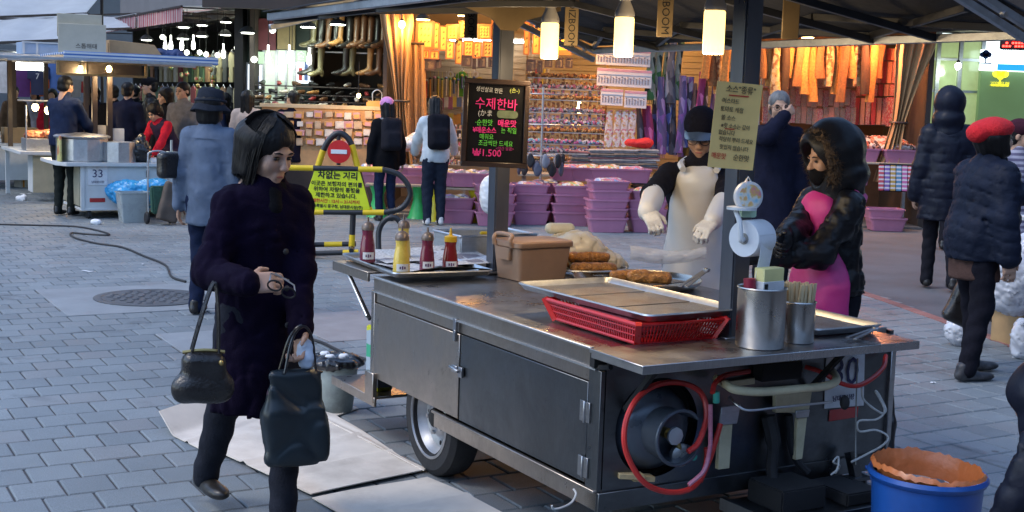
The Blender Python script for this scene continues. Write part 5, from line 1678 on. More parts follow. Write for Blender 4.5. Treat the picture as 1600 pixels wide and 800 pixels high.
# gold framed pictures: (cx, cy, w, h, kind)
GOLDP = mat('gold_picture', (.72, .50, .10), .4, .3, var=.2, scale=14)
FRO, FRD = mat('orange_wood_frame', (.40, .14, .03), .4, var=.2, scale=8, coat=.3), mat('dark_picture_frame', (.05, .03, .025), .4)
PICD = matpat('dark_picture', [(.10, .07, .05), (.16, .12, .08), (.05, .04, .04)], 12)
PICB = matpat('carved_mask_print', [(.25, .10, .03), (.35, .16, .05), (.15, .06, .02)], 22)
CHR = mat('dark_glyph', (.16, .06, .01), .6)
frames = [(664, 55, 29, 44, 0), (682, 56, 9, 40, 0), (693, 60, 12, 38, 0), (707, 50, 19, 24, 0), (724, 46, 14, 26, 0), (757, 50, 22, 24, 0), (772, 58, 9, 50, 0), (781, 56, 8, 46, 0),
          (703, 78, 13, 28, 0), (717, 80, 11, 40, 0), (732, 76, 16, 26, 0), (746, 78, 13, 26, 0), (762, 77, 17, 26, 0),
          (655, 86, 10, 13, 0), (666, 85, 10, 13, 0), (679, 86, 14, 13, 0), (668, 101, 25, 17, 1), (685, 99, 9, 14, 1), (729, 95, 16, 17, 1), (741, 97, 6, 22, 1), (753, 97, 13, 17, 1), (767, 97, 8, 16, 1), (777, 97, 9, 16, 1),
          (630, 50, 11, 32, 2), (642, 50, 10, 32, 2), (632, 86, 14, 34, 2), (644, 88, 10, 36, 2),
          (870, 62, 46, 46, 3), (838, 58, 12, 52, 0), (823, 60, 9, 50, 0), (857, 98, 12, 14, 1), (874, 98, 12, 16, 1), (889, 98, 11, 16, 1), (830, 102, 14, 18, 1), (843, 104, 9, 18, 1)]
kinds = {0: ('gold framed calligraphy picture', FRO, GOLDP), 1: ('dark framed small picture', FRD, PICD), 2: ('carved reddish brown mask plaque', FRO, PICB), 3: ('large yellow picture with red flowers', FRO, mat('yellow_picture', (.75, .48, .04), .4, var=.1))}
cntk = {}
for (cx, cy, w2, h2, kd) in sorted(frames):
    Yp = YF + (.35 if h2 > 30 else .28) + .004 * (cx % 7)
    sc = Yp / FOC
    p = D(cx, cy, Yp)
    i = cntk[kd] = cntk.get(kd, -1) + 1
    lab = kinds[kd][0]
    lab = lab + (f', {ordn(i)} from the left in the shop' if kd != 3 else ' behind the left tube lamp')
    t = thing('picture_frame', lab, 'picture', p, random.uniform(-.1, .1), 'framed pictures hanging in the accessory shop')
    W2, H2 = w2 * sc, h2 * sc
    b = MB()
    fw = max(.02, min(W2, H2) * .16)
    b.box((0, 0, H2 / 2 - fw / 2), (W2, .03, fw)); b.box((0, 0, -H2 / 2 + fw / 2), (W2, .03, fw)); b.box((-W2 / 2 + fw / 2, 0, 0), (fw, .03, H2 - 2 * fw)); b.box((W2 / 2 - fw / 2, 0, 0), (fw, .03, H2 - 2 * fw))
    b.build('frame', kinds[kd][1], t)
    pic = bx('picture', (0, .004, 0), (W2 - 2 * fw, .012, H2 - 2 * fw), kinds[kd][2], t)
    if kd == 0:
        c = MB()
        nc, nr = (3, 3) if w2 > 20 else ((2, 3) if w2 > 14 else (1, 3))
        for a in range(nc):
            for r_ in range(nr):
                xx, zz = (a - (nc - 1) / 2) * (W2 - 2 * fw) / (nc + .4), (r_ - (nr - 1) / 2) * (H2 - 2 * fw) / (nr + .6)
                c.box((xx, -.004, zz), (.032, .002, .010)); c.box((xx + .004, -.004, zz + .008), (.009, .002, .034)); c.box((xx - .01, -.004, zz - .014), (.02, .002, .008))
        tag(c.build('glyphs', CHR, pic), kind='stuff')
    if kd == 3:
        for xx, zz in ((.04, -.02), (.10, .06), (.13, -.08), (-.05, .03)):
            MB().lathe([(.035, 0), (.0001, .004)], 12, Matrix.Translation((xx, -.004, zz)) @ RX).build('flower', mat('red_flower', (.5, .04, .02), .5), pic)
pm = MB().box((0, 0, -.5), (1, .14, 1)).mesh('packet', 0)
def packet(label, px, py, w2, h2, m, group, Y=None, name='packet'):
    Y = Y or YF + .78
    me = pm.copy(); me.materials.clear(); me.materials.append(m)
    o = link(name, me, None, None, D(px, py, Y), (0, 0, ro.uniform(-.12, .12)), (w2, .3, h2))
    return tag(o, label, 'packet', group)
# goods on hooks in front of the slat wall
PAL = [(.55, .06, .05), (.65, .55, .12), (.1, .1, .12), (.6, .6, .62), (.15, .35, .12), (.5, .2, .35), (.12, .2, .45), (.6, .3, .06)]
cm = [mat(f'tassel_{i}', c, .6, var=.2, scale=20) for i, c in enumerate(PAL)]
cn_ = ['red', 'yellow', 'black', 'white', 'green', 'pink', 'blue', 'orange']
ro = random.Random(9)
for i in range(16):
    px = 648 + i * 6.2
    p = D(px, 112 + ro.uniform(-2, 3), YB - .35)
    k = ro.randrange(8)
    if i < 2: k = 0
    t = thing('hanging_ornament', f'{cn_[k]} tassel ornament, {ordn(i)} from the left on the white slat wall', 'ornament', p, 0, 'tassel ornaments on the slat wall')
    L_ = ro.uniform(.30, .46)
    MB().tube([(0, 0, 0), (0, 0, -L_ * .3), (0, -.01, -L_ * .32), (0, -.01, -L_)], [.004, .004, .018, .024], 6).build('tassel', cm[k], t)
    MB().sphere((0, -.005, -L_ * .28), .026, 8, 6).build('knot', cm[(k + 3) % 8], t)
for i in range(9):
    p = D(704 + i * 6.5, 116 + (i % 3) * 9, YB - .3)
    t = thing('hanging_fan', f'round fan charm, {ordn(i)} from the left on the slat wall', 'charm', p, 0, 'round charms on the slat wall')
    MB().lathe([(.028, -.008), (.055, -.008), (.055, .008), (.028, .008), (.028, -.008)], 18, RX, caps=False).build('ring', cm[(3, 2, 3, 1)[i % 4]], t)
    MB().tube([(0, 0, .05), (0, 0, .12)], .004, 5).build('string', cm[2], t)
o = garment('bright green garment hanging on the slat wall left of the chalkboard', D(722, 112, YB - .3), .2, .42, CL('bright_green', (.12, .45, .06)), 0, None)
for i, (px, c) in enumerate(((836, 0), (842, 5), (848, 1), (854, 3), (829, 3))):
    o = MB().tube(spline([D(px + 3, 108, YB - .4), D(px, 125, YB - .42), D(px - 4 + 3 * (i % 3), 147, YB - .4)], 4), .022, 6).build('hanging_ribbon', cm[c])
    tag(o, f'{cn_[c]} ribbon, {ordn(i)} of those hanging right of the chalkboard', 'ribbon', 'ribbons by the chalkboard')
for r_, py in enumerate((152, 178, 204)):
    for i in range(12):
        packet(f'small bright packet, {ordn(i)} in the {("upper", "middle", "lower")[r_]} row behind the backpackers', 648 + i * 7 + ro.uniform(-1, 1), py + ro.uniform(-2, 2), .085, ro.uniform(.16, .24), cm[ro.randrange(8)], 'packets on the slat wall', YB - .12)
# display cards of small jewellery: (x0,x1,y0,y1)
CARDW = mat('display_card', (.70, .66, .64), .55, var=.05)
for i, (x0, x1, y0, y1, dY, lab) in enumerate(((933, 1008, 42, 70, .55, 'top jewellery card, warm lit, half behind the middle tube lamp'), (931, 1017, 77, 103, .45, 'second jewellery card from the top beside the scarves'), (932, 1019, 108, 136, .42, 'third jewellery card from the top beside the scarves'), (938, 974, 139, 165, .38, 'small left jewellery card in the fourth row'), (975, 1011, 142, 169, .38, 'small right jewellery card in the fourth row'))):
    Yp = YF + dY
    a, b = D(x0, y1, Yp), D(x1, y0, Yp)
    W2, H2 = b.x - a.x, (y1 - y0) * Yp / FOC
    t = thing('jewellery_card', lab, 'display card', ((a.x + b.x) / 2, Yp, (a.z + b.z) / 2), 0, 'jewellery cards in the accessory shop')
    t.rotation_euler = (RAD(-12), RAD(1.5), 0)
    bx('card', (0, 0, 0), (W2, .012, H2), CARDW, t, .003)
    bx('card_header', (0, -.008, H2 * .40), (W2, .006, H2 * .14), mat('pink_header', (.6, .3, .35), .5), t)
    bx('hook_rail', (0, -.012, H2 * .14), (W2 * .96, .01, .012), GALV, t)
    c = MB()
    for k in range(int(W2 / .045)):
        x = -W2 / 2 + .03 + k * .045
        c.sphere((x, -.018, H2 * .02 - .02 * (k % 2)), .011, 6, 4); c.box((x, -.016, -H2 * .20), (.012, .006, H2 * .28))
    tag(c.build('earrings', mat('earring_mix', (.3, .22, .2), .35, .5, var=.5, scale=30), t), kind='stuff')
# scarves, ties and furs
def strip(label, px, py, Y, w2, h2, m, group, name='hanging_scarf', cat='scarf', sway=.03, thick=.025, fringe=False):
    p = D(px, py, Y)
    t = thing(name, label, cat, p, ro.uniform(-.25, .25), group)
    ph = ro.uniform(0, 6)
    def f(a, b):
        th = 2 * math.pi * a
        w3 = w2 / 2 * (.75 + .25 * b + .10 * math.sin(5 * b + ph))
        fold = 1 + .25 * math.sin(3 * th + ph + 2 * b)
        return (w3 * math.cos(th) + sway * math.sin(3 * b + ph), thick * fold * math.sin(th), -h2 * b)
    mb_ = MB().grid(f, 16, 14)
    mb_.build('cloth', m, t, smooth=70)
    if fringe:
        c = MB()
        for k in range(7):
            x = -w2 / 2 + w2 * k / 6
            c.tube([(x * .9, 0, -h2 + .01), (x, .005, -h2 - .06)], .006, 4)
        tag(c.build('fringe', m, t), kind='stuff')
    return t
sp = [[(.10, .12, .35), (.25, .12, .35), (.4, .4, .5), (.05, .05, .08)], [(.05, .18, .05), (.25, .35, .12), (.02, .04, .03), (.35, .38, .3)], [(.4, .05, .25), (.55, .15, .4), (.2, .02, .12)], [(.18, .08, .3), (.35, .25, .5), (.1, .08, .2)], [(.05, .05, .07), (.3, .3, .35), (.12, .12, .15)]]
spn = ['blue and violet', 'green striped', 'magenta', 'purple', 'black and grey']
SM = [matpat(f'scarf_print_{i}', p, 16, (1, 1, .35)) for i, p in enumerate(sp)]
for i, (px, py, k, w2, h2) in enumerate(((1022, 55, 1, .17, 1.0), (1032, 52, 1, .17, .9), (1043, 55, 1, .15, 1.1), (1053, 60, 4, .16, 1.0), (1063, 66, 1, .14, .9), (1025, 118, 0, .15, 1.15), (1036, 120, 3, .15, 1.2), (1046, 118, 0, .15, 1.2), (1056, 122, 4, .14, 1.2), (1066, 118, 3, .14, 1.2), (1076, 120, 0, .14, 1.1), (1008, 165, 2, .12, .62), (1015, 165, 2, .12, .62), (1000, 166, 4, .12, .60), (1086, 130, 4, .14, 1.2), (1096, 112, 2, .14, 1.1), (1106, 116, 0, .14, 1.2), (1118, 112, 3, .14, 1.2), (1130, 116, 2, .14, 1.1), (1142, 112, 1, .14, 1.2))):
    strip(f'{spn[k]} scarf, {ordn(i)} of those hung right of the jewellery cards', px, py, YF + .5 + .08 * (i % 3), w2, h2, SM[k], 'scarves right of the jewellery cards', fringe=i % 3 == 0)
dots = matpat('dotted_print', [(.65, .55, .5), (.6, .2, .25), (.55, .35, .15), (.7, .68, .65)], 26)
for i, px in enumerate((953, 966, 977, 988)):
    strip(f'dotted pale scarf, {ordn(i)} from the left below the jewellery cards', px, 172, YF + .42, .14, .58, dots, 'dotted scarves below the cards', sway=.005, thick=.012)
furs = [mat('fur_orange', (.45, .20, .05), .9, var=.4, scale=30, bump=.8, bscale=60), mat('fur_brown', (.22, .09, .03), .9, var=.4, scale=30, bump=.8, bscale=60), mat('fur_dark', (.05, .025, .015), .9, var=.4, scale=30, bump=.8, bscale=60), matpat('fur_pattern', [(.5, .3, .1), (.25, .1, .03), (.55, .4, .2)], 24)]
fn_ = ['orange fur', 'brown fur', 'dark fur', 'spotted']
fl = [1105, 1116, 1126, 1137] + [1193 + 11.5 * i for i in range(17)]
for i, px in enumerate(fl):
    k = (0, 1, 3, 0, 1, 0, 3, 2, 0, 1, 0)[i % 11]
    strip(f'{fn_[k]} scarf, {ordn(i)} from the left in the high row of furs', px, 66, YF + .2 + .07 * (i % 3), .15, .55 + .12 * ((i * 5) % 4), furs[k], 'fur scarves hung in a high row', 'fur_scarf', 'fur scarf', .02, .04)
rpal = [matpat('packet_bead', [(.6, .12, .1), (.65, .5, .3), (.5, .3, .1), (.1, .25, .2), (.55, .2, .25)], 34), mat('packet_red', (.55, .06, .05), .35, var=.2, scale=9, coat=.3), mat('packet_salmon', (.6, .25, .16), .35, var=.2, scale=9, coat=.3), matpat('packet_print', [(.6, .15, .12), (.6, .45, .35), (.45, .06, .08)], 18, rough=.4)]
pack_w = thing('packet_rack', 'wire rack of hanging packets right of the furs', 'rack', (xa(1300, YF + .8), YF + .95, 0))
for z in (1.2, 1.55, 1.9, 2.25, 2.6):
    MB().tube([(-1.1, 0, z), (1.35, 0, z)], .008, 6).build('rail', GALV, pack_w)
for x in (-1.1, .2, 1.35):
    MB().tube([(x, 0, .03), (x, 0, 2.7)], .014, 6).build('upright', GALV, pack_w)
for r_, (py, h2, n2, x0, dx) in enumerate(((112, .26, 17, 1196, 8.6), (140, .26, 17, 1196, 8.6), (168, .26, 17, 1196, 8.6))):
    for i in range(n2):
        packet(f'beaded strand packet, {ordn(i)} from the left in the {("upper", "middle", "lower")[r_]} bead row', x0 + dx * i, py + ro.uniform(-2, 2), .078, h2, rpal[(0, 0, 3, 0, 2)[(i + r_) % 5]], 'bead packets behind the man with glasses', YF + .7)
for r_, (py, h2, n2, x0, dx) in enumerate(((76, .18, 8, 1366, 7.6), (96, .34, 7, 1366, 8.2), (132, .18, 9, 1342, 8.6), (153, .42, 6, 1340, 8.6))):
    for i in range(n2):
        packet(f'red packet, {ordn(i)} in the {("top", "second", "third", "bottom")[r_]} row by the brown curtain', x0 + dx * i, py, .068, h2, rpal[1 + (i + r_) % 3], 'red packets by the brown curtain')
packet('wide patterned red panel at the right of the packet rack', 1399, 152, .25, .46, rpal[3], None)
# ---- racks and shelves of small goods in the middle
WIRE = GALV
rack = thing('display_shelf', 'tiered shelf of hair ties right of the chalkboard', 'shelf', (xa(885, YF + .9), YF + .9, 0))
pals = [matpat('hair_ties_a', [(.7, .2, .4), (.2, .5, .7), (.7, .7, .72), (.1, .1, .12), (.5, .3, .6)], 30), matpat('hair_ties_b', [(.6, .3, .1), (.4, .15, .05), (.2, .1, .05), (.65, .45, .2)], 26), matpat('hair_ties_c', [(.5, .5, .55), (.1, .1, .12), (.6, .2, .3), (.3, .3, .35)], 30)]
for i, (py, k) in enumerate(((118, 1), (135, 2), (152, 1), (172, 2), (190, 0), (202, 1), (220, 0), (234, 2), (246, 1))):
    z = D(885, py, YF + .9).z
    dpt = .10 + .05 * i
    bx('shelf_board', (0, -dpt / 2 + .1, z - .05), (1.25, dpt + .1, .015), WIRE, rack)
    c = MB()
    for q in range(34):
        c.sphere((-.60 + q * .036, -dpt + .12 - .02 * (q % 2), z - .015 + .01 * (q % 3)), .033, 6, 4, (1, .8, 1.1))
        if q % 2: c.box((-.60 + q * .036, -dpt + .10, z - .11 - .02 * (q % 3)), (.05, .02, .07 + .02 * (q % 4)))
    tag(c.build('hair_ties', pals[k], rack, smooth=0), kind='stuff')
for x in (-.64, .64):
    bx('upright', (x, .1, 1.3), (.03, .03, 2.5), WOODB, rack)
shs = thing('display_shelf', 'tiered shelf of small goods behind the grey backpack', 'shelf', (xa(668, YF + .9), YF + .9, 0))
for i, py in enumerate((196, 209, 222, 236, 250)):
    z = D(668, py, YF + .9).z
    bx('shelf_board', (0, -.05 * i, z - .05), (1.3, .2, .015), SLATW, shs)
    c = MB()
    for q in range(30):
        c.box((-.6 + q * .042, -.05 * i - .02, z - .01), (.03, .08, .06), Matrix.Rotation(.02 * (q % 5 - 2), 4, 'Y'))
    tag(c.build('small_boxes', matpat(f'small_boxes_{i}', [(.7, .66, .6), (.6, .4, .2), (.65, .2, .25), (.5, .5, .55)], 22), shs, smooth=0), kind='stuff')
for x in (-.62, .62):
    bx('upright', (x, .06, .75), (.04, .04, 1.45), SLATW, shs)
# spinner of mittens on a pole
sq = G(845, 352); sq.y = 18.4; sq.x = xa(845, 18.4, 260)
spn_ = thing('mitten_spinner', 'round pole rack hung with black and grey mittens', 'rack', (sq.x, sq.y, 0))
MB().cyl((0, 0, 0), (0, 0, 1.95), .018, n=10).build('pole', GALV, spn_)
MB().lathe([(.20, 0), (.20, .02), (.02, .05)], 20).build('base', DARKV, spn_)
for z in (.98, 1.42, 1.85):
    MB().tube([(.30 * math.cos(a), .30 * math.sin(a), z) for a in [2 * math.pi * k / 24 for k in range(24)]], .007, 6, True).build('ring', GALV, spn_)
    for a in (0, 1.57):
        MB().tube([(.3 * math.cos(a), .3 * math.sin(a), z), (-.3 * math.cos(a), -.3 * math.sin(a), z)], .005, 5).build('spoke', GALV, spn_)
mm = [mat('mitten_black', (.02, .021, .026), .9, bump=.6, bscale=50), mat('mitten_grey', (.22, .23, .27), .9, bump=.6, bscale=50), mat('mitten_slate', (.08, .09, .13), .9, bump=.6, bscale=50)]
s = SDF(.03); s.ell((0, 0, -.10), (.055, .03, .085)).ell((.05, 0, -.08), (.022, .02, .045)).cap((0, 0, -.03), (0, 0, -.01), .035)
V_, F_ = s.mesh(.015)
mmes = [vf_mesh('mitten', V_, F_) for _ in mm]
for k in range(3):
    mmes[k].materials.append(mm[k])
for i in range(18):
    a = 2 * math.pi * i / 18
    o = link('mitten', mmes[(i * 5 + i // 4) % 3], None, None, (sq.x + .31 * math.cos(a), sq.y + .31 * math.sin(a), .99 - .12 * (i % 2)), (0, 0, a + math.pi / 2))
    tag(o, f'{["black", "grey", "slate blue"][(i * 5 + i // 4) % 3]} mitten hanging on the round pole rack below the chalkboard', 'mitten', 'mittens on the pole rack')
# stacks of folded scarves and magazines-like cloth piles
for i, (px, py, n2, w2) in enumerate(((905, 262, 9, .34), (938, 268, 12, .40), (975, 265, 11, .42), (1010, 262, 10, .36), (1003, 292, 3, .3))):
    p = D(px, py, YF + .1)
    for k in range(n2):
        o = bx('folded_scarf', (0, 0, 0), (w2 * ro.uniform(.9, 1.05), .34, .026), mat(f'folded_{(i + k) % 5}', [(.45, .32, .22), (.2, .2, .22), (.5, .45, .4), (.3, .15, .15), (.12, .14, .16)][(i + k) % 5], .9, var=.25, scale=14), None, .010)
        o.location = p + Vector((ro.uniform(-.02, .02), 0, .03 * k)); o.rotation_euler = (0, ro.uniform(-.03, .03), ro.uniform(-.12, .12))
        tag(o, f'folded scarf, {ordn(k)} from the bottom in the {ordn(i)} pile from the left', 'folded scarf', 'folded scarves in piles')
tb2 = thing('display_table', 'long display table behind the basket stacks', 'table', (xa(930, YF + .1, 290), YF + .25, 0))
zt = D(930, 270, YF + .1).z - .03
bx('table_top', (.1, 0, zt - .02), (2.6, .9, .04), SLATW, tb2, .005)
for x in (-1.1, 1.3):
    bx('leg', (x, -.3, (zt - .04) / 2), (.06, .06, zt - .04), GALV, tb2); bx('leg', (x, .3, (zt - .04) / 2), (.06, .06, zt - .04), GALV, tb2)
lumpy('scarf_heap', 'red crumpled scarf on the cloth piles', 'scarf', D(998, 228, YF + .1), [(0, 0, .04, .22, .14, .06), (.1, 0, .06, .1, .1, .06)], mat('red_scarf', (.6, .03, .03), .85), .02, .02, 24)
# ---- pink baskets
PINKB = mat('pink_plastic', (.46, .19, .30), .42, var=.10, scale=4, rnd=.14, coat=.1)
def basket_mesh(w2=.56, l2=.40, h2=.20):
    secs = [(w2 * .80, l2 * .78, 0, .03), (w2 * .95, l2 * .94, h2 - .025, .035), (w2, l2, h2 - .025, .04), (w2 * 1.01, l2 * 1.01, h2, .04), (w2 * .93, l2 * .92, h2, .03), (w2 * .80, l2 * .77, .02, .03)]
    vs, fs = [], []
    for (a, b, z, r) in secs:
        lp = rrect(a, b, r, 3); nn = len(lp); vs += [(x, y, z) for x, y in lp]
    for i in range(len(secs) - 1):
        fs += [(i * nn + j, i * nn + (j + 1) % nn, (i + 1) * nn + (j + 1) % nn, (i + 1) * nn + j) for j in range(nn)]
    fs += [tuple(range(nn))[::-1], tuple(5 * nn + j for j in range(nn))]
    me = MB().add(vs, fs).mesh('basket')
    me.materials.append(PINKB)
    return me
BM_ = basket_mesh()
GOODS = [matpat('goods_a', [(.7, .3, .4), (.75, .6, .3), (.72, .7, .7), (.3, .4, .6), (.65, .2, .25)], 26, rough=.4), matpat('goods_b', [(.7, .68, .66), (.65, .35, .4), (.4, .25, .5), (.75, .55, .2), (.2, .2, .25)], 22, rough=.4), matpat('goods_c', [(.75, .35, .15), (.7, .2, .15), (.35, .55, .2), (.75, .7, .6)], 24, rough=.4)]
def heap_mesh(k, w2=.46, l2=.32):
    s = SDF(.03); s.disp = lambda P: .014 * noise3(P, 40, k) + .008 * noise3(P, 90, k + 3)
    s.ell((0, 0, -.02), (w2 / 2, l2 / 2, .09)).ell((.08, .02, .02), (.11, .1, .06)).ell((-.1, -.02, .02), (.1, .1, .05))
    me = vf_mesh('goods_heap', *s.mesh(.022)); me.materials.append(GOODS[k % 3]); return me
HM = [heap_mesh(k) for k in range(3)]
def stack(px, py, n2, where, rz=0.0, step=.125, heap=True, Y=None, z0=0.0, sc=1.0):
    p = G(px, py) if Y is None else Vector((xa(px, Y, py), Y, z0))
    for k in range(n2):
        o = link('plastic_basket', BM_, None, None, (p.x + ro.uniform(-.025, .025), p.y, p.z + .004 + k * step), (0, ro.uniform(-.015, .015), rz + ro.uniform(-.09, .09)), (sc, sc, 1))
        tag(o, (f'pink basket, {ordn(k)} from bottom in stack ' if n2 > 1 else 'single pink basket ') + where, 'basket', 'pink plastic baskets at the accessory shop')
    if heap:
        o = link('goods_heap', HM[(int(px)) % 3], None, None, (p.x, p.y, p.z + (n2 - 1) * step + .17), (0, 0, rz), (sc, sc, 1))
        tag(o, 'colourful small goods heaped in the top basket ' + where, None, None, 'stuff')
stack(772, 352, 4, 'directly left of the far post', .1); stack(828, 350, 4, 'right of the far post', .1); stack(850, 346, 4, 'second right of the far post', .05)
stack(890, 352, 4, 'in front of the mitten rack, right side', .08); stack(948, 362, 5, 'left of the cook, front row', .12); stack(1010, 362, 4, 'hidden behind the cook arm', .1)
for i, px in enumerate((885, 917, 950, 984)):
    stack(px, 300, 1, f'in the upper table row, {ordn(i)} from the mitten rack', 0, Y=18.95, z0=.60)
stack(1380, 360, 2, 'on the ground under the right counter', .0, .13, False)
stack(712, 348, 2, 'on the ground under the yellow table', .05, .16)
for i, px in enumerate((694, 730, 766)):
    stack(px, 290, 1, f'on the yellow table, {ordn(i)} from the backpacker', .05, Y=18.35, z0=.50)
for i, px in enumerate((585, 612, 640, 660)):
    stack(px, 300, 2, f'on the green table, {ordn(i)} from the left', .05, .10, Y=18.9, z0=.42)
lumpy('plastic_bag', 'white plastic bag bulging beside the far post', 'bag', D(764, 304, 17.4), [(0, 0, 0, .13, .12, .26)], WHITEP, .02, .015, 18)
def ptable(label, px, py, col, w2, ncol):
    p = G(px, py)
    t = thing('plastic_table', label, 'table', p, .02)
    m = mat('table_' + ncol, col, .4, var=.1, scale=5, coat=.1)
    bx('table_top', (0, .25, .475), (w2, .75, .03), SLATW, t, .006)
    for x in (-w2 / 2 + .18, w2 / 2 - .18):
        MB().lathe([(.17, 0), (.15, .03), (.085, .25), (.085, .33), (.13, .45), (.14, .46)], 16, Matrix.Translation((x, 0, 0))).build('leg', m, t, smooth=25)
    return t
ptable('white table on flared yellow plastic legs', 712, 346, (.68, .60, .02), .95, 'yellow'); ptable('white table on flared green plastic legs', 622, 340, (.03, .42, .12), .95, 'green')
# ---- right hand counter
rc = thing('display_counter', 'right hand counter heaped with glossy small goods', 'counter', (xa(1382, YF - .2, 230), YF - .05, 0))
zc = D(1382, 256, YF - .3).z
bx('counter_top', (0, .2, zc), (1.15, .8, .03), SLATW, rc, .004)
bx('leg', (-.5, .4, zc / 2), (.05, .05, zc), GALV, rc); bx('leg', (.5, .4, zc / 2), (.05, .05, zc), GALV, rc)
for k, x in enumerate((-.33, .28)):
    o = link('plastic_basket', BM_, None, None, rc.location + Vector((x, .05, zc + .016)), (0, 0, .02), (1.05, 1.1, 1))
    tag(o, ['left of the two wide pink trays on the right counter', 'right of the two wide pink trays on the right counter'][k], 'basket', 'pink trays on the right counter')
lumpy('goods_heap', 'glossy small goods heaped along the right counter', None, rc.location + Vector((0, .15, zc + .24)), [(-.35, 0, 0, .3, .22, .09), (.25, 0, .0, .32, .22, .08), (0, .2, .06, .5, .15, .1)], matpat('glossy_goods', [(.5, .3, .2), (.6, .5, .45), (.08, .06, .06), (.5, .15, .1), (.65, .6, .55)], 20, rough=.25), .022, .025, 30, 'stuff')
lumpy('goods_heap', 'pink packets heaped in the basket behind the hooded vendor', None, D(1338, 258, YF - .5), [(0, 0, 0, .14, .12, .05)], mat('hot_pink', (.6, .15, .35), .4), .02, .015, 30, 'stuff')
stack(1340, 300, 1, 'behind the hooded vendor with pink packets', 0, heap=False, Y=YF - .5, z0=.66, sc=.6)
rk2 = thing('striped_rack', 'slanted rack of striped socks below the right counter', 'rack', D(1408, 300, YF - .55), -.05)
rk2.rotation_euler = (RAD(-12), 0, -.05)
bx('back_board', (0, 0, .21), (.66, .015, .42), DARKV, rk2)
smat = [matstripe(f'sock_{i}', c, (.6, .6, .65), 16, 2, .8, .6) for i, c in enumerate([(.5, .08, .12), (.2, .12, .4), (.45, .3, .08), (.1, .25, .4), (.5, .15, .35)])]
for k in range(8):
    bx('sock_pack', (-.30 + k * .086, -.02, .20), (.075, .03, .38), smat[k % 5], rk2, .006)
# ---- mannequin figure glimpsed between scarves handled with people; window blind behind it
wb_ = thing('window_blind', 'small white window blind between scarves and furs', 'blind', D(1102, 128, YB - .2))
for k in range(10):
    bx('blind_slat', (0, 0, -.045 * k), (.38, .02, .03), SLATW, wb_)
# ================================================================ shoe shop
shoe = thing('shoe_shop', 'dim shoe shop with hanging boots left of the tied curtain', 'shop', (0, YF, 0))
YS = YF + .7
XL = xa(385, YS)
bxs('back_wall', XL, X0 - .07, YS + 2.2, YS + 2.3, 0, 3.3, WALLD, shoe)
bxs('side_wall', XL - .08, XL, YS + .6, YS + 2.3, 0, 3.3, WALLD, shoe)
bxs('ceiling', XL - .6, X0 - .07, YS - .3, YS + 2.3, 3.12, 3.24, WALLD, shoe)
bxs('header', XL - .6, X0 - .07, YS - .42, YS - .32, 3.02, 3.9, WALLD, shoe)
bxs('shop_floor', XL, X0 - .07, YS - .3, YS + 2.2, 0, .03, FLOORS, shoe)
bxs('boot_rail', xa(490, YS + .4), X0 - .1, YS + .38, YS + .42, D(500, 38, YS + .4).z, D(500, 36, YS + .4).z, GALV, shoe)
bxs('boot_rail', xa(490, YS + .6), X0 - .1, YS + .58, YS + .62, D(500, 82, YS + .6).z, D(500, 80, YS + .6).z, GALV, shoe)
def boot_mesh():
    s = SDF(.03)
    s.cap((0, .02, .42), (0, .0, .10), .052, .036).cap((0, 0, .08), (0, -.12, .035), .042, .03).ell((0, -.13, .03), (.036, .07, .03)).cap((0, .03, .02), (0, .03, .05), .026, .03)
    return s.mesh(.014)
BV, BF = boot_mesh()
leath = [mat('leather_tan', (.30, .15, .05), .4, var=.2), mat('leather_black', (.02, .018, .017), .35, var=.2), mat('leather_brown', (.12, .055, .025), .4, var=.2), mat('leather_olive', (.10, .085, .04), .45, var=.2)]
bmes = []
for m in leath:
    me = vf_mesh('boot', BV, BF); me.materials.append(m); bmes.append(me)
ln = ['tan', 'black', 'brown', 'olive']
bl_ = [(489, 52, 3), (500, 54, 1), (512, 54, 2), (524, 52, 1), (531, 50, 0), (545, 54, 1), (556, 54, 2), (567, 52, 2), (578, 54, 2), (589, 54, 1), (598, 54, 2), (486, 96, 1), (500, 98, 3), (539, 96, 1), (549, 97, 3), (577, 96, 0), (591, 97, 2)]
for i, (px, py, k) in enumerate(bl_):
    p = D(px, py + 22, YS + (.35 if py < 80 else .55))
    o = link('boot', bmes[k], None, None, p, (0, 0, RAD(-65 + ro.uniform(-25, 25))), (1.15, 1.15, 1.1))
    tag(o, f'{ln[k]} boot hanging {ordn(i if py < 80 else i - 11)} from the left in the {"upper" if py < 80 else "lower"} row', 'boot', 'boots hanging in the shoe shop')
s = SDF(.02); s.cap((0, .09, .045), (0, -.02, .035), .035, .032).ell((0, -.09, .025), (.038, .07, .025)).cap((0, .10, .01), (0, .10, .05), .022, .03); s.cut('e', (0, .06, .09), (.024, .06, .035))
SV, SF = s.mesh(.011)
smes = []
for m in leath[:3] + [mat('leather_red', (.25, .03, .03), .4), mat('leather_cream', (.5, .45, .38), .5)]:
    me = vf_mesh('shoe', SV, SF); me.materials.append(m); smes.append(me)
shn = ['tan', 'black', 'brown', 'red', 'cream']
sh = thing('shoe_shelf', 'stepped shoe shelf in the shoe shop', 'shelf', (xa(500, YS + .5), YS + .5, 0))
tiers = [(168, .0, 12), (158, .22, 12), (148, .42, 10), (135, .62, 8)]
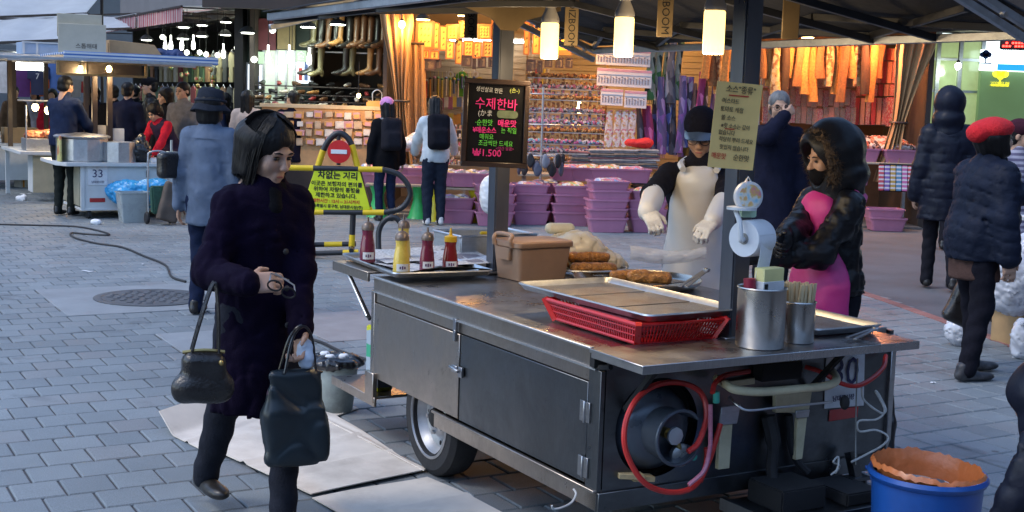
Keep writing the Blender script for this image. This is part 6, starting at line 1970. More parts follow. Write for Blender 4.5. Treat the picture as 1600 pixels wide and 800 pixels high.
for r_, (py, dy, n2) in enumerate(tiers):
    z = D(500, py, YS + .1 + dy).z
    bx('shelf_board', (0, dy - .4, z - .012), (2.15, .24, .02), SLATW if r_ == 0 else WALLD, sh)
    for i in range(n2):
        k = (1, 2, 1, 1, 0, 1, 3, 1, 4, 2)[(i * 3 + r_) % 10]
        o = link('shoe', smes[k], None, None, sh.location + Vector((-.98 + i * 1.95 / (n2 - 1), dy - .4, z)), (0, 0, ro.uniform(-.7, .7)))
        tag(o, f'{shn[k]} shoe, {ordn(i)} from the left on the {("lowest", "second", "third", "top")[r_]} shoe shelf', 'shoe', 'shoes on the stepped shelf')
for x in (-1.05, 1.05):
    bx('shelf_side', (x, .0, .75), (.03, .9, 1.5), WALLD, sh)
# lit pegboard with boxed goods below the shoes, orange display bag
pg = thing('peg_counter', 'orange lit counter front hung with boxed trinkets', 'counter', (xa(508, YS - .35), YS - .35, 0))
zpt, zpb = D(508, 170, YS - .35).z, D(508, 262, YS - .35).z
bx('front_board', (0, 0, (zpt + zpb) / 2), (1.95, .03, zpt - zpb), mat('warm_counter_board', (.55, .33, .15), .6), pg)
bx('counter_top', (0, .12, zpt + .03), (2.0, .35, .06), mat('pale_wood_top', (.62, .48, .28), .6), pg, .005)
bx('plinth', (0, .05, zpb / 2), (1.9, .1, zpb), WALLD, pg)
bpal = [mat('trinket_white', (.66, .62, .55), .5), mat('trinket_orange', (.60, .32, .10), .5), mat('trinket_tan', (.5, .38, .25), .5), mat('trinket_pink', (.55, .3, .32), .5)]
for r_, py in enumerate((180, 194, 208, 222)):
    for i in range(12):
        m = bpal[(i * 7 + r_ * 3) % 4]
        p = D(423 + i * 15.2, py, YS - .40)
        p += Vector((ro.uniform(-.02, .02), ro.uniform(-.03, .01), ro.uniform(-.015, .015)))
        b = thing('trinket_box', f'boxed trinket, {ordn(i)} from the left in row {("one", "two", "three", "four")[r_]} below the shoes', 'boxed trinket', p, 0, 'boxed trinkets on the counter front')
        bx('box', (0, 0, 0), (ro.uniform(.09, .16), .05, ro.uniform(.07, .125)), m, b, .004); b.rotation_euler = (0, ro.uniform(-.08, .08), 0)
        bx('label', (0, -.027, -.01), (.09, .004, .06), bpal[(i + r_) % 4], b)
bulb(D(560, 165, YS - 1.0) + Vector((0, 0, .15)), 'shaded warm bulb over the boxed trinkets', .03, GOLDL, 9, (1, .55, .22), .5, 'shop ceiling lamps')
ob = thing('display_bag', 'orange hard handbag standing on the counter', 'handbag', D(589, 178, YS - .30))
bx('bag_body', (0, 0, .10), (.32, .14, .20), mat('orange_bag_shell', (.62, .33, .08), .5), ob, .02)
MB().tube(spline([(-.07, 0, .20), (-.07, 0, .32), (0, 0, .37), (.07, 0, .32), (.07, 0, .20)], 5), .010, 8).build('handle', ALU, ob)
lumpy('goods_heap', 'orange and white goods heaped on the low table by the pink hat', None, D(650, 226, YF - .5), [(-.1, 0, 0, .3, .2, .10), (.15, 0, .1, .25, .2, .12)], matpat('pale_goods', [(.7, .66, .6), (.65, .45, .3), (.7, .7, .72)], 24), .025, .02, 30, 'stuff')
COOL = (.85, 1.0, .82)
for i, (px, py) in enumerate(((481, 42), (528, 38))):
    disc_lamp(px, py, YS - .1, ['left greenish white lamp of the shoe shop', 'right greenish white lamp of the shoe shop'][i], .14, 2.5, COOL, mat('lamp_cool', (1, 1, .95), .4, emit=14, ecol=(.9, 1, .8)))
# ================================================================ lit glass shop front and the dark shop up the street
gs = thing('glass_shop', 'shop front with lit display windows left of the shoe shop', 'shop', (0, YF, 0))
YG = YS + .95
bxs('wall', xa(372, YG), xa(486, YG), YG + .12, YG + .2, 0, 3.4, mat('dark_green_wall', (.02, .035, .03), .6), gs)
bxs('pillar', xa(371, YG), xa(384, YG), YG - .25, YG + .1, 0, 3.6, DARKV, gs)
GLOWW = mat('lit_display', (.9, .92, 1), .5, emit=.45, ecol=(.85, .93, 1))
for i, (x0, x1, y0, y1) in enumerate(((386, 410, 101, 152), (462, 486, 97, 130))):
    a, b = D(x0, y1, YG), D(x1, y0, YG)
    dsp = bxs('display_window', a.x, b.x, YG + .05, YG + .10, a.z, b.z, GLOWW, gs)
    for k in range(3):
        bxs('display_item', a.x + .05 + k * .09, a.x + .10 + k * .09, YG - .0, YG + .04, a.z + .05, a.z + .25 + .1 * (k % 2), cm[(0, 6, 2)[k]], gs)
    bxs('window_frame', a.x - .03, a.x, YG, YG + .1, a.z - .03, b.z + .03, GALV, gs); bxs('window_frame', b.x, b.x + .03, YG, YG + .1, a.z - .03, b.z + .03, GALV, gs)
for i, (x0, x1, y0, y1) in enumerate(((389, 411, 81, 99), (462, 478, 79, 96))):
    a, b = D(x0, y1, YG - .1), D(x1, y0, YG - .1)
    sg = bxs('sign_panel', a.x, b.x, YG - .06, YG - .02, a.z, b.z, mat('dim_green_sign', (.25, .35, .25), .5, emit=.25, ecol=(.6, .9, .6)), gs)
    text('술', .16, mat('plate_white'), sg, Matrix.Translation(((a.x + b.x) / 2, YG - .065 - YF, (a.z + b.z) / 2)) @ Matrix.Rotation(math.pi / 2, 4, 'X'), 'lettering', .001)
a, b = D(398, 78, YG), D(432, 30, YG)
bxs('shutter_board', a.x, b.x, YG - .05, YG, a.z, b.z, mat('maroon_board', (.12, .03, .04), .6), gs)
a, b = D(434, 77, YG), D(462, 35, YG)
bxs('shutter_board', a.x, b.x, YG - .05, YG, a.z, b.z, mat('tan_board', (.22, .17, .08), .6), gs)
a, b = D(412, 165, YG), D(460, 79, YG)
gl_ = mat('shop_glass_lit', (.35, .42, .36), .2, var=.5, scale=2.5, emit=.35, ecol=(.6, .75, .55), coat=.3)
bxs('glass_door', a.x, b.x, YG + .0, YG + .04, 0, b.z, gl_, gs)
for px in (412, 432, 447, 460):
    bxs('door_frame', xa(px, YG) - .02, xa(px, YG) + .02, YG - .03, YG + .03, 0, b.z, GALV, gs)
mw = mat('lamp_white', (1, 1, .95), .4, emit=4, ecol=(.97, 1, .85))
cl_ = [(426, 47, 0), (419, 90, 1), (452, 90, 1), (397, 93, 0), (456, 99, 1), (483, 92, 1), (387, 48, 2)]
dk = [(229, 60, 2), (254, 58, 0), (286, 58, 2), (315, 54, 2), (258, 72, 1), (267, 71, 1), (284, 71, 1), (302, 70, 1), (312, 82, 0), (292, 82, 0), (349, 84, 1), (352, 52, 2), (369, 74, 1), (340, 86, 0), (322, 85, 0), (353, 32, 2), (316, 37, 2), (287, 40, 2)]
for i, (px, py, k) in enumerate(cl_ + dk):
    Y = YG - .5 if i < len(cl_) else 25.5 + .5 * (i % 4)
    p = D(px, py, Y)
    t = thing('pendant_lamp', ('white pendant lamp, ' + ordn(i) + ' at the glass shop front') if i < len(cl_) else ('white pendant lamp, ' + ordn(i - len(cl_)) + ' in the dark shop up the street'), 'lamp', p, 0, 'white pendant lamps')
    if k == 1:
        MB().lathe([(.0001, -.10), (.035, -.08), (.04, .0), (.03, .06), (.015, .10), (.015, .2)], 12).build('bulb', mw, t)
    elif k == 0:
        MB().sphere((0, 0, 0), .05, 12, 8).build('bulb', mw, t)
    else:
        MB().lathe([(.0001, -.05), (.10, -.045), (.11, -.02), (.06, .0)], 16).build('bulb', mw, t)
        MB().lathe([(.15, -.03), (.07, .06), (.02, .08)], 16).build('shade', DARKV, t)
    MB().tube([(0, 0, .06), (0, 0, 3.35 - p.z)], .006, 5).build('cord', DARKV, t)
    if i in (1, 5, 9, 12, 15, 19):
        light('lamp_light', (0, -.1, -.2), 2.5 if i < 7 else 12, COOL, .08, t)
ds = thing('dark_shop', 'deep dark shop with white lamps under the striped awning', 'shop', (c1 + UX * 1.6), TH)
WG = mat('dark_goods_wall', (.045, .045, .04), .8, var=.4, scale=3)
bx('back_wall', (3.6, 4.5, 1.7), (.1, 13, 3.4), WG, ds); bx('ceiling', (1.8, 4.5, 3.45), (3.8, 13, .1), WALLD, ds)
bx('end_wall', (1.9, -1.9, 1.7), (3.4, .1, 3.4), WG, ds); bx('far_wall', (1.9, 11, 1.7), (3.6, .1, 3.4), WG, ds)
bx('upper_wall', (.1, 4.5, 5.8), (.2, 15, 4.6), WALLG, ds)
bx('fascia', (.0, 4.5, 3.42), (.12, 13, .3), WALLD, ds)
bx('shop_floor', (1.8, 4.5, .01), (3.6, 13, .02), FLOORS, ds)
for r_, (z, py) in enumerate(((2.55, 0), (1.85, 1))):
    MB().tube([(3.2 - .3 * r_, -1.7, z + .06), (3.2 - .3 * r_, 10.5, z + .06)], .02, 6).build('rail', GALV, ds)
dcols = [('olive', (.16, .15, .06)), ('brown', (.14, .07, .03)), ('khaki', (.26, .22, .12)), ('maroon', (.16, .03, .03)), ('dark green', (.04, .08, .04)), ('black', (.02, .02, .02)), ('cream', (.45, .42, .32))]
for r_, (z, x) in enumerate(((2.55, 3.15), (1.85, 2.85))):
    for i in range(20):
        n_, c = dcols[(i * 3 + r_ * 2 + i // 5) % 7]
        p = ds.location + UX * (x - 3.35) + VX * (.2 + i * .42) + Vector((0, 0, z))
        garment(f'{n_} garment, {ordn(i)} on the {("upper", "lower")[r_]} rail of the dark shop', p, .36, .6, CL(n_.replace(' ', '_') + '_d', c), TH - math.pi / 2, 'goods hanging in the dark shop')
for i in range(26):
    p = D(262 + ro.uniform(0, 112), 96 + ro.uniform(0, 42), 26.5 + .3 * (i % 3))
    o = MB().sphere((0, 0, 0), .05, 8, 6, (1, 1, 1.1)).build('round_ornament', matpat('ornament_mix', [(.22, .15, .03), (.20, .04, .03), (.06, .09, .03), (.25, .2, .1)], 14, rnd=.5))
    o.location = p; o.rotation_euler = (0, 0, i)
    tag(o, f'small mottled ornament, {ordn(i)} in the cluster above the grey jacketed man', 'ornament', 'ornaments in the dark shop')
# ================================================================ right: bank front, led sign, building over it
YK = 20.6
bk_ = thing('bank_front', 'green glass bank front at the right edge', 'bank', (0, YF, 0))
GLS = mat('bank_glass', (.20, .27, .16), .12, var=.45, scale=1.6, emit=.22, ecol=(.5, .62, .25), coat=.5)
xb0 = X1 + .1
for i in range(3):
    w2 = (xa(1530, YK) - xb0) / 3
    bxs('glass_pane', xb0 + i * w2 + .02, xb0 + (i + 1) * w2 - .02, YK, YK + .04, .1, 3.0, GLS, bk_)
    bxs('mullion', xb0 + (i + 1) * w2 - .03, xb0 + (i + 1) * w2 + .03, YK - .05, YK + .06, 0, 3.05, GALV, bk_)
for z in (1.1, 2.1, 2.6):
    bxs('transom', xb0, xa(1530, YK), YK - .03, YK + .05, z, z + .04, GALV, bk_)
bxs('header', xb0, xb0 + 7, YK - .1, YK + .3, 3.05, 7.5, WALLD, bk_)
GRP = mat('green_panel', (.10, .17, .075), .45, var=.1, scale=2, emit=.10, ecol=(.3, .5, .2))
bxs('green_panel', xa(1530, YK - .2), xa(1530, YK - .2) + 3, YK - .2, YK - .1, .0, 2.45, GRP, bk_)
LGT = mat('lit_sign_white', (.8, .92, 1), .4, emit=1.5, ecol=(.75, .92, 1))
sgn = bxs('sign_box', xa(1530, YK - .2), xa(1530, YK - .2) + 3, YK - .34, YK - .1, 2.46, 2.78, LGT, bk_)
bxs('sign_stripe', xa(1555, YK - .35), xa(1530, YK - .2) + 3, YK - .35, YK - .342, 2.46, 2.56, mat('sign_blue', (.02, .18, .35), .4, emit=.6, ecol=(.02, .3, .6)), bk_)
def tree_logo(px, py, Y, m, k):
    p = D(px, py, Y); b = MB()
    for dx, dz, r in ((0, .06, .06), (-.06, .03, .05), (.06, .03, .05), (0, .0, .05)):
        b.lathe([(r, 0), (r, .01)], 16, Matrix.Translation((p.x + dx * k, p.y - YF, p.z + dz * k)) @ RX @ Matrix.Scale(k, 4))
    b.box((p.x, p.y - YF - .006, p.z - .06 * k), (.02 * k, .01, .12 * k)); b.box((p.x, p.y - YF - .006, p.z - .125 * k), (.24 * k, .01, .025 * k))
    b.build('tree_emblem', m, bk_)
tree_logo(1540, 88, YK - .36, mat('emblem_navy', (.02, .06, .25), .5), .85)
tree_logo(1563, 119, YK - .215, mat('emblem_yellow', (.75, .65, .03), .5, emit=.5, ecol=(.8, .7, .03)), 1.15)
pt = D(1562, 132, YK - .215)
text('기업은행', .085, mat('emblem_yellow'), bk_, Matrix.Translation((pt.x, pt.y - YF, pt.z)) @ Matrix.Rotation(math.pi / 2, 4, 'X'), 'lettering', .002)
pt = D(1582, 82, YK - .36)
text('기업은행', .10, mat('emblem_navy'), bk_, Matrix.Translation((pt.x, pt.y - YF, pt.z)) @ Matrix.Rotation(math.pi / 2, 4, 'X'), 'lettering', .002)
bulb(D(1497, 103, YK - .4), 'small white lamp in the bank window', .05, mw, 4, COOL, .5, 'shop ceiling lamps')
LED = mat('red_led_glow', (1, .05, .03), .4, emit=5, ecol=(1, .03, .02))
le = thing('led_sign', 'red led dot sign hanging at the top right corner', 'led sign', D(1602, 52, 12.0), -.3)
bx('case', (0, .05, 0), (.42, .08, .30), DARKV, le, .01)
c = MB()
for i in range(14):
    for j in range(9):
        if ro.random() < .62:
            c.box((-.18 + i * .027, .004, -.12 + j * .03), (.019, .012, .016))
tag(c.build('led_dots', LED, le, smooth=0), kind='stuff')
MB().tube([(0, .05, .15), (0, .05, 3.0)], .02, 8).build('bracket', DARKV, le)
bb = thing('upper_building', 'dark building wall with bundled canopies at the top right', 'building', (0, YF, 0))
bxs('wall', X1 - 1, X1 + 9, YK - .9, YK - .7, 3.1, 8, WALLD, bb)
bxs('canopy_edge', X1 - 1, X1 + 9, YK - 1.6, YK - .9, 3.0, 3.12, mat('brown_beam', (.14, .07, .035), .6), bb)
far = thing('building', 'pale building closing the far end of the left street', 'building', c1 + VX * 17, TH)
bx('wall', (-6, 3, 4.0), (20, 1, 8), WALLG, far)
for i in range(6):
    w2 = bx('window', (-12 + i * 2.2, 2.46, 5.2), (1.3, .1, 1.4), mat('window_dark', (.06, .08, .10), .15), far)
bx('wall', (-16.5, -10, 4.0), (1, 26, 8), WALLG, far)

# ================================================================ people
SKIN = mat('skin', (.46, .27, .18), .5, var=.08, scale=20, spec=.4)
SKIN2 = mat('skin_pale', (.46, .28, .20), .5, var=.08, scale=20, spec=.4)
HAIR = mat('black_hair', (.006, .0055, .006), .5, spec=.25, var=.5, scale=40, stretch=(1, 1, .12), bump=.5, bscale=70)
HAIRG = mat('grey_hair', (.12, .12, .12), .5, var=.5, scale=40, stretch=(1, 1, .12), bump=.5, bscale=70)
EYEM, LIPM = mat('eye_dark', (.012, .008, .006), .2), mat('lips', (.36, .12, .10), .5)
EYEW = mat('eye_white', (.6, .57, .54), .3)
def fab(n_, c, rough=.9, **kw):
    return mat('fabric_' + n_, c, rough, var=kw.pop('var', .22), scale=kw.pop('scale', 14), bump=kw.pop('bump', .35), bscale=kw.pop('bscale', 120), spec=.08, **kw)
_cache = {}
def head_vf(res):
    if ('h', res) in _cache:
        return _cache['h', res]
    s = SDF(.018)
    s.ell((0, .015, .03), (.074, .092, .083)).ell((0, -.022, -.042), (.057, .062, .076)).ell((0, -.066, -.098), (.022, .020, .018), k=.025)
    for q in (-1, 1):
        s.ell((q * .036, -.056, -.032), (.024, .024, .028), k=.02).ell((q * .078, .014, -.012), (.009, .019, .030), k=.008)
        s.ell((q * .012, -.098, -.036), (.008, .010, .007), k=.008)
    s.cap((-.036, -.076, .014), (.036, -.076, .014), .011, k=.012)
    s.cap((0, -.082, .004), (0, -.102, -.032), .008, .011, k=.012)
    s.cap((-.018, -.082, -.066), (.018, -.082, -.066), .007, k=.008).cap((-.016, -.080, -.077), (.016, -.080, -.077), .007, k=.008)
    s.cap((0, .02, -.06), (0, .035, -.20), .049, .055, k=.02)
    for q in (-1, 1):
        s.cut('e', (q * .030, -.094, -.004), (.018, .016, .011), k=.012)
    _cache['h', res] = s.mesh(res)
    return _cache['h', res]
def hair_vf(style, res):
    if (style, res) in _cache:
        return _cache[style, res]
    s = SDF(.02)
    if style == 'short':
        s.ell((0, .024, .040), (.084, .100, .086)).ell((0, .05, -.03), (.078, .06, .06))
        s.cut('e', (0, -.095, -.055), (.078, .085, .098), k=.012).cut('b', (0, 0, -.19), (.3, .3, .105), k=.01)
        s.disp = lambda P: .004 * noise3(P, 90, 2)
    elif style == 'perm':
        s.ell((0, .024, .040), (.105, .118, .105)).ell((0, .06, -.04), (.10, .07, .08))
        s.cut('e', (0, -.105, -.055), (.072, .08, .10), k=.012)
        s.disp = lambda P: .010 * noise3(P, 75, 2)
    elif style == 'bob':
        s.k = .055
        s.ell((0, .02, .042), (.089, .105, .088))
        for q in (-1, 1):
            s.cap((q * .066, .012, .03), (q * .070, .006, -.085), .024, .022).cap((q * .05, .07, .02), (q * .055, .06, -.10), .045, .032)
        s.cap((0, .08, .02), (0, .075, -.10), .045, .034)
        s.cut('e', (.004, -.112, -.058), (.066, .072, .116), k=.012)
        s.disp = lambda P: .0012 * np.sin(P[..., 0] * 160 + 30 * P[..., 1]) + .0025 * noise3(P, 60, 4)
    elif style == 'long':
        s.ell((0, .02, .042), (.089, .105, .088))
        for q in (-1, 1):
            s.cap((q * .072, .0, .03), (q * .078, .01, -.20), .03, .024).cap((q * .035, .07, .02), (q * .035, .085, -.20), .06, .05)
        s.cut('e', (0, -.110, -.045), (.060, .075, .098), k=.012)
        s.disp = lambda P: .004 * np.sin(P[..., 0] * 150) + .003 * noise3(P, 60, 4)
    _cache[style, res] = s.mesh(res)
    return _cache[style, res]
def hand_vf(w, f, pn, side, curl, res, rad=.0088):
    """w wrist, f finger direction, pn palm normal, side = +1 when the thumb lies on f x pn"""
    f = f.normalized(); pn = (pn - f * pn.dot(f)).normalized(); tdir = f.cross(pn) * side
    R = np.array([list(tdir), list(pn), list(f)]).T
    s = SDF(.010)
    c = w + f * .055
    s.box(c, (.040, .014, .046), R, .013)
    s.cap(w - f * .005, w + f * .02, .028, .027, k=.015)
    for i, (o, L) in enumerate(((.030, .9), (.010, 1.0), (-.011, .95), (-.031, .75))):
        p = w + f * .095 + tdir * o
        d = f.copy()
        for j, sl in enumerate((.042, .028, .022)):
            a = curl * (.55 + .35 * j) + .06 * i
            d2 = f * math.cos(a * (1 + .55 * j)) + pn * math.sin(a * (1 + .55 * j))
            q = p + d2 * sl * L
            s.cap(p, q, rad * (1 - .07 * j), rad * (1 - .07 * (j + 1)), k=.005)
            p = q
    p = w + f * .03 + tdir * .036
    q = p + (f * .55 + tdir * .5 + pn * .45).normalized() * .042
    s.cap(p, q, rad * 1.25, rad * 1.1, k=.01)
    s.cap(q, q + (f * .8 + pn * .5 * curl + tdir * .1).normalized() * .032, rad * 1.1, rad * .9, k=.006)
    return s.mesh(res, .03)
def ik(a, t, l1, l2, hint):
    d = t - a
    L = min(d.length, (l1 + l2) * .995)
    dn = d.normalized()
    x = (l1 * l1 - l2 * l2 + L * L) / (2 * L)
    h = math.sqrt(max(0, l1 * l1 - x * x))
    hp = hint - dn * hint.dot(dn)
    hp.normalize()
    return a + dn * x + hp * h, a + dn * L
def person(label, xy, yaw, H=1.66, top=None, legs=None, shoes=None, hair='short', hat=None, hp=(0, 0), lean=0.0, sway=0.0,
           hL=None, hR=None, fL=(.09, 0, .085), fR=(-.09, 0, .085), res=.02, hres=.012, skin=SKIN, glove=None, curl=.5, hairm=None, world=False,
           hsc=1.0, extra=None, eL=None, eR=None, glasses=False, palm=None, fingers=None, skirt=None):
    """top: dict(m, len, th, puff, flare, collar, sl, hood); stands at xy facing -Y turned by yaw; hL, hR are wrist targets (world points when world)"""
    t = thing('person', label, 'person', (xy[0], xy[1], 0), yaw)
    H *= 1.06 if xy[1] > 10 else 1
    s = H / 1.7
    Mi = (Matrix.Translation(t.location) @ Matrix.Rotation(yaw, 4, 'Z')).inverted()
    def tgt(p, dflt):
        if p is None:
            return Vector(dflt) * s
        return (Mi @ Vector(p)) if world else Vector(p) * s
    up = Vector((math.sin(sway), -math.sin(lean), math.cos(lean))).normalized()
    fw = Vector((0, -math.cos(lean), -math.sin(lean)))
    hip = Vector((0, .35 * math.sin(lean) * .5, .93)) * s
    chest, neck = hip + up * .36 * s, hip + up * .50 * s
    hd = neck + (up * .75 + Vector((0, 0, .25))).normalized() * .165 * s + fw * .02
    sh = {q: hip + up * .44 * s + Vector((q * .155 * s, 0, 0)) for q in (1, -1)}
    J = {}
    for sd_, h_, e_ in ((1, hL, eL), (-1, hR, eR)):
        w_ = tgt(h_, (sd_ * .25, -.03, .80))
        e, w_ = ik(sh[sd_], w_, .285 * s, .255 * s, Vector(e_ or (sd_ * .5, .8, -.4)))
        J[sd_] = (e, w_)
    K = {}
    for sd_, f_ in ((1, fL), (-1, fR)):
        a = Vector(f_) * s
        hj = hip + Vector((sd_ * .085 * s, 0, -.03))
        k, a = ik(hj, a, .416 * s, .410 * s, Vector((0, -1, 0)))
        K[sd_] = (hj, k, a)
    sqd = tuple(Vector((0, math.cos(lean), math.sin(lean))))
    # ---- body: one skin with head, neck, trunk, limbs, hands and feet
    b = SDF(.03)
    b.cap(hip, chest, .115 * s, .125 * s, (sqd, .68)).cap(chest, neck, .11 * s, .05 * s).cap(neck, hd, .045, .045)
    for q in (1, -1):
        b.cap(sh[q], J[q][0], .040 * s, .034 * s).cap(J[q][0], J[q][1], .034 * s, .025 * s)
        b.cap(K[q][0], K[q][1], .065 * s, .048 * s).cap(K[q][1], K[q][2], .045 * s, .034 * s)
    parts = [b.mesh(max(res, .02))]
    hz, hpi = hp
    HM_ = Matrix.Translation(hd) @ Matrix.Rotation(hz, 4, 'Z') @ Matrix.Rotation(hpi, 4, 'X') @ Matrix.Scale(s * hsc, 4)
    parts.append(xf(head_vf(hres), HM_))
    gl_parts = []
    for q in (1, -1):
        e, w_ = J[q]
        f_ = (w_ - e).normalized()
        if fingers and q in fingers:
            f_ = Vector(fingers[q])
        pn_ = Vector(palm[q]) if palm and q in palm else Vector((-q * .9, -.2, -.2))
        hv = hand_vf(w_, f_, pn_, -q if True else q, curl, min(.011, hres) if hres < .011 else .013, .0092 * s)
        (gl_parts if glove else parts).append(hv)
    skin_obj('body', parts, skin, t)
    if glove:
        for gp in gl_parts:
            skin_obj('glove', [gp], glove, t)
    # ---- clothes
    if top:
        for tp in (top if isinstance(top, list) else [top]):
            th, ln_, m = tp.get('th', .0), tp.get('len', .80) * s, tp['m']
            c = SDF(tp.get('k', .035))
            c.cap(hip + up * .02, chest, (.132 + th) * s, (.142 + th) * s, (sqd, .72))
            c.cap(chest, hip + up * .40 * s, (.140 + th * .8) * s, (.105 + th * .6) * s, (sqd, .72))
            for q in (1, -1):
                c.cap(neck + Vector((q * .03, 0, -.03)), sh[q] - Vector((q * .012, 0, .012)), .044 * s + th * .3, (.046 + th * .5) * s, k=.04)
            if tp.get('collar', 1):
                c.cap(neck - up * .03, neck + up * tp.get('ch', .03) + fw * .01, (.066 + th * .4) * s, (.062 + th * .3) * s)
            if ln_ < hip.z:
                mid = (K[1][1] + K[-1][1]) / 2
                bt = Vector((mid.x * .6, mid.y * .5, ln_))
                fl = tp.get('flare', .02)
                c.cap(hip + up * .02, bt, (.136 + th) * s, (.145 + th + fl) * s, ((0, 1, 0), .78))
                c.cut('b', (bt.x, bt.y, ln_ - .25), (.215 * s + fl, .4, .25), k=.008)
            if not tp.get('vest'):
                sl = tp.get('sl', 1.0)
                for q in (1, -1):
                    e, w_ = J[q]
                    c.cap(sh[q], e, (.054 + th * .6) * s, (.047 + th * .6) * s)
                    c.cap(e, e + (w_ - e) * sl, (.047 + th * .6) * s, (.039 + th * .6) * s)
            pf, seed = tp.get('puff', 0), int(abs(xy[0]) * 100) % 90
            def dsp(P, pf=pf, seed=seed, am=tp.get('fold', .007)):
                Q = P * np.array([1, 1, .42], np.float32)
                d = am * .8 * noise3(P, 13, seed) + am * 1.1 * np.exp(-(noise3(Q, 24, seed + 1) / .16) ** 2) + am * .7 * np.exp(-(noise3(P, 38, seed + 2) / .14) ** 2) - am * .5
                if pf:
                    zz = P[..., 2] + .12 * (P[..., 1] if tp.get('diag') is None else np.abs(P[..., 0]) * tp['diag'])
                    g = np.abs(((zz / pf) % 1) - .5) * 2
                    d = d + .010 * g ** 8 - .001 + .0022 * np.exp(-(noise3(P * np.array([1, 1, .5], np.float32), 60, seed) / .2) ** 2)
                return d
            c.disp = dsp
            c.build(tp.get('name', 'coat'), m, t, res=tp.get('res', res))
    if skirt:
        c = SDF(.03); c.cap(hip, Vector((0, 0, skirt['len'] * s + .03)), .145 * s, .165 * s, ((0, 1, 0), .8)); c.cut('b', (0, 0, skirt['len'] * s - .2), (.4, .4, .2), k=.006)
        c.disp = lambda P: .004 * noise3(P, 16, 3)
        c.build('skirt', skirt['m'], t, res=res)
    if legs:
        c = SDF(.03)
        c.ell(hip, (.142 * s, .112 * s, .12 * s))
        w_ = legs.get('w', 1.0)
        for q in (1, -1):
            h_, k, a = K[q]
            c.cap(h_, k, .086 * s * w_, .066 * s * w_).cap(k, a + Vector((0, 0, -.02)), .064 * s * w_, .052 * s * w_)
        sd2 = int(abs(xy[1]) * 37) % 80
        c.disp = lambda P: .006 * noise3(P, 17, sd2) + .003 * np.sin(P[..., 2] * 55 + 4 * P[..., 0] * 10)
        c.build('trousers', legs['m'], t, res=res)
    for q in (1, -1):
        a = K[q][2]
        c = SDF(.02)
        yy = a.z - .085 * s
        c.cap(a + Vector((0, .035, -.045 + 0)), a + Vector((0, -.06, -.05)), .036, .036).ell(a + Vector((0, -.11, -.055)), (.044, .085, .03)).cap(a + Vector((0, .02, -.02)), a + Vector((0, .02, .01)), .04)
        c.cut('b', (a.x, a.y, a.z - .085 - .1), (.3, .4, .1), k=.004)
        c.build('shoe', shoes or mat('leather_black'), t, res=min(res, .013))
    # ---- face and hair
    if hres < .016:
        for q in (1, -1):
            ey = MB().sphere((0, 0, 0), .012, 10, 6, (1.15, .6, .55)).build('eye', EYEM, t)
            ey.matrix_local = HM_ @ Matrix.Translation((q * .030, -.0775, -.003))
            bw_ = MB().tube([(q * .015, -.0865, .017), (q * .032, -.087, .021), (q * .048, -.078, .017)], [.003, .004, .002], 5).build('eyebrow', HAIR, t)
            bw_.matrix_local = HM_
        lp = MB().sphere((0, 0, 0), .02, 10, 6, (1.1, .35, .36)).build('lips', LIPM, t)
        lp.matrix_local = HM_ @ Matrix.Translation((0, -.0835, -.0705))
    if hair:
        o = skin_obj('hair', [hair_vf(hair, .012 if hres > .009 else .008)], hairm or HAIR, t)
        o.matrix_local = HM_
    if glasses:
        g_ = MB()
        for q in (1, -1):
            g_.tube([(q * .032 + .024 * math.cos(a), -.100, -.003 + .018 * math.sin(a)) for a in [2 * math.pi * k / 16 for k in range(16)]], .0022, 5, True)
            g_.tube([(q * .056, -.098, 0), (q * .080, -.03, .0), (q * .082, .02, .0)], .002, 5)
        g_.tube([(-.01, -.102, .0), (.01, -.102, .0)], .002, 5)
        g_.build('glasses', DARKV, t).matrix_local = HM_
    if hat:
        hat(t, HM_)
    if extra:
        extra(t, dict(hip=hip, chest=chest, neck=neck, hd=hd, sh=sh, J=J, K=K, up=up, fw=fw, s=s, HM=HM_))
    return t
# hats
def H_bucket(m):
    def f(t, M):
        b = MB().lathe([(.0001, .145), (.06, .143), (.092, .125), (.104, .07), (.110, .022), (.112, .018), (.150, -.03), (.148, -.036), (.108, .01)], 36, None, 1.0, 1.15)
        b.v = [(x + .004 * math.sin(40 * z + 9 * y), y + .012, z + .006 * math.sin(30 * x)) for x, y, z in b.v]
        b.build('hat', m, t, smooth=60).matrix_local = M
        MB().tube([(.112 * math.cos(a), .012 + .129 * math.sin(a), .045) for a in [2 * math.pi * k / 28 for k in range(28)]], .010, 6, True).build('hat_band', m, t).matrix_local = M
    return f
def H_soft(m, c, r, amp=.006, f_=45, tilt=0.0, cutz=None, name='hat', extra=()):
    def f(t, M):
        s = SDF(.02); s.ell(c, r)
        for e in extra:
            s.ell(e[:3], e[3:])
        if cutz is not None:
            s.cut('b', (0, 0, cutz - .2), (.4, .4, .2), k=.01)
        s.disp = lambda P: amp * noise3(P, f_, 7)
        s.build(name, m, t, res=.011).matrix_local = M @ Matrix.Rotation(tilt, 4, 'X')
    return f
def H_cap(m, mv):
    def f(t, M):
        s = SDF(.02); s.ell((0, .015, .045), (.090, .105, .095)); s.cut('b', (0, 0, -.18), (.4, .4, .2), k=.008)
        s.build('cap', m, t, res=.010).matrix_local = M
        MB().grid(lambda a, b: (.078 * (2 * a - 1) * (1 - .12 * b * b), -.075 - .085 * b * (1 - .35 * (2 * a - 1) ** 2) + .05 * (2 * a - 1) ** 2, .048 - .018 * b - .028 * (2 * a - 1) ** 2), 12, 6).build('visor', mv, t, solid=.004, smooth=60).matrix_local = M
    return f
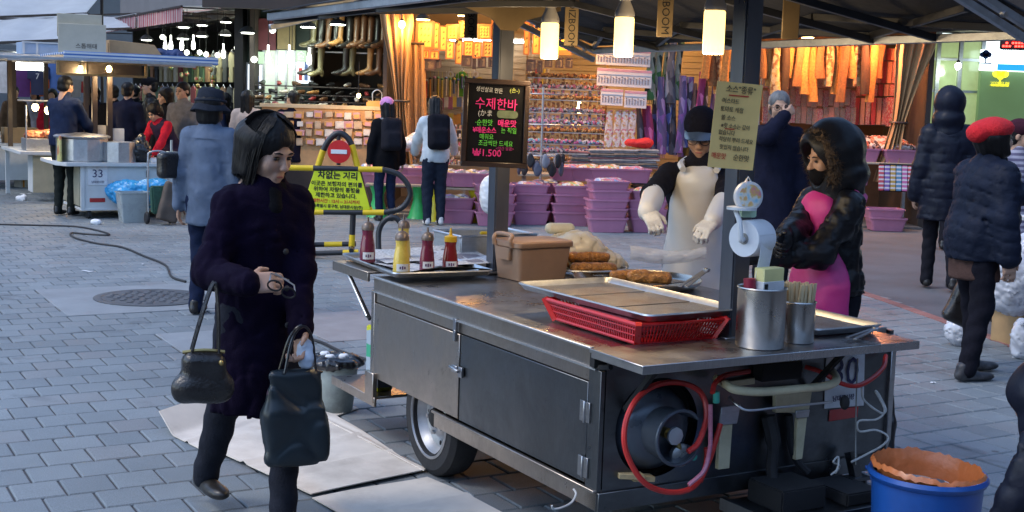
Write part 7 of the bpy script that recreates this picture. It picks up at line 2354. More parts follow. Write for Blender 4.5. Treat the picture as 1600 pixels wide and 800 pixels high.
def H_hood(m, fur=None, k=1.0, tall=0.0):
    def f(t, M):
        s = SDF(.03)
        s.ell((0, .035, .035 + tall), (.130 * k, .145 * k, .145 * k)).ell((0, .06, -.09), (.135 * k, .12 * k, .10)).cap((0, .04, -.12), (0, .04, -.2), .12, .13)
        s.cut('e', (0, -.14, -.02), (.092, .16, .120), k=.012)
        s.disp = lambda P: .007 * noise3(P, 22, 3)
        s.build('hood', m, t, res=.012).matrix_local = M
        if fur:
            s = SDF(.02)
            for i in range(20):
                a = 2 * math.pi * i / 20
                s.ell((.106 * k * math.sin(a), -.030 - .02 * math.cos(a), -.012 + .130 * k * math.cos(a)), (.028, .034, .028))
            s.disp = lambda P: .011 * noise3(P, 110, 3) + .006 * noise3(P, 240, 5)
            o = s.build('fur_trim', fur, t, res=.0085); o.matrix_local = M
            fuzz('fur_hairs', o, 5000, .030, .0016, fur, t, M)
    return f
def fuzz(name, o, n_, L, wd, m, t, M, seed=1):
    r = np.random.default_rng(seed); me = o.data
    V = np.array([v.co for v in me.vertices]); Nn = np.array([v.normal for v in me.vertices])
    ix = r.integers(0, len(V), n_)
    d = Nn[ix] + r.normal(0, .45, (n_, 3)); d /= np.linalg.norm(d, axis=1)[:, None]
    sdv = np.cross(d, r.normal(size=(n_, 3))); sdv /= np.linalg.norm(sdv, axis=1)[:, None]
    ln_ = L * r.uniform(.5, 1.2, (n_, 1)); a = V[ix] - d * .004
    P_ = np.stack([a - sdv * wd, a + sdv * wd, a + d * ln_ + np.array([0, 0, -.25]) * ln_], 1).reshape(-1, 3)
    q = link(name, vf_mesh(name, P_, np.arange(3 * n_).reshape(-1, 3)), m, t)
    q.matrix_local = M
    tag(q, kind='stuff')
def strands(t, M, n_=1300):
    r = random.Random(5); b = MB()
    for i in range(n_):
        ph = r.uniform(-math.pi, math.pi)               # 0 looks ahead
        fr_, sg = abs(ph) < .98, 1 if ph > -.25 else -1
        k = 1 + r.uniform(-.005, .035)
        end = -.10 + r.uniform(-.035, .02)
        pts = []
        for j in range(5):
            th = (.01 + .49 * j / 4) * math.pi
            p2 = ph + (sg * (1.05 + .35 * abs(ph)) - ph) * (j / 4) ** .8 if fr_ else ph
            pts.append((.093 * k * math.sin(th) * math.sin(p2), .02 - .108 * k * math.sin(th) * math.cos(p2), .042 + .094 * k * math.cos(th)))
        x, y, z = pts[-1]
        if end < z:
            for j in (1, 2, 3):
                f = j / 3
                pts.append((x * (1 - .10 * f * f) + r.uniform(-.003, .003), y * (1 - .08 * f) + r.uniform(-.003, .003), z + (end - z) * f))
        pts = [p_ for p_ in pts if not (p_[2] < end)] or pts[:3]
        b.tube(pts, [.0022] * (len(pts) - 1) + [.0006], 3, caps=False)
    q = b.build('hair_strands', HAIR, t, smooth=0); q.matrix_local = M; tag(q, kind='stuff')
# extras
def backpack(m, m2, side=0.0, k=1.0):
    def f(t, J):
        s_, up, fw = J['s'], J['up'], J['fw']
        c = J['chest'] - fw * .20 * s_ - up * .07 * s_ + Vector((side, 0, 0))
        s = SDF(.04)
        R = np.array(Euler((math.asin(max(-1, min(1, -up.y))) * 1.0, 0, 0)).to_matrix())
        s.box(c, (.145 * k, .085, .23 * k), R, .07).box(c - fw * .07 - up * .08, (.11 * k, .05, .11), R, .04)
        s.disp = lambda P: .005 * noise3(P, 24, 5)
        s.build('backpack', m, t, res=.016)
        for q in (1, -1):
            MB().tube(spline([c + up * .18 + Vector((q * .08, .02, 0)), J['sh'][q] + up * .065 - Vector((q * .05, 0, 0)), J['sh'][q] + fw * .13 - up * .08 - Vector((q * .03, 0, 0)), J['sh'][q] - up * .25 + fw * .02]), .016, 6).build('strap', m2, t)
    return f
JEAN, BLKT = fab('jeans', (.014, .021, .05)), fab('black_trousers', (.014, .014, .019))
BLKC, NAVYC = fab('black_coat', (.008, .008, .010)), fab('navy_coat', (.010, .011, .024))
PUFN = mat('puffer_navy', (.006, .008, .018), .45, var=.2, scale=8, bump=.15, bscale=40, spec=.22)
PUFB = mat('puffer_black', (.005, .0055, .008), .42, var=.2, scale=8, bump=.2, bscale=30, spec=.3)
def at(px, py):
    p = G(px, py); return (p.x, p.y)
def atY(px, Y):
    return (xa(px, Y, 250), Y)
# ---------------------------------------------------------------- nearest: the walking woman
PURP = fab('aubergine_coat', (.006, .0035, .014), scale=5, bscale=200)
wx, wy = -.985, 4.97
HRw, HLw = D(385, 443, 4.62), D(470, 520, 4.86)
def scarf_x(t, J):
    strands(t, J['HM'])
    s = SDF(.03); n_ = J['neck']
    s.cap(n_ + Vector((-.03, -.01, .0)), n_ + Vector((.03, -.02, .0)), .052).cap(n_ + Vector((0, -.03, .01)), n_ + Vector((0, -.055, -.07)), .048, .05)
    s.disp = lambda P: .006 * noise3(P, 40, 2)
    s.build('scarf', BLKC, t, res=.010)
    for i, (z, x) in enumerate(((1.18, 0), (1.03, 0), (.88, 0))):
        MB().sphere((.03, -.155 - .01 * i, z * J['s']), .012, 8, 6, (1, .5, 1)).build('button', BLK, t)
person('woman with black bob walking past in a dark aubergine coat', (wx, wy), RAD(38), 1.60,
       dict(m=PURP, len=.49, th=.026, flare=.03, res=.010, fold=.008), dict(m=fab('charcoal_trousers', (.022, .024, .033)), w=1.12), mat('leather_black'),
       'bob', None, (RAD(16), RAD(20)), .11, 0, HLw, HRw, (.07, -.10, .085), (-.08, .36, .13), .012, .0065, SKIN2, None, .95, None, True, 1.12, scarf_x, None, (-.45, .7, -.9), False,
       {-1: (.4, .5, -.3)}, {-1: (.9, -.35, .05)})
gl = thing('eyeglasses', 'folded dark eyeglasses in the hand of the walking woman', 'eyeglasses', D(440, 452, 4.56), .4)
for q in (-1, 1):
    MB().tube([(q * .03 + .026 * math.cos(a), 0, .020 * math.sin(a)) for a in [2 * math.pi * k / 18 for k in range(18)]], .0035, 6, True).build('rim', DARKV, gl)
    MB().tube([(q * .056, 0, .005), (q * .05, .05, .012), (-q * .03, .07, .01)], .003, 5).build('temple', ALU, gl)
gl.rotation_euler = (.5, .5, .5)
LEB = mat('bag_leather', (.016, .014, .014), .32, var=.3, scale=9, bump=.35, bscale=70, coat=.2)
hbp = D(318, 583, 4.62)
hb = thing('handbag', 'black leather handbag hanging from the forearm of the walking woman', 'handbag', hbp, RAD(22))
s = SDF(.03); s.box((0, 0, -.01), (.105, .055, .10), None, .045).cap((-.09, 0, -.06), (.09, 0, -.06), .062)
s.disp = lambda P: .006 * noise3(P, 26, 3)
s.build('bag_body', LEB, hb, res=.009)
MB().tube(spline([(-.10, 0, .09), (0, -.01, .097), (.10, 0, .085)], 6), .008, 6).build('zip', mat('brass'), hb)
for q in (-.02, .02):
    MB().tube(spline([(-.065, q, .07), (-.02, q, .21), (.035, q + .02, .345), (.06, q + .02, .36), (.07, q, .22), (.07, q, .07)], 6), .0075, 6).build('strap', LEB, hb)
MB().sphere((.075, -.06, .05), .012, 8, 6).build('clasp', mat('brass'), hb)
hb.scale = (.76, .76, .9)
sbm, sbt, sbb = nodes_of('dark_shopping_bag')
co_ = coords(sbt, (9, 9, 22)); vo = N(sbt, 'TexVoronoi', Scale=1.0, Randomness=.25); sbt.links.new(co_, vo.inputs['Vector'])
sbt.links.new(ramp(sbt, vo.outputs['Distance'], [(.0, (.10, .06, .09)), (.16, (.09, .055, .08)), (.2, (.012, .020, .026)), (1, (.010, .018, .024))]), sbb.inputs['Base Color'])
sbb.inputs['Roughness'].default_value = .35
sg_ = thing('shopping_bag', 'large dark patterned shopping bag carried by the walking woman', 'shopping bag', D(462, 645, 4.80), RAD(28))
s = SDF(.05); s.box((0, 0, -.06), (.112, .048, .10), None, .03).box((0, 0, .08), (.10, .022, .085), None, .02); s.disp = lambda P: .009 * noise3(P, 15, 6) + .012 * np.exp(-(noise3(P * np.array([1, 1, .5], np.float32), 22, 3) / .15) ** 2)
s.build('bag_body', sbm, sg_, res=.011)
for q in (-.03, .03):
    MB().tube(spline([(-.05, q, .16), (-.02, q * .5, .27), (.02, q * .3, .31), (.05, q * .5, .27), (.06, q, .16)], 6), .005, 6).build('handle', BLKP, sg_)
sg_.scale = (1.12, 1.12, 1.15)
sg_.location.z -= .02
lumpy('wrapped_parcel', 'pale blue tissue peeking out of the shopping bag', 'tissue', D(478, 552, 4.82), [(0, 0, 0, .035, .03, .06)], mat('pale_blue_tissue', (.5, .58, .7), .7), .009, .008, 60)
# ---- person in grey-blue jacket and bucket hat, seen from behind
GRJ = fab('grey_blue_jacket', (.115, .15, .215), .85, scale=5, bscale=220)
def gj_x(t, J):
    MB().tube(spline([J['sh'][1] + Vector((-.02, .03, .07)), J['sh'][1] + Vector((.06, -.02, -.1)), J['chest'] + Vector((.22, .0, -.20))], 5), .012, 6).build('bag_strap', LEB, t)
    MB().box((0, J['chest'].y + .115, J['chest'].z + .07), (.30, .006, .006)).build('yoke_seam', GRJ, t)
gx, gy = G(325, 492).x, G(325, 492).y
person('person seen from behind in grey-blue jacket and dark bucket hat', (gx, gy), RAD(172), 1.71, dict(m=GRJ, len=.70, th=.028, flare=.02, res=.015, ch=.04), dict(m=JEAN, w=1.05), mat('leather_black'),
       'bob', H_bucket(fab('dark_hat', (.022, .026, .036))), (0, RAD(4)), .06, 0, None, None, (.10, 0, .085), (-.10, -.05, .085), .014, .010, extra=gj_x)
sb_ = thing('shoulder_bag', 'black shoulder bag at the left side of the grey-blue jacket', 'bag', D(268, 258, gy - .02), RAD(60))
s = SDF(.03); s.box((0, 0, 0), (.13, .05, .10), None, .04); s.disp = lambda P: .006 * noise3(P, 20, 3); s.build('bag_body', LEB, sb_, res=.014)
MB().tube([(.0, 0, .10), (.0, 0, .19)], .010, 6).build('ring', GALV, sb_)
# ---- cook with cap and white apron behind the cart
APR = mat('white_pvc_apron', (.80, .80, .79), .4, var=.05, scale=4, bump=.25, bscale=9, coat=.15)
cx, cy = .97, 6.78
def apron_x(m, hemz=.45, off=.0, back=.42, strap=True, ub=.135):
    def f(t, J):
        s_ = J['s']
        c = SDF(.03); ch, hip_, fw, up = J['chest'], J['hip'], J['fw'], J['up']
        ax = tuple(Vector((0, math.cos(.2), math.sin(.2))))
        c.cap(ch + up * .02 + fw * .055, hip_ + fw * .055, (ub + off) * s_, (ub + .02 + off) * s_, (ax, .74))
        c.cap(hip_ + fw * .055, Vector((0, hip_.y - .075, hemz)), (.165 + off) * s_, (.18 + off) * s_, (ax, .74))
        c.cut('b', ch + up * .30, (.4, .4, .15), None, .008)
        c.cut('b', hip_ - fw * back, (.5, .40, .9), None, .008)
        c.disp = lambda P: .006 * noise3(P, 12, 9) + .003 * noise3(P, 34, 8)
        c.build('apron', m, t, res=.012)
        if strap:
            for q in (1, -1):
                MB().tube(spline([ch + up * .14 + fw * .135 + Vector((q * .085, 0, 0)), J['sh'][q] + up * .07 + fw * .06 - Vector((q * .06, 0, 0)), J['neck'] + up * .02 + Vector((q * .06, .06, 0))], 5), .018, 6).build('apron_strap', m, t)
    return f
def cook_x(t, J):
    apron_x(APR)(t, J)
    for q in (1, -1):
        e, w_ = J['J'][q]
        c = SDF(.02); c.cap(e + (w_ - e) * .10, e + (w_ - e) * .98, .060, .048); c.disp = lambda P: .007 * noise3(P, 22, 4)
        c.build('sleeve_cover', APR, t, res=.011)
GLOVE = mat('cotton_glove', (.74, .73, .70), .9, var=.1, scale=30, bump=.4, bscale=120)
person('cook in black cap, glasses and white apron behind the cart', (cx, cy), RAD(-6), 1.70, dict(m=fab('black_sweater', (.016, .016, .024)), len=.82, th=.012, res=.014, name='sweater', flare=0, sl=.3), dict(m=BLKT), mat('leather_black'),
       'short', H_cap(fab('black_cap', (.010, .011, .022)), mat('blue_visor', (.06, .10, .19), .3, coat=.3)), (RAD(-8), RAD(24)), .20, 0, D(1106, 370, 6.08), D(992, 366, 6.0), res=.016, hres=.008, glove=GLOVE, curl=1.0, world=True, extra=cook_x,
       glasses=True, eL=(.9, .3, -.3), eR=(-.9, .3, -.3), palm={1: (-.3, -.2, -.8), -1: (.3, -.2, -.8)}, fingers={1: (-.5, -.75, -.45), -1: (.35, -.8, -.45)})
pbag = thing('film_sheet', 'clear plastic film stretched between the hands of the cook', 'plastic film', (0, 0, 0))
a_, b_ = D(985, 384, 5.95), D(1103, 386, 6.0)
FILM = mat('clear_film', (.78, .80, .84), .18, var=.1, scale=20, alpha=.4, coat=.4)
MB().grid(lambda a, b: a_ * (1 - a) + b_ * a + Vector((0, -.03 * math.sin(3 * b), -.065 * b * (1 - .2 * a) - .02 * math.sin(3.1 * a) + .006 * math.sin(40 * b + 6 * a))), 24, 24).build('film', FILM, pbag, smooth=80)
# ---- hooded vendor with pink apron
PINKA = mat('pink_pvc_apron', (.56, .035, .22), .5, var=.15, scale=4, bump=.5, bscale=12)
FURM = mat('brown_fur', (.065, .042, .026), .95, var=.6, scale=60, bump=.8, bscale=120)
hx, hy = 1.50, 5.95
def pink_x(t, J):
    apron_x(PINKA, .42, .045, .36, False, .09)(t, J)
    s = SDF(.02); s.ell((0, -.03, -.075), (.066, .072, .062)); s.cap((0, .01, -.10), (0, .02, -.18), .075, .085); s.disp = lambda P: .004 * noise3(P, 50, 3)
    s.build('black_mask', BLKC, t, res=.010).matrix_local = J['HM']
    MB().tube(spline([J['neck'] + Vector((.10, .02, .03)), J['neck'] + Vector((.13, .07, -.03)), J['neck'] + Vector((.08, .12, -.02))], 5), .022, 8).build('pink_collar', PINKA, t)
person('vendor in black puffer with fur trimmed hood and pink apron', (hx, hy), RAD(-70), 1.60, dict(m=PUFB, len=.93, th=.03, puff=.10, res=.014, fold=.01), dict(m=BLKT), mat('leather_black'),
       None, H_hood(PUFB, FURM, 1.12), (RAD(-6), RAD(10)), .10, 0, D(1200, 400, 5.70), D(1215, 385, 5.6), res=.015, hres=.008, curl=.7, world=True, extra=pink_x, eL=(.3, .8, -.5), eR=(-.5, .6, -.5), glove=PUFB)
# ---- man with glasses, hand at his mouth
person('grey haired man with glasses and dark coat holding his hand to his mouth', atY(1212, 11.2), RAD(4), 1.76, dict(m=NAVYC, len=.55, th=.03, flare=.03), dict(m=BLKT), mat('leather_black'),
       'short', None, (RAD(-6), RAD(6)), 0, 0, None, (.00, -.155, 1.515), res=.02, hres=.009, hairm=HAIRG, glasses=True, curl=1.3, eR=(-.8, -.2, -.8), fingers={-1: (.6, .1, .5)}, palm={-1: (.3, .9, .3)})
# ---- right hand people
person('person walking away in dark hooded puffer beside the bank', atY(1480, 12.6), RAD(170), 1.80, dict(m=PUFN, len=.62, th=.06, puff=.085, flare=.02), dict(m=BLKT), mat('leather_black'),
       None, H_hood(PUFN, None, 1.02, .02), (RAD(-15), 0), .04, 0, None, None, (.09, -.1, .085), (-.09, .16, .10), res=.018, hres=.012)
NAVQ = mat('navy_quilted', (.008, .012, .026), .6, var=.2, scale=9, bump=.3, bscale=60, spec=.15)
t = person('woman in red beret, navy quilted jacket and brown skirt', (G(1510, 588).x, G(1510, 588).y), RAD(108), 1.68, dict(m=NAVQ, len=.80, th=.055, puff=.085, diag=2.6, flare=.02, res=.014), dict(m=fab('black_leggings', (.012, .012, .018)), w=1.0), mat('sneaker_black', (.025, .025, .03), .45, var=.5, scale=18, dirt=.3, dcol=(.35, .35, .36)),
       'bob', H_soft(mat('red_knit', (.55, .012, .018), .95, bump=.8, bscale=90), (0, .03, .075), (.118, .135, .078), .006, 45, .1, None, 'beret', ((.0, .14, .06, .07, .06, .065),)), (RAD(8), RAD(-14)), .14, 0, D(1604, 300, 8.2), None, (.12, -.12, .085), (-.12, .10, .085), res=.014, hres=.009, world=True, skin=SKIN2, skirt=dict(len=.66, m=fab('brown_skirt', (.085, .05, .042))))
t.scale = (1.14, 1.14, 1)
bg_ = thing('carrier_bag', 'dark bag behind the legs of the woman in the red beret', 'bag', D(1512, 475, 8.75))
s = SDF(.03); s.box((0, 0, 0), (.13, .06, .16), np.array(Euler((0, .4, 0)).to_matrix()), .04); s.disp = lambda P: .01 * noise3(P, 16, 3); s.build('bag_body', LEB, bg_, res=.02)
person('dark silhouette of a person inside by the bank window', atY(1470, 16.5), RAD(150), 1.76, dict(m=BLKC, len=.6, th=.03), dict(m=BLKT), None, 'short', None, res=.028, hres=.016)
person('person in striped knit and dark cap cut off by the right edge', atY(1590, 10.6), RAD(20), 1.58, dict(m=matstripe('striped_knit', (.12, .11, .18), (.35, .34, .42), 22, 2, .9, .5), len=.7, th=.03), dict(m=BLKT), None, 'short', H_soft(fab('maroon_cap', (.05, .015, .025)), (0, .02, .06), (.095, .11, .085), .004, 40, 0, -.0), (RAD(40), 0), res=.022, hres=.012)
person('person in dark navy puffer bending at the bottom right corner', (1.70, 3.50), RAD(-150), 1.16, dict(m=PUFN, len=.66, th=.05, puff=.09, res=.014, fold=.012), dict(m=BLKT), None, None, H_hood(PUFN, None, 1.0), (0, RAD(20)), 1.05, -.05, (.22, -.50, .40), (-.24, -.50, .40), res=.016, hres=.012)
# ---- shoppers at the accessory shop
person('shopper in pink hat, black coat and grey strapped black backpack', atY(604, 18.0), RAD(205), 1.60, dict(m=BLKC, len=.72, th=.03), dict(m=JEAN), None, 'long', H_soft(mat('pink_knit', (.62, .25, .52), .95, bump=.8, bscale=70), (0, .02, .055), (.098, .112, .098), .004, 60, 0, -.03), (RAD(10), RAD(8)), .05, res=.024, hres=.014,
       extra=backpack(fab('dark_pack', (.018, .018, .024)), fab('grey_strap', (.2, .2, .22))))
PALEJ = mat('pale_grey_jacket', (.50, .56, .60), .75, var=.12, scale=8, bump=.3, bscale=40)
person('shopper in pale grey jacket with black backpack reaching to the baskets', atY(680, 17.6), RAD(196), 1.66, dict(m=PALEJ, len=.84, th=.038), dict(m=fab('dark_jeans', (.018, .024, .04)), w=1.15), mat('white_sneaker', (.6, .6, .6), .6), 'long', None, (RAD(-10), RAD(16)), .14, 0, (.2, -.4, .95), (-.36, -.40, .92), res=.022, hres=.014, extra=backpack(fab('black_pack', (.012, .012, .017)), fab('black_strap', (.012, .012, .015)), 0, 1.05))
person('woman in dark navy coat and white trousers looking at the shoe shop', atY(456, 20.0), RAD(190), 1.68, dict(m=NAVYC, len=.66, th=.03, flare=.03), dict(m=fab('white_trousers', (.55, .53, .5))), None, 'short', None, (RAD(40), 0), res=.024, hres=.014)
person('person in beige hooded jacket walking towards the shoe shop', atY(386, 19.6), RAD(176), 1.66, dict(m=fab('beige_jacket', (.50, .40, .34), scale=8), len=.74, th=.045), dict(m=BLKT), None, 'long', None, res=.024, hres=.014)
# ---- people round stall 33
person('man in grey jacket facing the camera behind stall 33', atY(286, 18.6), RAD(-20), 1.74, dict(m=fab('grey_jacket', (.17, .155, .15)), len=.8, th=.03), dict(m=BLKT), None, 'short', None, (RAD(-8), RAD(4)), res=.022, hres=.011)
person('black haired woman beside the man in grey jacket', atY(259, 18.9), RAD(-35), 1.66, dict(m=BLKC, len=.7, th=.02), dict(m=BLKT), None, 'bob', None, (RAD(-20), RAD(8)), res=.024, hres=.013)
RK = fab('red_knit_top', (.50, .02, .04)); VST = fab('dark_vest', (.03, .022, .045))
person('stooping woman in red jumper and dark vest working at stall 33', atY(262, 18.2), RAD(-28), 1.55, [dict(m=RK, len=.85, th=.015, name='jumper'), dict(m=VST, len=.85, th=.032, vest=1, name='vest', collar=0)], dict(m=BLKT), None, 'perm', None, (RAD(-5), RAD(30)), .62, 0, (.05, -.42, .78), (-.26, -.40, .79), res=.022, hres=.013)
person('man in black jacket and cap standing in profile', atY(236, 20.2), RAD(-75), 1.80, dict(m=PUFB, len=.78, th=.03), dict(m=fab('khaki_trousers', (.36, .31, .24))), None, 'short', H_soft(BLKC, (0, .0, .06), (.092, .12, .07), .002, 40, 0, 0), res=.024, hres=.013)
person('man in dark navy jacket seen from behind at stall 33', atY(200, 19.4), RAD(170), 1.72, dict(m=NAVYC, len=.72, th=.03), dict(m=BLKT), None, 'short', None, res=.026, hres=.016)
DBH = fab('dark_blue_hoodie', (.018, .027, .06), scale=7)
person('vendor in dark blue hooded top standing at the left of stall 33', atY(100, 17.3), RAD(168), 1.76, dict(m=DBH, len=.86, th=.035, ch=.05), dict(m=fab('dark_green_trousers', (.02, .024, .022))), None, 'short', None, (RAD(-10), RAD(12)), .10, 0, (.2, -.35, .95), (-.22, -.35, .95), (.09, .0, .085), (-.09, .0, .085), res=.02, hres=.014)
more_p = [(330, 21.5, 165, 1.70, DBH, 'person in dark blue hooded jacket seen above the bucket hat'), (352, 22.5, 175, 1.62, BLKC, 'dark haired person further back beside the beige jacket'), (178, 21.0, -160, 1.68, BLKC, 'person in black further back between the stall posts'),
          (148, 22.5, 20, 1.66, NAVYC, 'shopper in navy further back left of the stall posts'), (82, 24.5, 15, 1.60, RK, 'distant person in red behind the dazzling bulbs'), (24, 24.2, 30, 1.62, fab('brown_coat', (.09, .06, .04)), 'distant person in brown coat at the left edge'), (56, 26.0, -10, 1.60, fab('grey_coat', (.2, .2, .22)), 'distant person in grey under the hanging clothes'), (212, 24.0, 160, 1.70, BLKC, 'distant person in black beyond stall 33')]
for px, Y, yw, H_, m, lab in more_p:
    person(lab, atY(px, Y), RAD(yw), H_, dict(m=m, len=.72, th=.03), dict(m=BLKT), None, random.choice(['short', 'bob']), None, res=.03, hres=.016)
person('distant person glimpsed between the scarves and the furs', atY(1088, 20.6), RAD(-30), 1.66, dict(m=fab('olive_coat', (.08, .08, .05)), len=.7, th=.03), dict(m=BLKT), None, 'bob', None, res=.03, hres=.014)

# ================================================================ barrier sign, cables, bags, litter
YEL = mat('barrier_yellow', (.78, .52, .01), .45, var=.08, scale=8, dirt=.2, dcol=(.3, .2, .03))
BLKB = mat('barrier_black', (.018, .018, .02), .45, var=.2, scale=8, coat=.1)
SGY = mat('sign_yellow', (.68, .76, .02), .45, var=.05, scale=5)
YBar = 13.65
bar = thing('barrier_sign', 'yellow and black barrier with no entry disc and yellow notice', 'barrier', (0, YBar, 0))
def BP(px, py, dy=0.0):
    p = D(px, py, YBar + dy); return Vector((p.x, dy, p.z))
def banded(name, pts, r=.034, seg=.26, start=0, n=10):
    """a tube painted in alternating black and yellow lengths, each length a part"""
    pts = [Vector(p) for p in pts]
    L = [0]
    for a, b in zip(pts, pts[1:]):
        L.append(L[-1] + (b - a).length)
    def pt(d):
        for i in range(len(pts) - 1):
            if d <= L[i + 1] + 1e-9:
                f = (d - L[i]) / max(1e-9, L[i + 1] - L[i]); return pts[i].lerp(pts[i + 1], f)
        return pts[-1]
    k, d = start, 0.0
    while d < L[-1] - 1e-4:
        e = min(L[-1], d + seg * (1.5 if k % 2 == 0 else .8))
        q = [pt(d)] + [pts[i] for i in range(len(pts)) if d + 1e-4 < L[i] < e - 1e-4] + [pt(e)]
        MB().tube(q, r + (.0015 if k % 2 else 0), n).build(name, YEL if k % 2 else BLKB, bar)
        d, k = e, k + 1
arch = spline([BP(474, 330), BP(486, 300), BP(500, 250), BP(512, 222), BP(529, 208), BP(546, 219), BP(556, 250), BP(568, 298), BP(578, 330)], 6)
banded('arch_tube', arch, .033, .30)
banded('upper_rail', [BP(452, 262, -.03), BP(600, 265, -.03)] , .030, .32, 1)
ring = spline([BP(600, 265, -.03), BP(622, 272, -.03), BP(638, 290, -.03), BP(640, 308, -.03), BP(626, 326, -.03), BP(600, 332, -.03)], 6)
MB().tube(ring, .030, 10).build('end_loop', BLKB, bar)
banded('lower_rail', [BP(600, 332, -.03), BP(452, 331, -.03)], .030, .28, 1)
for px in (487, 552):
    banded('leg', [BP(px, 332), BP(px - 3, 398)], .032, .16, 0)
banded('foot_rail', [BP(455, 383, .06), BP(556, 381, .06)], .028, .24, 0)
banded('foot_rail', [BP(455, 397, -.15), BP(560, 394, -.15)], .028, .24, 1)
banded('foot', [BP(484, 392, -.22), BP(484, 382, .25)], .026, .2, 0); banded('foot', [BP(549, 392, -.22), BP(549, 382, .25)], .026, .2, 0)
MB().tube(spline([BP(592, 398, -.3), BP(592, 362, -.25), BP(602, 344, -.25), BP(618, 340, -.25), BP(630, 356, -.25), BP(633, 372, -.25)], 6), .03, 10).build('ground_loop', BLKB, bar)
MB().tube([BP(529, 258), BP(529, 210)], .022, 8).build('disc_post', BLKB, bar)
c_ = BP(530, 237, -.05)
dsc = MB().lathe([(.122, 0), (.122, .014), (.0001, .016)], 36, Matrix.Translation(c_) @ RX).build('no_entry_disc', mat('sign_red', (.62, .02, .02), .4, var=.05), bar)
bx('white_bar', c_ + Vector((0, -.018, 0)), (.17, .006, .044), mat('plate_white'), bar, .001)
q = [BP(471, 328, -.045), BP(579, 328, -.045), BP(562, 267, -.045), BP(491, 267, -.045)]
nb = MB(); nb.add(q + [x + Vector((0, .012, 0)) for x in q], [(0, 1, 2, 3), (7, 6, 5, 4), (0, 4, 5, 1), (1, 5, 6, 2), (2, 6, 7, 3), (3, 7, 4, 0)])
nt_ = nb.build('notice_board', SGY, bar, bevel=.003)
def nl(s_, px, py, size, m, sx=1.0, bold=.001):
    text(s_, size, m, nt_, Matrix.Translation(BP(px, py, -.047)) @ Matrix.Rotation(math.pi / 2, 4, 'X') @ Matrix.Rotation(-.02, 4, 'Z'), 'lettering', .0008, 'CENTER', sx, 1.0, bold)
INKB, INKR = mat('ink_black', (.012, .012, .012), .5), mat('ink_red')
nl('차없는 거리', 528, 275, .088, INKB, 1.0, .003); nl('이곳은 보행자의 편의를', 526, 288, .056, INKB, 1.0, .0015); nl('위하여 차량의 통행을', 526, 297, .056, INKB, 1.0, .0015); nl('제한하고 있습니다.', 525, 306, .056, INKB, 1.0, .0015)
nl('제한시간 : 12시 ~ 21시까지', 525, 315, .045, INKR, 1.0, .001); nl('서울특별시 중구청, 남대문시장(주)', 525, 323, .042, INKB, .95, .001)
# cables over the paving
CABL = mat('black_cable', (.02, .02, .022), .6)
def cable(label, pts, r=.011):
    P_ = [G(x, y, .012) for x, y in pts]
    o = MB().tube(spline(P_, 8), r, 6).build('cable', CABL); tag(o, label, 'cable', 'black cables on the paving')
cable('black cable snaking from stall 33 across the paving', [(-20, 350), (60, 352), (120, 354), (160, 362), (170, 367), (140, 366), (112, 364), (116, 371), (150, 380), (190, 386), (225, 400), (258, 414), (268, 432), (290, 440)])
cable('black cable running from the walking woman to the cart', [(440, 540), (475, 530), (500, 534), (530, 548), (560, 558), (590, 566)], .010)
lumpy('litter', 'crumpled white litter near the left stalls', 'litter', G(32, 310, .03), [(0, 0, 0, .07, .05, .04), (.06, 0, .02, .03, .03, .04)], TISS, .012, .015, 50)
lumpy('litter', 'small white cup lying under stall 33', 'litter', G(150, 347, .03), [(0, 0, 0, .07, .05, .04)], TISS, .012, .008, 50)
for i, (px, py, w2, lab) in enumerate(((136, 424, .10, 'pale paper strip on the paving left of the manhole'), (60, 300, .25, 'white paper strip near the carton'), (1458, 598, .05, 'small white paper scrap near the feet of the red beret woman'), (40, 303, .2, 'second white paper strip near the carton'), (223, 413, .04, 'tiny white scrap beyond the manhole'))):
    o = MB().grid(lambda a, b: (w2 * (a - .5), w2 * .35 * (b - .5), .004 + .004 * math.sin(6 * a)), 6, 3).build('paper_scrap', TISS, None, solid=.001)
    o.location = G(px, py, .004); o.rotation_euler = (0, 0, .4 * i); tag(o, lab, 'paper scrap')
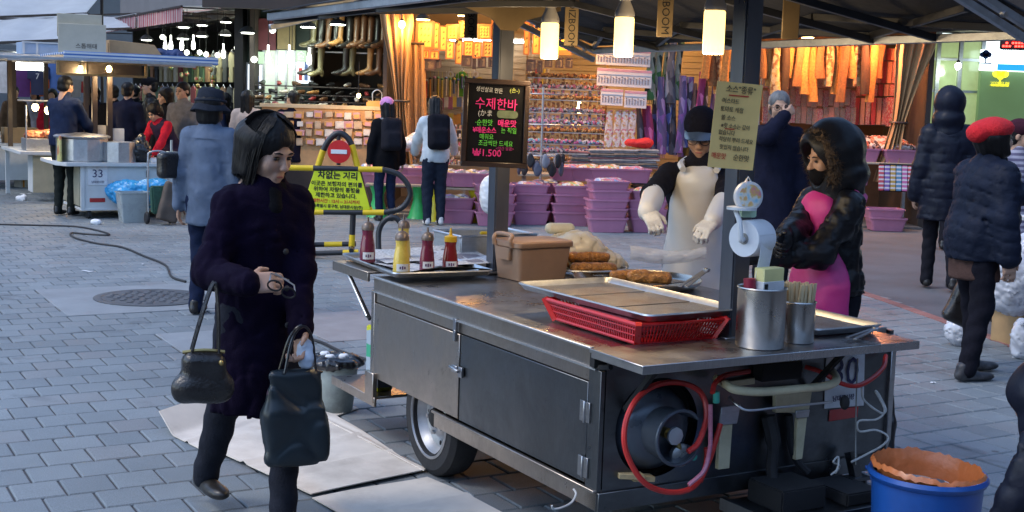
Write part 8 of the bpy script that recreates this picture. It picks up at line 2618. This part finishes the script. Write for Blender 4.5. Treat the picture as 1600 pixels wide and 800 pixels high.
# plastic bags and boxes by the right edge
PBG = mat('clear_white_bag', (.62, .64, .70), .25, var=.2, scale=9, alpha=.85, coat=.3)
for i, (px, py, blobs, lab) in enumerate(((1497, 540, [(0, 0, .13, .10, .09, .14), (.02, 0, .28, .04, .04, .06)], 'clear plastic bag on the ground behind the red beret woman'), (1585, 470, [(0, 0, .0, .22, .2, .25), (.1, 0, .25, .15, .12, .12)], 'clear plastic bags heaped at the right edge'), (1598, 560, [(0, 0, .13, .09, .1, .16)], 'white plastic bag in front of the cardboard box'))):
    p = G(px, py); lumpy('plastic_bag', lab, 'bag', p if i != 1 else D(1585, 440, 9.4), blobs, PBG, .014, .02, 30, None, .04, 4 + i)
bxr = thing('cardboard_box', 'open cardboard box at the right edge', 'cardboard box', G(1606, 540) + Vector((.05, .1, 0)), .25)
for c, d in (((0, -.17, .15), (.44, .012, .30)), ((0, .17, .15), (.44, .012, .30)), ((-.215, 0, .15), (.012, .33, .30)), ((.215, 0, .15), (.012, .33, .30)), ((0, 0, .01), (.42, .33, .01))):
    bx('wall', c, d, CARDE, bxr, .002)
MB().box((-.27, 0, .36), (.012, .33, .17), Matrix.Translation((-.0, 0, 0)) @ Matrix.Rotation(.0, 4, 'Y')).build('flap', CARDE, bxr)
stl = thing('goods_table', 'low table with white sheets at the right edge behind the red beret woman', 'table', D(1672, 345, 8.6), .1)
bx('table_top', (0, 0, 0), (.55, .5, .03), WHITEP, stl, .004)
for x in (-.24, .24):
    MB().cyl((x, -.2, -.015), (x, -.2, -stl.location.z), .015, n=8).build('leg', GALV, stl)
bx('red_cloth', (-.05, -.1, -.07), (.4, .3, .10), mat('red_cloth', (.4, .02, .03), .8), stl, .02)

# ================================================================ unseen blocks added out of frame to shade the scene and show in the steel
for lab, c, d, rz in (('unseen block added behind the viewer to shade the street', (4, -15, 4), (44, 2, 8), 0.12), ('unseen block added on the right to shade that side', (14, 4, 4), (2, 28, 8), -.08)):
    b = thing('building', lab, 'building', (c[0], c[1], 0), rz)
    bx('wall', (0, 0, c[2]), d, WALLD, b)
    long_x = d[0] > d[1]
    for fl in range(2):
        for k in range(8):
            o = (-.44 + .126 * k) * max(d[0], d[1])
            if long_x:
                bx('window', (o, d[1] / 2, 2.2 + fl * 3.1), (1.8, .1, 1.5), mat('window_dark'), b)
            else:
                bx('window', (-d[0] / 2, o, 2.2 + fl * 3.1), (.1, 1.6, 1.5), mat('window_dark'), b)
